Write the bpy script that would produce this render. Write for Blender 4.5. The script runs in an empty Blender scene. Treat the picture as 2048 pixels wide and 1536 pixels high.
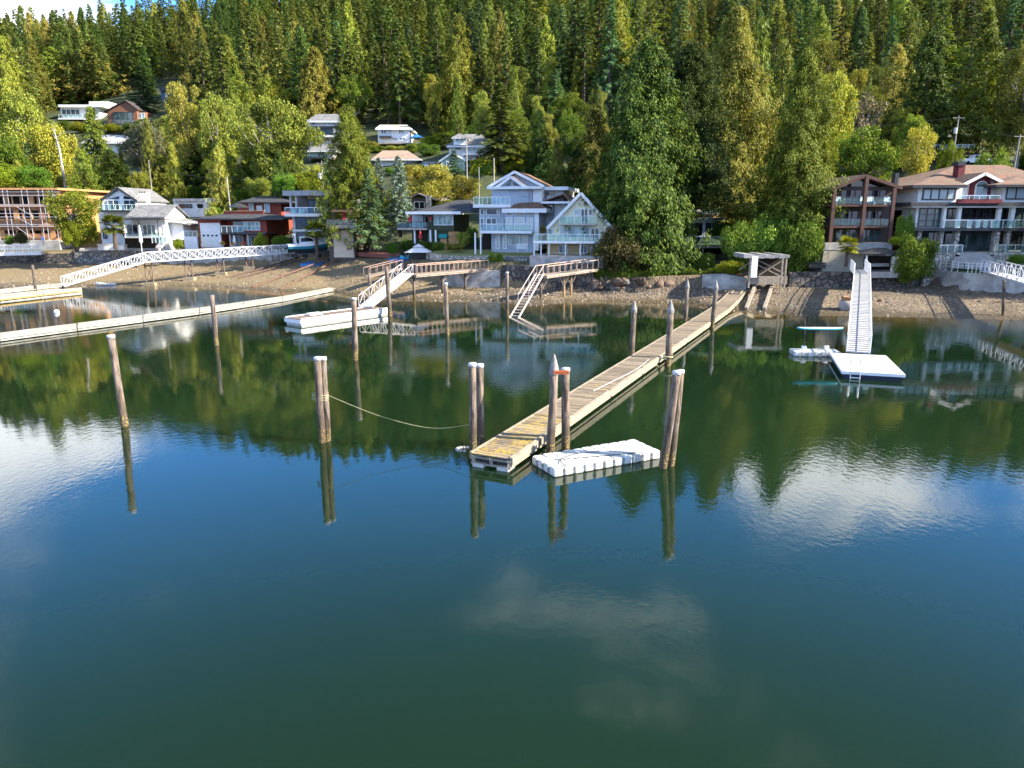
import bpy, math, random
import numpy as np
from mathutils import Vector, Matrix
R = math.radians
rnd = random.Random(7)
sc = bpy.context.scene
col = sc.collection
# ---------------------------------------------------------------- camera, sky, sun, exposure
F, CX, CY, TH, CH = 1470.0, 1024.0, 768.0, R(13.0), 10.0      # focal length in photo pixels, pitch, camera height
cam = bpy.data.cameras.new('camera'); camo = bpy.data.objects.new('camera', cam); col.objects.link(camo)
cam.sensor_width = 36; cam.lens = 36 * F / 2048; cam.clip_start = .5; cam.clip_end = 6000
camo.location = (0, 0, CH); camo.rotation_euler = (R(90) - TH, 0, 0)
sc.camera = camo
SUN_EL, SUN_AZ = R(32), R(103)                                   # azimuth clockwise from +Y (away from camera)
sl = bpy.data.lights.new('sun', 'SUN'); sl.energy = 5.0; sl.angle = R(.5); sl.color = (1, .91, .74)
so = bpy.data.objects.new('sun', sl); col.objects.link(so)
sd = Vector((math.sin(SUN_AZ) * math.cos(SUN_EL), math.cos(SUN_AZ) * math.cos(SUN_EL), math.sin(SUN_EL)))
so.rotation_euler = sd.to_track_quat('Z', 'Y').to_euler(); so.location = (120, 20, 90)
sc.view_settings.view_transform = 'Standard'; sc.view_settings.look = 'None'
sc.view_settings.exposure = 1.74; sc.view_settings.gamma = 1; sc.view_settings.use_curve_mapping = False
sc.render.engine = 'CYCLES'; sc.cycles.use_denoising = True
try: sc.cycles.denoiser = 'OPENIMAGEDENOISE'
except Exception: pass
sc.cycles.max_bounces = 6; sc.cycles.transparent_max_bounces = 6; sc.cycles.caustics_reflective = False; sc.cycles.caustics_refractive = False
world = bpy.data.worlds.new('World'); sc.world = world; world.use_nodes = True

class NT:
    def __init__(s, nt): s.nt = nt; s.n = nt.nodes; s.l = nt.links
    def new(s, t, **k):
        n = s.n.new(t)
        for a, b in k.items():
            if a in n.inputs.keys(): s.put(n.inputs[a], b)
            else: setattr(n, a, b)
        return n
    def put(s, sock, v):
        if hasattr(v, 'links') and hasattr(v, 'is_output'): s.l.new(v, sock)
        else: sock.default_value = v
    def math(s, op, a, b=0.0, clamp=False):
        n = s.n.new('ShaderNodeMath'); n.operation = op; n.use_clamp = clamp
        s.put(n.inputs[0], a); s.put(n.inputs[1], b); return n.outputs[0]
    def vmath(s, op, a, b=(0, 0, 0)):
        n = s.n.new('ShaderNodeVectorMath'); n.operation = op
        s.put(n.inputs[0], a); s.put(n.inputs[1], b); return n.outputs['Value'] if op == 'DOT_PRODUCT' else n.outputs[0]
    def mix(s, f, a, b, mode='MIX'):
        n = s.n.new('ShaderNodeMix'); n.data_type = 'RGBA'; n.blend_type = mode
        s.put(n.inputs[0], f); s.put(n.inputs[6], a if not isinstance(a, tuple) else (*a[:3], 1)); s.put(n.inputs[7], b if not isinstance(b, tuple) else (*b[:3], 1)); return n.outputs[2]
    def ramp(s, f, a, b, smooth=True):
        n = s.n.new('ShaderNodeMapRange'); n.interpolation_type = 'SMOOTHSTEP' if smooth else 'LINEAR'
        s.put(n.inputs[0], f); n.inputs[1].default_value = a; n.inputs[2].default_value = b; return n.outputs[0]
    def noise(s, vec, scale, detail=4, rough=.55, dist=0):
        n = s.n.new('ShaderNodeTexNoise'); s.put(n.inputs['Vector'], vec); n.inputs['Scale'].default_value = scale
        n.inputs['Detail'].default_value = detail; n.inputs['Roughness'].default_value = rough; n.inputs['Distortion'].default_value = dist; return n.outputs[0]

def ray(px, py):
    c = (px - CX) / F; u = (CY - py) / F
    return c, math.cos(TH) + u * math.sin(TH), u * math.cos(TH) - math.sin(TH)
def P(px, py, Y):
    r = ray(px, py); t = Y / r[1]; return Vector((r[0] * t, Y, CH + r[2] * t))
def G(px, py, Z=0.0):
    r = ray(px, py); t = (Z - CH) / r[2]; return Vector((r[0] * t, r[1] * t, Z))
def proj(x, y, z):
    d = y * math.cos(TH) - (z - CH) * math.sin(TH); u = y * math.sin(TH) + (z - CH) * math.cos(TH)
    return CX + F * x / d, CY - F * u / d, d

w = NT(world.node_tree); w.n.clear()
sky = w.new('ShaderNodeTexSky', sky_type='NISHITA', sun_disc=False, sun_elevation=SUN_EL, sun_rotation=SUN_AZ, altitude=0, air_density=1.0, dust_density=.6, ozone_density=2.0)
tc = w.new('ShaderNodeTexCoord'); dv = tc.outputs['Generated']
sx = w.new('ShaderNodeSeparateXYZ'); w.l.new(dv, sx.inputs[0])
zc = w.math('MAXIMUM', sx.outputs[2], 0.02)
den = w.math('ADD', zc, .10)
cv = w.new('ShaderNodeCombineXYZ'); w.put(cv.inputs[0], w.math('DIVIDE', sx.outputs[0], den)); w.put(cv.inputs[1], w.math('DIVIDE', sx.outputs[1], den)); cv.inputs[2].default_value = 3.3
n1 = w.noise(cv.outputs[0], .62, 7, .58, .35)
n2 = w.noise(cv.outputs[0], 2.6, 5, .6, .2)
def blob(px, py, wd):           # cloud banks seen mirrored in the water: direction of the mirrored ray
    r = ray(px, py); v = Vector((r[0], r[1], -r[2])).normalized()
    return w.ramp(w.vmath('DOT_PRODUCT', w.vmath('NORMALIZE', dv), tuple(v)), math.cos(R(wd)), 1.0)
n3 = w.noise(cv.outputs[0], 1.5, 6, .62, .5)
cl = w.math('ADD', w.math('MULTIPLY', n1, 1.0), w.math('MULTIPLY', n2, .3))
for px, py, wd, a in BLOBS if 'BLOBS' in globals() else [(1660, 905, 8, .30), (1830, 900, 9, .30), (2040, 890, 9, .26), (1900, 1150, 9, -.2), (2060, 1120, 8, -.2), (20, 800, 12, .26), (60, 1010, 6, .10), (1260, 1275, 8, .10), (1100, 1160, 7, .06), (1620, 1500, 8, .02), (700, 1000, 14, -.2), (400, 1200, 16, -.2), (1800, 1200, 9, -.12), (1200, 1000, 9, -.1)]:
    q = w.math('MULTIPLY', blob(px, py, wd), a)
    if a > 0: q = w.math('MULTIPLY', q, w.math('ADD', w.math('MULTIPLY', w.ramp(n3, .38, .66), 1.5), .25))
    cl = w.math('ADD', cl, q)
hz = w.ramp(sx.outputs[2], .42, .12)
cl = w.math('ADD', cl, w.math('MULTIPLY', hz, .10))
cm = w.ramp(cl, .63, .96)
zen = w.ramp(sx.outputs[2], .26, .66); skyc = w.mix(.6, sky.outputs[0], w.mix(zen, (.3, 3.7, 12.0), (.2, .8, 1.8)))
skyc = w.mix(w.math('MULTIPLY', cm, .92), skyc, (13.0, 13.2, 13.6))
bg = w.new('ShaderNodeBackground'); w.l.new(skyc, bg.inputs[0]); bg.inputs[1].default_value = .092
wo = w.new('ShaderNodeOutputWorld'); w.l.new(bg.outputs[0], wo.inputs[0])

# ---------------------------------------------------------------- mesh and object helpers
LABELS = {}
def tag(o, label, cat, group=None):
    o['label'] = label; o['category'] = cat
    if group: o['group'] = group
    LABELS.setdefault(label, []).append((o.name, group)); return o
ROOTLOC = {}
def thing(name, label, cat, loc=(0, 0, 0), group=None):
    o = bpy.data.objects.new(name, None); o.empty_display_size = .3; o.location = loc; col.objects.link(o)
    ROOTLOC[o.name] = Vector(loc); return tag(o, label, cat, group)
class MB:
    def __init__(s): s.v = []; s.f = []
    def add(s, vs, fs):
        k = len(s.v); s.v += [tuple(v) for v in vs]; s.f += [tuple(i + k for i in f) for f in fs]; return s
    def box(s, x0, x1, y0, y1, z0, z1):
        x0, x1 = min(x0, x1), max(x0, x1); y0, y1 = min(y0, y1), max(y0, y1); z0, z1 = min(z0, z1), max(z0, z1)
        return s.add([(x0, y0, z0), (x1, y0, z0), (x1, y1, z0), (x0, y1, z0), (x0, y0, z1), (x1, y0, z1), (x1, y1, z1), (x0, y1, z1)],
                     [(0, 3, 2, 1), (4, 5, 6, 7), (0, 1, 5, 4), (1, 2, 6, 5), (2, 3, 7, 6), (3, 0, 4, 7)])
    def bar(s, p, q, a=.08, b=None, up=(0, 0, 1)):            # rectangular bar from p to q, a wide, b tall
        p, q = Vector(p), Vector(q); b = b or a; d = (q - p)
        if d.length < 1e-5: return s
        d.normalize(); u = Vector(up)
        if abs(d.dot(u)) > .97: u = Vector((0, 1, 0))
        w_ = d.cross(u).normalized() * a / 2; h = w_.cross(d).normalized() * b / 2
        return s.add([p - w_ - h, p + w_ - h, p + w_ + h, p - w_ + h, q - w_ - h, q + w_ - h, q + w_ + h, q - w_ + h],
                     [(0, 1, 2, 3), (7, 6, 5, 4), (0, 4, 5, 1), (1, 5, 6, 2), (2, 6, 7, 3), (3, 7, 4, 0)])
    def tube(s, pts, rs, n=10, cap=True):
        pts = [Vector(p) for p in pts]
        if not isinstance(rs, (list, tuple)): rs = [rs] * len(pts)
        vs = []; fs = []
        for i, p in enumerate(pts):
            d = (pts[min(i + 1, len(pts) - 1)] - pts[max(i - 1, 0)]).normalized()
            u = Vector((1, 0, 0)) if abs(d.x) < .9 else Vector((0, 1, 0))
            a = d.cross(u).normalized(); b = d.cross(a)
            vs += [p + (a * math.cos(t) + b * math.sin(t)) * rs[i] for t in [2 * math.pi * k / n for k in range(n)]]
        for i in range(len(pts) - 1):
            fs += [(i * n + k, i * n + (k + 1) % n, (i + 1) * n + (k + 1) % n, (i + 1) * n + k) for k in range(n)]
        if cap: fs += [tuple(range(n))[::-1], tuple((len(pts) - 1) * n + k for k in range(n))]
        return s.add(vs, fs)
    def lathe(s, c, prof, n=16):                                # prof: (r, z)
        c = Vector(c); vs = []; fs = []
        for r, z in prof: vs += [c + Vector((r * math.cos(2 * math.pi * k / n), r * math.sin(2 * math.pi * k / n), z)) for k in range(n)]
        for i in range(len(prof) - 1): fs += [(i * n + k, i * n + (k + 1) % n, (i + 1) * n + (k + 1) % n, (i + 1) * n + k) for k in range(n)]
        fs += [tuple(range(n))[::-1], tuple((len(prof) - 1) * n + k for k in range(n))]
        return s.add(vs, fs)
    def prism(s, poly, y0, y1):                                 # polygon in XZ pushed along Y
        n = len(poly); vs = [(x, y0, z) for x, z in poly] + [(x, y1, z) for x, z in poly]
        return s.add(vs, [tuple(range(n)), tuple(range(2 * n - 1, n - 1, -1))] + [(i + n, (i + 1) % n + n, (i + 1) % n, i) for i in range(n)])
    def slab(s, poly, t):                                       # 3D polygon with thickness t downwards
        n = len(poly); vs = [tuple(p) for p in poly] + [(p[0], p[1], p[2] - t) for p in poly]
        return s.add(vs, [tuple(range(n)), tuple(range(2 * n - 1, n - 1, -1))] + [(i, i + n, (i + 1) % n + n, (i + 1) % n) for i in range(n)])
    def build(s, name, m, parent=None, smooth=False, kind=None):
        o0 = ROOTLOC.get(parent.name, Vector()) if parent else Vector()
        if parent and parent.name not in ROOTLOC and parent.parent: o0 = ROOTLOC[parent.parent.name]
        me = bpy.data.meshes.new(name); me.from_pydata([(v[0] - o0.x, v[1] - o0.y, v[2] - o0.z) for v in s.v], [], s.f)
        me.materials.append(m); o = bpy.data.objects.new(name, me); col.objects.link(o)
        if smooth: me.polygons.foreach_set('use_smooth', [True] * len(me.polygons))
        if parent: o.parent = parent
        if kind: o['kind'] = kind
        return o
def mesh_np(name, V, Fq, m):
    me = bpy.data.meshes.new(name); nv, nf = len(V), len(Fq); k = Fq.shape[1]
    me.vertices.add(nv); me.vertices.foreach_set('co', np.asarray(V, np.float32).ravel())
    me.loops.add(nf * k); me.loops.foreach_set('vertex_index', Fq.astype(np.int32).ravel())
    me.polygons.add(nf); me.polygons.foreach_set('loop_start', np.arange(0, nf * k, k, dtype=np.int32))
    me.update(calc_edges=True); me.validate(); me.materials.append(m); return me
def obj(name, me, parent=None, loc=(0, 0, 0)):
    o = bpy.data.objects.new(name, me); col.objects.link(o); o.location = loc
    if parent: o.parent = parent
    return o
def copy_tree(o, parent=None):
    c = o.copy(); col.objects.link(c); c.parent = parent
    for ch in list(o.children): copy_tree(ch, c)
    return c

# ---------------------------------------------------------------- materials
MATS = {}
def base_mat(name):
    m = bpy.data.materials.new(name); m.use_nodes = True; t = NT(m.node_tree)
    b = t.n['Principled BSDF']; return m, t, b
def objco(t, stretch=(1, 1, 1)):
    g = t.new('ShaderNodeNewGeometry').outputs['Position']
    return t.vmath('MULTIPLY', g, stretch)
def M(name, c, rough=.7, var=.18, scale=2.5, bump=0, metal=0, objvar=0, c2=None, stretch=(1, 1, 1), spec=.4, bscale=None):
    if name in MATS: return MATS[name]
    m, t, b = base_mat(name); v = objco(t, stretch)
    n = t.noise(v, scale, 6, .62); f = t.ramp(n, .30, .70)
    lo = tuple(x * (1 - var) for x in c); hi = c2 if c2 else tuple(min(1, x * (1 + var)) for x in c)
    cc = t.mix(f, lo, hi)
    fine = t.noise(v, scale * 9, 3, .6)
    cc = t.mix(.35, cc, t.mix(fine, (.45, .45, .45), (1.25, 1.25, 1.25)), 'MULTIPLY') if var > .05 else cc
    if objvar:
        r = t.new('ShaderNodeObjectInfo').outputs['Random']
        k = t.math('ADD', t.math('MULTIPLY', r, 2 * objvar), 1 - objvar)
        cc = t.mix(1.0, cc, t.new('ShaderNodeCombineColor', Red=k, Green=k, Blue=k).outputs[0], 'MULTIPLY')
    t.put(b.inputs['Base Color'], cc); b.inputs['Roughness'].default_value = rough; b.inputs['Metallic'].default_value = metal
    b.inputs['Specular IOR Level'].default_value = spec
    if bump:
        bp = t.new('ShaderNodeBump', Strength=.6, Distance=bump); t.put(bp.inputs['Height'], t.noise(v, bscale or scale * 4, 5, .65)); t.l.new(bp.outputs[0], b.inputs['Normal'])
    MATS[name] = m; return m
def siding(name, c, pitch=.2, vert=False, var=.12):
    m, t, b = base_mat(name); p = objco(t); s = t.new('ShaderNodeSeparateXYZ'); t.l.new(p, s.inputs[0])
    k = t.math('ADD', s.outputs[0], s.outputs[1]) if vert else s.outputs[2]
    fr = t.math('FRACT', t.math('DIVIDE', k, pitch)); line = t.ramp(fr, .0, .14)
    n = t.ramp(t.noise(t.vmath('MULTIPLY', p, (1, 1, .35) if vert else (.35, .35, 1.5)), 2.2, 6, .65), .3, .7)
    cc = t.mix(n, tuple(x * (1 - var) for x in c), tuple(x * (1 + var) for x in c)); cc = t.mix(line, tuple(x * .55 for x in c), cc)
    t.put(b.inputs['Base Color'], cc); b.inputs['Roughness'].default_value = .75
    bp = t.new('ShaderNodeBump', Strength=.8, Distance=.02); t.put(bp.inputs['Height'], fr); t.l.new(bp.outputs[0], b.inputs['Normal'])
    return m
def shingle(name, c, c2, sz=.28):
    m, t, b = base_mat(name); p = objco(t); s = t.new('ShaderNodeSeparateXYZ'); t.l.new(p, s.inputs[0])
    cv_ = t.new('ShaderNodeCombineXYZ'); t.put(cv_.inputs[0], t.math('ADD', s.outputs[0], t.math('MULTIPLY', s.outputs[1], .97))); t.put(cv_.inputs[1], t.math('MULTIPLY', s.outputs[2], 2.2))
    br = t.new('ShaderNodeTexBrick', offset=.5); t.put(br.inputs['Vector'], cv_.outputs[0])
    br.inputs['Scale'].default_value = 1 / sz; br.inputs['Mortar Size'].default_value = .05; br.inputs['Brick Width'].default_value = 1.1; br.inputs['Row Height'].default_value = .8; br.inputs['Bias'].default_value = 0
    br.inputs['Color1'].default_value = (*c, 1); br.inputs['Color2'].default_value = (*c2, 1); br.inputs['Mortar'].default_value = (*[x * .35 for x in c], 1)
    n = t.ramp(t.noise(p, 1.1, 6, .7), .3, .75); cc = t.mix(.7, br.outputs[0], t.mix(n, (.5, .5, .52), (1.3, 1.28, 1.22)), 'MULTIPLY')
    t.put(b.inputs['Base Color'], cc); b.inputs['Roughness'].default_value = .85
    bp = t.new('ShaderNodeBump', Strength=.9, Distance=.03); t.put(bp.inputs['Height'], br.outputs['Fac']); bp.invert = True; t.l.new(bp.outputs[0], b.inputs['Normal'])
    return m
def stone(name, c, c2, sz=.5, mortar=(.12, .11, .10), gap=.06):
    m, t, b = base_mat(name); p = objco(t); p2 = t.vmath('ADD', p, t.vmath('MULTIPLY', t.new('ShaderNodeTexNoise', Vector=p, Scale=1.2).outputs['Color'], (.5, .5, .5)))
    vo = t.new('ShaderNodeTexVoronoi', Vector=p2, Scale=1 / sz); ve = t.new('ShaderNodeTexVoronoi', feature='DISTANCE_TO_EDGE', Vector=p2, Scale=1 / sz)
    sc_ = t.new('ShaderNodeSeparateColor'); t.l.new(vo.outputs['Color'], sc_.inputs[0])
    cc = t.mix(sc_.outputs[0], c, c2); k = t.noise(p, 5, 6, .7); cc = t.mix(.6, cc, t.mix(k, (.3, .3, .3), (1.5, 1.5, 1.5)), 'MULTIPLY')
    e = t.ramp(ve.outputs['Distance'], 0, gap * 2); cc = t.mix(e, mortar, cc)
    t.put(b.inputs['Base Color'], cc); b.inputs['Roughness'].default_value = .85
    bp = t.new('ShaderNodeBump', Strength=1, Distance=.12); t.put(bp.inputs['Height'], t.math('ADD', e, t.math('MULTIPLY', k, .4))); t.l.new(bp.outputs[0], b.inputs['Normal'])
    return m
def glass(name, c, rough=.06, curt=None):
    m, t, b = base_mat(name); p = objco(t)
    n = t.ramp(t.noise(t.vmath('MULTIPLY', p, (1.5, 1.5, .5)), 1.3, 3), .35, .65); cc = t.mix(n, tuple(x * .55 for x in c), tuple(x * 1.4 for x in c))
    if curt:
        s = t.new('ShaderNodeSeparateXYZ'); t.l.new(p, s.inputs[0]); st = t.math('SINE', t.math('MULTIPLY', s.outputs[0], 26))
        cc = t.mix(t.ramp(st, -1, 1), tuple(x * .75 for x in curt), curt)
    t.put(b.inputs['Base Color'], cc); b.inputs['Roughness'].default_value = rough; b.inputs['Specular IOR Level'].default_value = .5; b.inputs['IOR'].default_value = 1.5
    return m
def clearglass(name, tint=(.80, .93, .93), a=.075):
    m, t, b = base_mat(name); t.n.remove(b)
    tr = t.new('ShaderNodeBsdfTransparent', Color=(*tint, 1)); gl = t.new('ShaderNodeBsdfGlossy', Roughness=.0); df = t.new('ShaderNodeBsdfDiffuse', Color=(.22, .34, .34, 1))
    m1 = t.new('ShaderNodeMixShader'); m1.inputs[0].default_value = .6; t.l.new(gl.outputs[0], m1.inputs[1]); t.l.new(df.outputs[0], m1.inputs[2])
    m2 = t.new('ShaderNodeMixShader'); m2.inputs[0].default_value = a; t.l.new(tr.outputs[0], m2.inputs[1]); t.l.new(m1.outputs[0], m2.inputs[2])
    t.l.new(m2.outputs[0], t.n['Material Output'].inputs[0]); return m
def leafmat(name, c, c2, c3=None, trans=.22, big=.25):
    c = tuple(x * .6 for x in c); c2 = (c2[0] * 1.22, c2[1] * 1.2, c2[2])  # stretches leaf tones: deeper shade and brighter sunlit colour worked into the leaves
    m, t, b = base_mat(name)
    g = t.new('ShaderNodeNewGeometry'); r = g.outputs['Random Per Island']; o = t.new('ShaderNodeObjectInfo').outputs['Random']
    p = g.outputs['Position']
    f = t.math('ADD', t.math('MULTIPLY', r, .45), t.math('MULTIPLY', t.ramp(t.noise(p, big, 4, .6), .3, .7), .55))
    cc = t.mix(f, c, c2)
    if c3: cc = t.mix(t.math('MULTIPLY', t.ramp(t.math('ADD', r, t.math('MULTIPLY', o, .3)), .82, 1.1), .8), cc, c3)
    k = t.math('ADD', t.math('MULTIPLY', o, .8), .74)
    hue = t.new('ShaderNodeHueSaturation', Color=cc); t.put(hue.inputs['Hue'], t.math('ADD', t.math('MULTIPLY', t.math('FRACT', t.math('MULTIPLY', o, 7.3)), .05), .472)); t.put(hue.inputs['Value'], k)
    cc = hue.outputs[0]
    t.put(b.inputs['Base Color'], cc); b.inputs['Roughness'].default_value = .6; b.inputs['Specular IOR Level'].default_value = .12
    tr = t.new('ShaderNodeBsdfTranslucent'); t.put(tr.inputs[0], t.mix(1, cc, (1.5, 1.35, .5), 'MULTIPLY'))
    mx = t.new('ShaderNodeMixShader'); mx.inputs[0].default_value = trans; t.l.new(b.outputs[0], mx.inputs[1]); t.l.new(tr.outputs[0], mx.inputs[2])
    t.l.new(mx.outputs[0], t.n['Material Output'].inputs[0]); return m

WHITE = M('white_paint', (.80, .80, .79), .5, .06, 1.5); OFFW = M('off_white', (.78, .75, .69), .6, .08, 1.5)
CREAM = siding('cream_siding', (.80, .72, .50), .22, True, .06); TAN = siding('tan_siding', (.52, .38, .20), .2)
BLUEG = siding('blue_grey_siding', (.40, .45, .52), .18); REDW = siding('red_siding', (.26, .045, .025), .2, True)
GREYST = M('grey_stucco', (.46, .44, .43), .8, .1, 2); OLIVE = siding('olive_siding', (.055, .06, .028), .2)
BROWNW = siding('dark_brown_siding', (.075, .055, .043), .2, True); REDB = M('red_brown_timber', (.085, .036, .026), .7, .25, 5, stretch=(1, 1, .3))
DARKM = M('dark_metal', (.035, .037, .042), .45, .2, 4); BLACK = M('black_rubber', (.012, .012, .013), .8, .2, 4)
GREYRF = shingle('grey_shingle', (.16, .16, .17), (.26, .26, .27)); DARKRF = shingle('charcoal_shingle', (.035, .037, .045), (.065, .066, .075)); BRNRF = shingle('brown_shingle', (.17, .085, .05), (.27, .15, .09)); TILERF = shingle('mottled_tile', (.23, .10, .06), (.17, .14, .10), .5)
FLATRF = M('roof_membrane', (.33, .33, .35), .8, .15, 1.2); BLUERF = M('blue_grey_roof', (.14, .2, .25), .7, .15, 2)
ALU = M('aluminium', (.70, .71, .74), .35, .1, 4, metal=.55); CONC = M('concrete', (.36, .34, .31), .85, .35, .9, bump=.02); CONCW = M('pale_concrete', (.50, .49, .46), .8, .14, 1.4, bump=.01)
GLD = glass('dark_glass', (.012, .017, .020)); GLT = glass('teal_glass', (.05, .085, .085)); GLC = glass('curtained_glass', (.2, .25, .25), .08, curt=(.42, .48, .48)); GLB = glass('pale_blind_glass', (.22, .33, .32), .12)
RAILG = clearglass('balcony_glass')
STONEW = stone('grey_rubble_stone', (.14, .13, .125), (.36, .34, .31), .55); STONEL = stone('pale_stone_cladding', (.42, .37, .30), (.60, .54, .46), .42, (.22, .19, .16)); STONED = stone('dark_sea_stone', (.06, .055, .05), (.20, .17, .14), .7, (.03, .027, .025))
TIMB = M('weathered_timber', (.27, .23, .185), .85, .3, 3, bump=.01, stretch=(1, 1, 1)); TIMBW = M('fresh_timber', (.50, .26, .11), .8, .22, 2.5); TIMBR = M('rust_timber', (.15, .085, .06), .85, .3, 3)
SOILM = M('garden_soil', (.06, .045, .03), .95, .3, 2); PAVE = M('patio_paving', (.34, .32, .30), .85, .2, 1.5)
RED = M('red_cloth', (.55, .03, .045), .8, .12, 3); TEALC = M('teal_cloth', (.02, .28, .26), .8, .12, 3); BLUEC = M('blue_cover', (.03, .16, .42), .5, .15, 3); ORNG = M('orange_paint', (.55, .12, .02), .6, .15, 3); YELL = M('yellow_paint', (.62, .36, .03), .6, .15, 4)
CLOTH = M('pale_canvas', (.72, .68, .66), .85, .08, 2); BURG = M('burgundy_stucco', (.15, .025, .03), .8, .15, 2)
# ---------------------------------------------------------------- terrain, water
def ctl(tab): 
    xs = [P(px, 560, Y).x for px, Y in tab]; return np.array(xs), np.array([Y for _, Y in tab], float)
WX, WY = ctl([(-500, 127), (0, 125), (200, 125), (400, 122), (560, 118), (690, 114), (760, 108), (850, 100), (900, 97), (950, 95.5), (1070, 92.8), (1180, 91.2), (1380, 89.5), (1420, 88.5), (1500, 88), (1650, 89), (1780, 89), (1850, 90), (1925, 85.5), (2048, 83.5), (2180, 82), (2300, 76), (2500, 75)])
SX, SY = ctl([(-500, 104), (0, 104), (300, 106), (430, 104), (520, 99.5), (560, 98), (640, 99), (720, 93), (850, 87.5), (990, 86.6), (1066, 82), (1115, 85.3), (1200, 87), (1300, 85), (1370, 86), (1462, 77.5), (1563, 75.5), (1607, 74.3), (1821, 73), (2048, 71), (2300, 68), (2500, 66)])
def xs_of(tab): return np.array([P(px, 560, 100).x * 1.0 for px, _ in tab]), np.array([v for _, v in tab], float)
BX, BZ = xs_of([(-500, 2), (0, 2), (200, 2), (400, 2.4), (560, 3), (690, 3.5), (760, 2.5), (850, 1.5), (950, .95), (1180, .9), (1380, 1), (1500, 1.5), (1650, 1.6), (1780, 1.6), (1925, 1), (2048, 1), (2500, 1)])
TX, TZ = xs_of([(-500, 3.7), (0, 3.7), (200, 3.7), (560, 4.0), (640, 3.7), (700, 3.6), (760, 3.9), (850, 3.9), (950, 4.0), (1180, 4.0), (1200, 2.4), (1400, 2.6), (1490, 2.8), (1650, 2.8), (1850, 3.1), (1925, 3.1), (2500, 3.1)])
HD = np.array([0, 8, 20, 40, 75, 110, 150, 200, 260, 330, 400, 600, 1200]); HZ = np.array([0, .25, 1.6, 6.5, 18, 28.5, 42, 62, 88, 116, 138, 160, 180], float)
def wallY(x): return np.interp(x, WX, WY)
def ground(x, y):
    x = np.asarray(x, float); y = np.asarray(y, float)
    W_ = np.interp(x, WX, WY); S_ = np.interp(x, SX, SY); bz = np.interp(x, BX, BZ); tz = np.interp(x, TX, TZ)
    beach = np.clip((y - S_) / (W_ - S_), -3, 1.05) * bz
    d = y - W_; ds = y - np.interp(x, [-95, 0, 75], [124, 95, 86]); km = np.clip(d / 30, 0, 1); tz = tz * (1 - km) + 4.4 * km; dh = d * (1 - km) + ds * km; h = np.interp(dh, HD, HZ)
    a = x / np.maximum(y, 1.0); fall = np.clip((-a - .34) / .38, 0, 1); fall = fall * fall * (3 - 2 * fall)
    h = h * (1 - .25 * fall * np.clip((ds - 90) / 120, 0, 1))
    h = h + np.clip((d - 30) / 60, 0, 1) * (1.6 * np.sin(x * .051 + y * .023) + 1.1 * np.sin(x * .11 - y * .07 + 2))
    land = tz + h
    T = np.interp(a, [-.8, -.6, -.43, -.3, 0, .2, .45, .65, .8], [.190, .205, .236, .272, .288, .274, .252, .236, .23])
    cap = 10 + T * np.hypot(x, y) - 25; land = np.where(ds > 60, np.minimum(land, np.maximum(cap, 20)), land)
    k = np.clip(d / .7, 0, 1); return np.where(d <= 0, beach, beach * (1 - k) + land * k)
def gz(x, y): return float(ground(x, y))
def onground(px, py, y0=70.0):
    y = y0
    while y < 700:
        p = P(px, py, y)
        if p.z <= gz(p.x, y): return p
        y += .5
    return P(px, py, 300)
def grid_mesh(name, xs, ys, zf, m):
    X, Y = np.meshgrid(xs, ys); Z = zf(X, Y); V = np.stack([X.ravel(), Y.ravel(), Z.ravel()], 1)
    nx, ny = len(xs), len(ys); i, j = np.meshgrid(np.arange(nx - 1), np.arange(ny - 1)); q = (j * nx + i).ravel()
    me = mesh_np(name, V, np.stack([q, q + 1, q + nx + 1, q + nx], 1), m); me.polygons.foreach_set('use_smooth', [True] * len(me.polygons)); return me, X, Y
# ground material: shingle beach low down, earth and leaf litter above
gm, t, b = base_mat('ground_earth'); p = objco(t); s = t.new('ShaderNodeSeparateXYZ'); t.l.new(p, s.inputs[0])
v = t.new('ShaderNodeTexVoronoi', Vector=p, Scale=5.5); vc = t.new('ShaderNodeSeparateColor'); t.l.new(v.outputs['Color'], vc.inputs[0])
pb = t.mix(vc.outputs[0], (.060, .044, .031), (.225, .175, .125)); big = t.ramp(t.noise(p, .22, 6, .65), .33, .68)
pb = t.mix(.75, pb, t.mix(big, (.55, .55, .50), (1.25, 1.15, 1.0)), 'MULTIPLY')
sand = t.mix(t.noise(p, 3, 5), (.15, .11, .05), (.27, .195, .095)); sandm = t.ramp(t.math('ADD', t.noise(p, .13, 4), t.math('MULTIPLY', s.outputs[0], -.012)), .46, .62)
pb = t.mix(t.math('MULTIPLY', sandm, .75), pb, sand)
wet = t.ramp(t.math('ADD', s.outputs[2], t.math('MULTIPLY', t.noise(p, .5, 3), .5)), .75, .28); pb = t.mix(t.math('MULTIPLY', wet, .75), pb, (.06, .045, .018))
earth = t.mix(t.ramp(t.noise(p, .4, 6, .7), .35, .65), (.022, .03, .010), (.06, .075, .022))
hm = t.ramp(s.outputs[2], 3.6, 4.2); t.put(b.inputs['Base Color'], t.mix(hm, pb, earth)); t.put(b.inputs['Roughness'], t.mix(wet, (.85, .85, .85), (.45, .45, .45)))
bp = t.new('ShaderNodeBump', Strength=.8, Distance=.12); t.put(bp.inputs['Height'], t.math('ADD', v.outputs['Distance'], t.math('MULTIPLY', t.noise(p, 1.5, 5), .8))); t.l.new(bp.outputs[0], b.inputs['Normal'])
gxs = np.concatenate([np.arange(-1500, -130, 25), np.arange(-130, 130, 1.2), np.arange(130, 1501, 25)])
gys = np.concatenate([np.arange(58, 68, 2), np.arange(68, 128, .6), np.arange(128, 200, 3), np.arange(200, 520, 8), np.arange(520, 2600, 60)])
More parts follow.
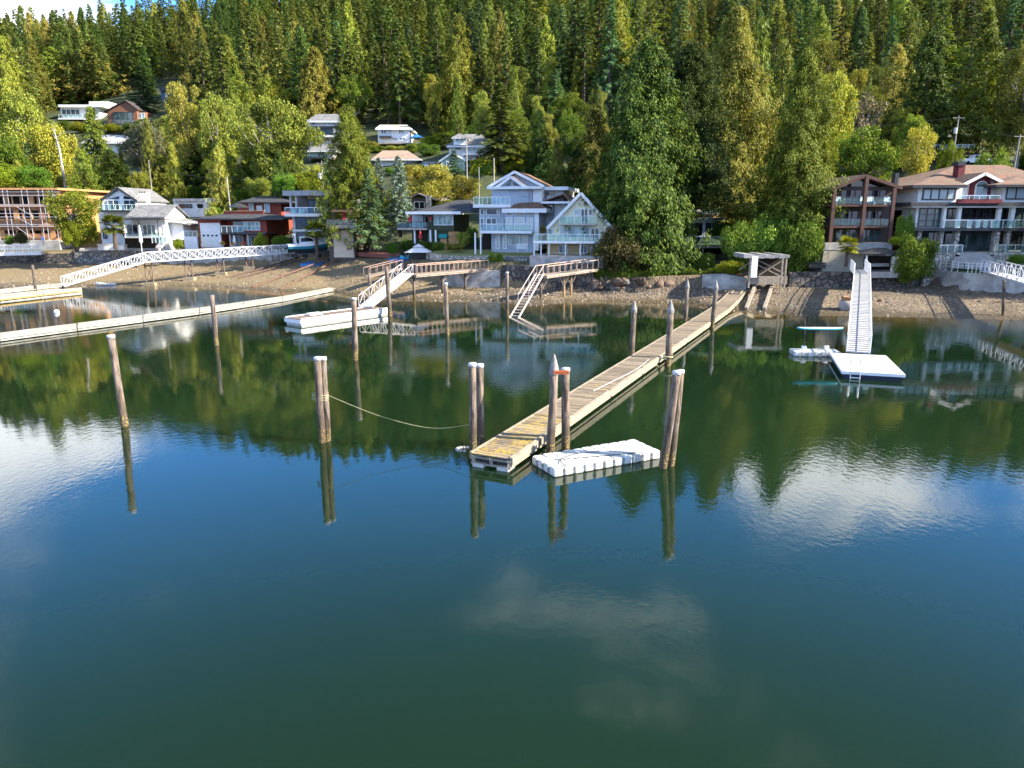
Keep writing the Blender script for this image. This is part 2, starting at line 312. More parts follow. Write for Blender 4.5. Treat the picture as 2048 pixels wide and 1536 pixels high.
gme, _, _ = grid_mesh('ground', gxs, gys, ground, gm); go = obj('ground', gme); go['kind'] = 'structure'
# water: dark green body under a clear mirror; paler, browner over the shallows
wm, t, b = base_mat('sea_water'); p = objco(t)
at = t.new('ShaderNodeAttribute', attribute_name='shallow'); sh = at.outputs['Fac']
bodyc = t.mix(t.ramp(t.noise(p, .03, 3), .3, .7), (.0055, .0160, .0064), (.0068, .0195, .0074))
bodyc = t.mix(sh, bodyc, (.085, .062, .022)); t.put(b.inputs['Base Color'], bodyc)
b.subsurface_method = 'BURLEY'; b.inputs['Subsurface Weight'].default_value = 1.0; b.inputs['Subsurface Radius'].default_value = (.7, 1.3, 1.0); b.inputs['Subsurface Scale'].default_value = 2.2
b.inputs['Roughness'].default_value = .012; b.inputs['IOR'].default_value = 1.34; b.inputs['Specular IOR Level'].default_value = .5
pst = t.vmath('MULTIPLY', p, (1, .62, 1)); gust = t.ramp(t.noise(p, .035, 3, .5), .40, .66)
sp = t.new('ShaderNodeSeparateXYZ'); t.l.new(p, sp.inputs[0])
rt = t.math('MULTIPLY', t.ramp(sp.outputs[0], 2.0, 16.0), t.ramp(sp.outputs[1], 52, 38)); gust = t.math('MAXIMUM', t.math('MULTIPLY', gust, .55), t.math('MULTIPLY', rt, t.math('MULTIPLY', t.ramp(t.noise(p, .1, 3), .35, .65), .3)))
rip = t.math('ADD', t.math('MULTIPLY', t.noise(pst, 4.5, 3, .55), t.math('ADD', t.math('MULTIPLY', gust, .9), .10)), t.math('MULTIPLY', t.noise(pst, .7, 2, .5), .36))
bp = t.new('ShaderNodeBump', Strength=1, Distance=.011); t.put(bp.inputs['Height'], rip); t.l.new(bp.outputs[0], b.inputs['Normal'])
wxs = np.concatenate([np.arange(-2500, -110, 60), np.arange(-110, 110, 1.6), np.arange(110, 2501, 60)]); wys = np.concatenate([np.arange(-900, 40, 30), np.arange(40, 60, 4), np.arange(60, 112, 1.0), np.array([112, 118, 126])])
wme, XX, YY = grid_mesh('water', wxs, wys, lambda X, Y: X * 0, wm)
S_ = np.interp(XX, SX, SY); shv = np.clip(1 - (S_ - YY) / 11.0, 0, 1) ** 1.6
at_ = wme.attributes.new('shallow', 'FLOAT', 'POINT'); at_.data.foreach_set('value', shv.ravel().astype(np.float32))
wob = obj('water', wme); wob['kind'] = 'structure'
# ---------------------------------------------------------------- trees
LM = {}
LM['fir'] = leafmat('fir_needles', (0.039, 0.075, 0.027), (0.138, 0.188, 0.053), (0.227, 0.240, 0.058), big=.12)
LM['firb'] = leafmat('blue_fir_needles', (0.040, 0.089, 0.053), (0.122, 0.201, 0.095), big=.12)
LM['cedar'] = leafmat('cedar_sprays', (0.050, 0.086, 0.013), (0.180, 0.223, 0.031), (0.266, 0.274, 0.044), big=.3)
LM['cedard'] = leafmat('dark_cedar_sprays', (.014, .036, .009), (.048, .088, .015), (.14, .18, .03), big=.45)
LM['cedary'] = leafmat('yellow_cedar_sprays', (.065, .080, .013), (.21, .215, .040), (.30, .26, .06), big=.3)
LM['spruceb'] = leafmat('blue_spruce_needles', (.07, .105, .105), (.17, .23, .24), big=.5)
LM['leafg'] = leafmat('green_leaves', (0.043, 0.083, 0.010), (0.138, 0.188, 0.022), (0.260, 0.255, 0.030), big=.35)
LM['leafy'] = leafmat('yellowing_leaves', (0.094, 0.120, 0.014), (0.237, 0.247, 0.035), (0.375, 0.313, 0.050), big=.35)
LM['leafo'] = leafmat('olive_leaves', (0.093, 0.123, 0.022), (0.225, 0.246, 0.044), (0.342, 0.309, 0.066), big=.35)
LM['leafw'] = leafmat('pale_blossom_leaves', (0.060, 0.090, 0.036), (0.264, 0.288, 0.180), (0.456, 0.444, 0.324), big=.5)
LM['bright'] = leafmat('bright_hedge_leaves', (0.085, 0.133, 0.009), (0.200, 0.247, 0.018), (0.270, 0.275, 0.027), big=.6)
LM['shrub'] = leafmat('shrub_leaves', (0.031, 0.072, 0.010), (0.101, 0.179, 0.020), (0.173, 0.235, 0.030), big=.6)
LM['laurel'] = leafmat('laurel_leaves', (.045, .095, .012), (.15, .23, .030), (.24, .28, .05), big=.6)
LM['brownl'] = leafmat('russet_leaves', (.040, .042, .015), (.095, .085, .034), big=.6)
LM['redl'] = leafmat('red_maple_leaves', (.10, .02, .02), (.20, .06, .04), big=.6)
LM['twig'] = leafmat('grey_twigs', (.11, .09, .07), (.20, .165, .12), (.2, .17, .06), trans=.1)
BARK = M('conifer_bark', (.085, .060, .045), .9, .3, 3, bump=.03, stretch=(1, 1, .25)); BARKG = M('grey_bark', (.22, .20, .17), .9, .25, 3, stretch=(1, 1, .3))
def unit(v): return v / np.maximum(np.linalg.norm(v, axis=1, keepdims=True), 1e-9)
def kites(p, d, nrm, l, w_):
    d = unit(d); s_ = unit(np.cross(d, nrm)); l = l[:, None]; w_ = w_[:, None] * .5
    V = np.stack([p, p + d * l * .42 + s_ * w_, p + d * l, p + d * l * .42 - s_ * w_], 1).reshape(-1, 3)
    return V
def quads(n): return np.arange(4 * n).reshape(-1, 4)
def prof_fir(t): return (1 - t) ** .85 * min(1, (t + .12) * 4.2)
def prof_cedar(t): return min(1.0, 1.15 * max(0, 1 - t) ** .75)
def conifer_mesh(name, mat, seed, H=1.0, Rr=.18, t0=.06, nb=260, per=14, ls=.055, ws=.028, droop=.25, rise=.1, hang=.35, prof=prof_fir, jag=.35, clump=0, lobes=.16, flat=.3):
    g = np.random.default_rng(seed); out = []; UP_ = np.array([0, 0, 1.0])
    for i in range(nb):
        t = t0 + (1 - t0) * ((i + g.random()) / nb) ** .92; phi = i * 2.39996 + g.normal() * .35
        L = Rr * prof(t) * (1 - jag * .6 + jag * g.random()) * (1 + lobes * math.sin(3 * phi + seed + 7 * t)) + .012 * H
        o = np.array([math.cos(phi), math.sin(phi), 0]); sd_ = np.array([-math.sin(phi), math.cos(phi), 0]); dr = droop * (1.15 - .5 * t)
        if clump:                                          # hanging tufts along the branch
            m_ = max(2, int(per * (L / Rr + .15))); cs_ = g.uniform(.35, 1.0, m_); cs_[0] = 1; s_ = np.repeat(cs_, clump); n = len(s_); off = np.repeat(g.normal(size=(m_, 3)) * .10 * L, clump, 0); jit = g.normal(size=(n, 3)) * np.array([.011, .011, .014]) * H
        else:
            n = max(4, int(per * (L / Rr + .18))); s_ = np.sort(g.uniform(.12, 1.0, n)); off = 0; jit = g.normal(size=(n, 3)) * .035 * L
        r = s_ * L; p = o * r[:, None] + UP_ * (t * H + rise * r - dr * r * s_ + .12 * L * np.maximum(0, s_ - .7))[:, None] + off + jit
        sg = np.where(g.random(n) < .5, -1, 1)[:, None]
        d = o * (.55 + .4 * g.random((n, 1))) + sd_ * sg * g.uniform(.1, .95, (n, 1)) - UP_ * (hang + .35 * g.normal(size=(n, 1)))
        nr = UP_ + g.normal(size=(n, 3)) * flat + o * .45
        out.append(kites(p, d, nr, ls * H * g.uniform(.6, 1.35, n) * (1.1 - .35 * t), ws * H * g.uniform(.6, 1.3, n)))
    top = 14; p = np.zeros((top, 3)); p[:, 2] = H * g.uniform(.95, .995, top); d = g.normal(size=(top, 3)) * .35 + [0, 0, .9]
    out.append(kites(p, d, g.normal(size=(top, 3)), np.full(top, .035 * H), np.full(top, .012 * H)))
    V = np.concatenate(out); return mesh_np(name, V, quads(len(V) // 4), mat)
def blob_mesh(name, mat, seed, nc=55, per=85, leaf=.05, cr=.24, flat=1.0, shape='round', hollow=.45, zc=.58, rz=.42, A=2.4):
    # crown in a unit box: x,y in -1..1, z in 0..1
    g = np.random.default_rng(seed); out = []; cs = []
    for i in range(nc):
        while True:
            q = g.uniform(-1, 1, 3); rr = np.linalg.norm(q)
            if hollow < rr < 1: break
        if shape == 'tall': sc_ = (1 - abs(q[2]) ** 2.5) ** .5 if True else 1; q[:2] *= .55 + .6 * sc_
        if shape == 'vase': q[:2] *= .45 + .55 * (q[2] + 1) / 2
        q = q * (.80 + .22 * math.sin(2.3 * math.atan2(q[1], q[0]) + seed) * (1 - abs(q[2])) + .16 * math.sin(5 * q[2] + seed * 1.7))
        c = np.array([q[0] * .9, q[1] * .9, zc + q[2] * rz]); cs.append(c)
        n = per; k = unit(g.normal(size=(n, 3))); rad = cr * g.uniform(.65, 1.25) * (g.uniform(.35, 1, n) ** .5)
        p = c * np.array([1, 1, A]) + k * rad[:, None] * np.array([1, 1, .8 * flat])
        d = k * .6 + g.normal(size=(n, 3)) * .7 + np.array([0, 0, -.25]); nr = k + g.normal(size=(n, 3)) * .6 + np.array([0, 0, .4])
        out.append(kites(p, d, nr, leaf * g.uniform(.6, 1.5, n), leaf * .75 * g.uniform(.6, 1.4, n)))
    V = np.concatenate(out); V[:, 2] /= A; return mesh_np(name, V, quads(len(V) // 4), mat), cs
def trunk_unit(name, mat, r=.018, top=.93, n=7, bend=.0, seed=1):
    g = random.Random(seed); m = MB(); pts = [(g.uniform(-1, 1) * bend * (k > 0), g.uniform(-1, 1) * bend * (k > 0), -.03 + (top + .03) * k / 5) for k in range(6)]
    m.tube(pts, [r * (1.25 - 1.15 * k / 5) for k in range(6)], n)
    me = bpy.data.meshes.new(name); me.from_pydata(m.v, [], m.f); me.materials.append(mat); return me
def limbs_mesh(name, mat, cs, r=.05, seed=3, top=.5):
    m = MB(); g = random.Random(seed); m.tube([(0, 0, -.05), (.02, .01, .16), (.0, .03, .34), (.03, 0, .62)], [r * 1.15, r, r * .8, r * .3], 7)
    for c in cs[::2]:
        z0 = g.uniform(.16, .45); m.tube([(0, 0, z0), (c[0] * .5, c[1] * .5, (z0 + c[2]) / 2 + .02), tuple(c)], [r * .45, r * .26, r * .08], 5)
    me = bpy.data.meshes.new(name); me.from_pydata(m.v, [], m.f); me.materials.append(mat); return me
PR = {}           # prototypes: name -> (trunk mesh, crown mesh, unit radius of the crown mesh)
tk = trunk_unit('trunk', BARK); tk2 = trunk_unit('trunk', BARK, .022, .9, 8, .004, 4)
for i in range(4):     # hillside conifers
    PR['fir%d' % i] = (tk, conifer_mesh('crown', LM['fir'], 10 + i, nb=[84, 70, 96, 60][i], per=78, ls=.037, ws=.0125, Rr=.17 + .015 * (i % 2), t0=[.1, .2, .08, .32][i], droop=.22 + .12 * (i % 3), jag=.85, lobes=.3), .18)
PR['firb'] = (tk, conifer_mesh('crown', LM['firb'], 21, nb=110, per=80, ls=.036, ws=.012, Rr=.19, jag=.6), .19)
PR['hero_fir'] = (tk, conifer_mesh('crown', LM['fir'], 31, nb=105, per=70, ls=.042, ws=.014, Rr=.22, t0=.13, droop=.35, jag=.65, lobes=.25), .22)
PR['hero_spruce'] = (tk, conifer_mesh('crown', LM['firb'], 32, nb=120, per=66, ls=.045, ws=.016, Rr=.28, t0=.04, droop=.2, jag=.5), .28)
PR['blue_spruce'] = (tk, conifer_mesh('crown', LM['spruceb'], 33, nb=130, per=58, ls=.042, ws=.016, Rr=.25, t0=.05, droop=.12, jag=.45, hang=.1), .25)
def cedar(name, mat, seed, big=1, **k):
    a = dict(nb=430, per=5, clump=44, lobes=.30, flat=.5, ls=.0175, ws=.0064, Rr=.24, t0=.05, droop=.5, rise=.25, hang=1.0, prof=prof_cedar, jag=.7); a.update(k)
    PR[name] = (tk2, conifer_mesh('crown', LM[mat], seed, **a), a['Rr'])
cedar('cedar0', 'cedard', 41, prof=lambda t: min(1.0, 1.32 * max(0, 1 - t) ** .72)); cedar('cedar1', 'cedar', 42); cedar('cedar2', 'cedary', 43, t0=.12, jag=.7); cedar('cedar3', 'cedard', 44, t0=.1, prof=lambda t: min(1.0, 1.32 * max(0, 1 - t) ** .72))
cedar('cedarm', 'cedar', 45, nb=220, per=5, clump=20, ls=.028, ws=.010); cedar('cedarmy', 'cedary', 46, nb=220, per=5, clump=20, ls=.028, ws=.010); cedar('cedarmd', 'cedard', 47, nb=220, per=5, clump=20, ls=.028, ws=.010)
cedar('weeping', 'cedar', 48, nb=130, per=5, clump=10, ls=.05, ws=.010, Rr=.13, droop=.75, hang=1.6, prof=prof_fir, jag=.7, t0=.05)
def decid(name, mat, seed, bark=BARKG, **k):
    me, cs = blob_mesh('crown', LM[mat], seed, **k); PR[name] = (limbs_mesh('trunk', bark, cs, seed=seed), me, 1.0)
decid('maple_y', 'leafy', 51, nc=90, per=300, leaf=.044, cr=.20); decid('maple_o', 'leafo', 52, nc=90, per=300, leaf=.044, cr=.20, shape='tall', rz=.47, zc=.53)
decid('maple_g', 'leafg', 53, nc=90, per=300, leaf=.044, cr=.20); decid('maple_o2', 'leafo', 54, nc=80, per=300, leaf=.044, cr=.22)
decid('sapling', 'leafy', 55, nc=60, per=150, leaf=.042, cr=.18, shape='vase', hollow=.2); decid('bare', 'twig', 56, nc=45, per=60, leaf=.07, cr=.22, shape='vase')
decid('blossom', 'leafw', 57, nc=60, per=260, leaf=.04, cr=.22); decid('red', 'redl', 58, nc=30, per=80, leaf=.08, cr=.3); decid('broad', 'leafg', 59, nc=70, per=220, leaf=.055, cr=.24, shape='tall', zc=.5, rz=.48)
for k_, m_ in (('bush_l', 'laurel'), ('bush_g', 'shrub'), ('bush_y', 'bright'), ('bush_b', 'brownl'), ('bush_o', 'leafo')):
    me, cs = blob_mesh('crown', LM[m_], 60 + len(k_) + ord(k_[-1]), nc=50, per=330, leaf=.05, cr=.27, hollow=.25, zc=.47, rz=.42, A=1.3); PR[k_] = (limbs_mesh('stem', BARK, cs, r=.03), me, 1.0)
PR['snag'] = (tk, conifer_mesh('crown', LM['twig'], 71, nb=46, per=9, ls=.05, ws=.006, Rr=.09, t0=.25, droop=.4, jag=.9, lobes=.4), .09)
def put_tree(x, y, h, rad, proto, name, label, group=None, z=None, rot=None, cat='tree', lean=0, trunkname='trunk'):
    tr, cr, u = PR[proto]; z = gz(x, y) if z is None else z
    o = thing(name, label, cat, (x, y, z), group); o.rotation_euler = (0, lean, rnd.uniform(0, 6.28) if rot is None else rot)
    o.scale = (rad / u, rad / u, h); rt_ = rad / u
    c = obj('crown', cr, o); q = obj(trunkname, tr, o)
    return o
def tree_px(px, ytop, wpx, Y, proto, name, label, group=None, ybase=None, cat='tree', **k):
    p = P(px, ybase or 400, Y); x = p.x
    z = gz(x, Y) if ybase is None else P(px, ybase, Y).z
    h = P(px, ytop, Y).z - z; rad = wpx / 2 * proj(x, Y, z + h / 2)[2] / F
    return put_tree(x, Y, h, rad, proto, name, label, group, z, cat=cat, **k)
# trees one can single out, right part
tree_px(1282, 82, 200, 97, 'cedar0', 'cedar_tree', 'huge dark green cedar behind the boulder seawall, its skirt reaching the ground', ybase=548)
tree_px(1366, 90, 180, 104, 'cedar3', 'cedar_tree', 'big dark cedar close behind the largest cedar, above the flat roofed house', ybase=440)
tree_px(1452, 20, 170, 122, 'cedar2', 'cedar_tree', 'tallest yellow-green cedar in the middle of the big cedar row')
tree_px(1500, 40, 75, 130, 'weeping', 'hemlock_tree', 'slim conifer with drooping brown-green branches beside the tallest cedar')
tree_px(1546, 84, 105, 136, 'cedarmy', 'cedar_tree', 'pale yellow-green conifer between the drooping hemlock and the lone dark cedar')
tree_px(1584, 104, 150, 97, 'cedar1', 'cedar_tree', 'lone broad dark cedar with bare lower trunk rising from the laurel hedge', ybase=470)
tree_px(1650, 128, 120, 126, 'maple_y', 'maple_tree', 'golden leaved tree showing behind the lone dark cedar')
tree_px(1718, 165, 110, 150, 'bare', 'bare_tree', 'nearly leafless grey-brown tree on the slope above the brown house')
tree_px(1826, 66, 140, 152, 'cedarmd', 'cedar_tree', 'dark cedar on the slope above the brown timber house')
tree_px(1938, 62, 130, 150, 'cedarm', 'cedar_tree', 'green cedar on the slope behind the utility pole and the mansion')
tree_px(2022, 34, 130, 142, 'maple_o', 'maple_tree', 'tall brownish broadleaf tree cut by the right edge of the picture')
tree_px(1715, 234, 150, 118, 'maple_g', 'maple_tree', 'rounded green tree just behind the ridge of the brown timber house')
tree_px(1822, 226, 120, 112, 'sapling', 'maple_tree', 'airy yellow-green tree between the brown timber house and the mansion')
tree_px(1762, 90, 90, 175, 'cedarmy', 'cedar_tree', 'golden tinted tree behind the nearly leafless grey tree')
tree_px(1888, 270, 60, 118, 'bush_y', 'shrub', 'yellow-green shrub behind the mansion chimney', cat='shrub')
tree_px(1975, 290, 70, 128, 'bush_g', 'shrub', 'dark round shrub beside the parked white pickup truck', cat='shrub')
put_tree(71, 84, 22, 5.5, 'cedar3', 'cedar_tree', 'cedar standing just past the right edge of the mansion lawn')
put_tree(79, 79, 22, 6, 'cedar0', 'cedar_tree', 'cedar on the shore beyond the right edge of the view')
# middle
tree_px(706, 214, 122, 117, 'cedar1', 'cedar_tree', 'cedar overhanging the flat roof of the modern grey house', ybase=470)
tree_px(742, 338, 100, 111, 'hero_spruce', 'spruce_tree', 'dark green spruce beside the tower with the tan shutter', ybase=500)
tree_px(762, 316, 60, 119, 'blue_spruce', 'blue_spruce', 'smaller of the two silvery blue spruces', ybase=470)
tree_px(801, 312, 78, 117, 'blue_spruce', 'blue_spruce', 'larger silvery blue spruce beside the dark green house', ybase=470, rot=2.0)
tree_px(1003, 168, 130, 162, 'hero_fir', 'fir_tree', 'broad dark fir with a bare lower trunk behind the blue-grey house')
tree_px(806, 40, 90, 212, 'hero_fir', 'fir_tree', 'tall fir with long bare trunk beside the white two-storey hillside house')
tree_px(1188, 212, 105, 126, 'cedarmy', 'cedar_tree', 'sunlit golden conifer just left of the huge dark cedar')
tree_px(1136, 176, 85, 190, 'maple_g', 'maple_tree', 'dark rounded broadleaf tree below the forest edge in the centre')
tree_px(1110, 140, 50, 200, 'firb', 'fir_tree', 'small blue-green fir standing over the dark rounded tree')
tree_px(1098, 300, 80, 135, 'cedarmd', 'cedar_tree', 'dark conifer between the blue-grey house and the cream gabled house')
tree_px(1075, 240, 50, 165, 'cedarm', 'cedar_tree', 'slim green conifer behind the ridge of the blue-grey house')
tree_px(1150, 300, 80, 128, 'cedarmd', 'cedar_tree', 'dark conifer directly behind the peak of the cream house')
tree_px(908, 300, 48, 150, 'firb', 'spruce_tree', 'small bluish spruce in front of the pale green hillside house', ybase=352)
tree_px(860, 330, 120, 132, 'maple_o2', 'maple_tree', 'olive green tree behind the stone chimney', ybase=440)
tree_px(925, 345, 120, 126, 'sapling', 'fruit_tree', 'loose yellow-green fruit tree above the charcoal hip roof', ybase=430)
tree_px(880, 262, 60, 190, 'maple_g', 'maple_tree', 'round green tree left of the grey roofed hillside house')
tree_px(830, 325, 80, 138, 'leafx' if False else 'maple_y', 'maple_tree', 'yellow-green tree right behind the two blue spruces', ybase=420)
# left
tree_px(560, 160, 150, 152, 'maple_o', 'maple_tree', 'large olive-brown maple behind the red house')
tree_px(450, 158, 95, 165, 'maple_o', 'poplar_tree', 'tall olive poplar left of the large maple', rot=1)
tree_px(388, 166, 95, 166, 'maple_o2', 'poplar_tree', 'rounded olive-gold tree beside the tall olive poplar')
tree_px(300, 226, 110, 172, 'blossom', 'blossom_tree', 'tree with pale cream blossom below the brown gabled hillside house')
tree_px(310, 132, 84, 268, 'firb', 'fir_tree', 'blue-green fir beside the brown gabled hillside house')
tree_px(408, 130, 52, 250, 'firb', 'fir_tree', 'small pale blue-green fir above the two olive trees')
tree_px(490, 132, 75, 205, 'cedarm', 'cedar_tree', 'green cedar standing between the poplar and the large maple')
tree_px(215, 84, 125, 316, 'cedarmy', 'cedar_tree', 'broad golden cedar on the upper left slope')
tree_px(140, 95, 90, 318, 'cedarm', 'cedar_tree', 'green cedar left of the broad golden cedar')
tree_px(45, 32, 130, 240, 'hero_fir', 'fir_tree', 'large layered fir at the upper left edge')
tree_px(48, 182, 130, 170, 'maple_o2', 'maple_tree', 'big olive maple at the left edge above the scaffolding')
tree_px(118, 238, 120, 160, 'maple_y', 'maple_tree', 'yellowing maple below the white flat roofed hillside house')
tree_px(20, 250, 110, 152, 'maple_g', 'maple_tree', 'green tree low on the left edge above the scaffolded building')
tree_px(203, 214, 55, 200, 'weeping', 'hemlock_tree', 'slim ragged conifer in front of the brown gabled hillside house')
tree_px(645, 95, 90, 212, 'cedarmy', 'cedar_tree', 'sunlit cedar on the slope above the tall white hillside house')
tree_px(585, 95, 70, 228, 'fir1', 'fir_tree', 'dark fir left of the sunlit cedar above the white hillside houses')
tree_px(156, 362, 104, 120, 'broad', 'magnolia_tree', 'glossy magnolia between the scaffolded building and the white gabled house', ybase=492)
for i, (px, yt, wd, Y, lb) in enumerate([(232, 300, 80, 158, 'above the white gabled house'), (330, 310, 70, 164, 'above the low white outbuilding'), (395, 300, 85, 165, 'left of the leaning grey pole'), (468, 312, 80, 158, 'behind the hip roof of the red house'), (590, 320, 60, 148, 'left of the modern grey house'), (175, 300, 70, 150, 'above the right end of the scaffolding')]):
    tree_px(px, yt, wd, Y, ['cedarmd', 'cedarm'][i % 2], 'cedar_tree', 'dark green cedar low on the slope ' + lb)

# hillside houses' outlines, so that scattered trees leave them in view: (x0, y0, x1, y1, distance)
KEEP = [(118, 200, 292, 250, 284), (318, 168, 368, 202, 296), (608, 224, 690, 322, 192), (750, 248, 826, 292, 197), (742, 298, 842, 332, 173), (845, 264, 984, 350, 171), (1868, 262, 1962, 312, 160), (160, 268, 180, 308, 224), (240, 270, 262, 308, 224), (1915, 312, 2000, 330, 140), (985, 318, 1060, 352, 140)]
def blocked(x, y, z, h, rad):
    px, py, d = proj(x, y, z); _, pt, _ = proj(x, y, z + h); rp = rad * F / d
    for a, b_, c, e, dd in KEEP:
        if y < dd + 16 and px + rp > a and px - rp < c and pt < e and py > b_: return True
    return False
LAND = [(130, 'the scaffolded building'), (340, 'the white gabled house'), (450, 'the low white outbuilding'), (575, 'the red house'), (720, 'the modern grey house'), (820, 'the blue spruces'), (945, 'the dark green house'), (1080, 'the blue-grey house'), (1200, 'the cream house'), (1400, 'the huge cedar'), (1640, 'the laurel hedge'), (1810, 'the brown timber house'), (9999, 'the mansion')]
ORD = ['first', 'second', 'third', 'fourth', 'fifth', 'sixth', 'seventh', 'eighth', 'ninth', 'tenth', 'eleventh', 'twelfth', 'thirteenth', 'fourteenth', 'fifteenth', 'sixteenth', 'seventeenth', 'eighteenth', 'nineteenth', 'twentieth', 'twenty-first', 'twenty-second', 'twenty-third', 'twenty-fourth', 'twenty-fifth', 'twenty-sixth', 'twenty-seventh', 'twenty-eighth']
LOOK = {'snag': 'bare grey dead', 'fir0': 'dark green', 'fir1': 'dark green', 'fir2': 'dark green', 'fir3': 'dark green', 'firb': 'blue-green', 'cedarmd': 'dark', 'cedarm': 'green', 'cedarmy': 'golden', 'maple_g': 'green', 'maple_o2': 'olive', 'maple_y': 'yellowish', 'bush_g': 'green', 'bush_o': 'olive', 'bush_y': 'lime'}
def single_out(ents):            # (object, look, size word, noun phrase): labels that tell each plant apart
    bins = {}
    for o, base, tail in ents:
        px = proj(o.location.x, o.location.y, o.location.z)[0]; lm = [n for k, n in LAND if px < k][0]; bins.setdefault((base, tail + ' ' + lm), []).append((px, o))
    for (base, tail), lst in bins.items():
        lst.sort(key=lambda q: q[0])
        for i, (px, o) in enumerate(lst): o['label'] = base + ' ' + tail + ((', ' + ORD[min(i, 27)] + ' from left') if len(lst) > 1 else '')
def sized(h, a, c, w_): return w_[0] if h < a else w_[2] if h > c else w_[1]
ent_t, ent_s, ent_f = [], [], []
# lower slope: broadleaf and cedar fill between the houses
pts = []
sr = random.Random(5); tries = 0
while len(pts) < 175 and tries < 14000:
    tries += 1; y = sr.uniform(128, 226); x = sr.uniform(-.74, .74) * y
    if y < float(np.interp(x, [-95, 0, 75], [150, 128, 118])): continue
    if any((x - a) ** 2 + (y - b_) ** 2 < 34 for a, b_ in pts): continue
    h = sr.uniform(7, 15); rad = h * sr.uniform(.24, .36); z = gz(x, y)
    if blocked(x, y, z, h, rad): continue
    pts.append((x, y)); k = sr.choice(['maple_g', 'maple_o2', 'maple_y', 'cedarm', 'cedarmd', 'maple_g', 'cedarmy', 'firb'])
    nm = 'broadleaf_tree' if k.startswith('maple') else 'cedar_tree'
    if nm == 'cedar_tree': rad *= .62; h *= 1.15
    o = put_tree(x, y, h, rad, k, nm, 'tree in the hillside gardens', 'garden trees on the lower slope'); ent_t.append((o, sized(h, 10, 14, ('small', 'medium', 'tall')) + ' ' + LOOK[k] + (' broadleaf tree' if nm[0] == 'b' else ' conifer'), 'in the gardens above'))
sb = []; tries = 0
while len(sb) < 230 and tries < 16000:
    tries += 1; y = sr.uniform(112, 205); x = sr.uniform(-.74, .74) * y
    if y < float(np.interp(x, [-95, -40, 0, 75], [146, 138, 124, 108])): continue
    if any((x - a) ** 2 + (y - b_) ** 2 < 13 for a, b_ in sb): continue
    h = sr.uniform(2.2, 4.6); rad = h * sr.uniform(.6, .95); z = gz(x, y)
    if blocked(x, y, z, h, rad): continue
    sb.append((x, y)); k = sr.choice(['bush_g', 'bush_g', 'bush_o', 'bush_y', 'bush_g']); o = put_tree(x, y, h, rad, k, 'shrub', 'shrub on the slope', 'shrubs on the slope', cat='shrub', trunkname='stem'); ent_s.append((o, sized(h, 3, 3.9, ('low', 'rounded', 'large')) + ' ' + LOOK[k] + ' shrub', 'on the slope above'))
tries = 0; n0 = len(sb)
while len(sb) < n0 + 50 and tries < 700:
    tries += 1; p_ = onground(sr.uniform(715, 1075), sr.uniform(292, 352), 120); x, y = p_.x, p_.y
    if y > 215 or any((x - a) ** 2 + (y - b_) ** 2 < 7 for a, b_ in sb): continue
    h = sr.uniform(1.8, 3.4); rad = h * sr.uniform(.6, .9)
    if blocked(x, y, p_.z, h, rad): continue
    sb.append((x, y)); k = sr.choice(['bush_g', 'bush_y', 'bush_o', 'bush_g']); o = put_tree(x, y, h, rad, k, 'shrub', 'shrub on the slope', 'shrubs on the slope', cat='shrub', trunkname='stem'); ent_s.append((o, sized(h, 3, 3.9, ('low', 'rounded', 'large')) + ' ' + LOOK[k] + ' shrub', 'on the slope above'))
# forest on the mountain
fp = []
for y in np.arange(178, 470, 9.0):
    st = 8.6 if y < 300 else 9.6
    for x in np.arange(-.82 * y - 20, .82 * y + 20, st):
        xx = x + sr.uniform(-3, 3); yy = y + sr.uniform(-3.2, 3.2)
        if yy < np.interp(xx / yy, [-.75, -.3, 0, .35, .7], [225, 215, 203, 195, 178]): continue
        h = sr.uniform(19, 31) * (1.0 if sr.random() > .16 else .6); rad = h * sr.uniform(.15, .205); z = gz(xx, yy)
        if blocked(xx, yy, z, h, rad): continue
        px, py, d = proj(xx, yy, z + h)
        fp.append((d, xx, yy, z, h, rad, sr.choice(['fir0', 'fir1', 'fir2', 'fir3', 'fir0', 'fir2', 'fir1', 'firb', 'cedarmd', 'cedarm', 'cedarmy', 'fir3', 'firb'] + (['maple_g', 'maple_o2'] if yy < 235 else []) + (['snag'] if sr.random() < .35 else []))))
fp.sort()
vis = [f for f in fp if -60 < proj(f[1], f[2], f[3] + f[4])[0] < 2108]
near = vis[:285]; ns = set(id(f) for f in near); far = [f for f in fp if id(f) not in ns]
for d, x, y, z, h, rad, k in near:
    if k == 'snag': rad *= .5; h *= .85
    if k.startswith('maple'): rad *= 1.25; h *= .62
    o = put_tree(x, y, h, rad, k, 'forest_tree' if k.startswith('maple') else 'conifer_tree', 'conifer of the forest', 'conifers of the mountain forest', z=z); ent_f.append((o, sized(h, 20, 26, ('short', 'middling', 'tall')) + ' ' + LOOK[k] + (' broadleaf tree' if k.startswith('maple') else ' conifer'), 'in the forest above'))
for e_ in (ent_t, ent_s, ent_f): single_out(e_)
LABELS.clear()
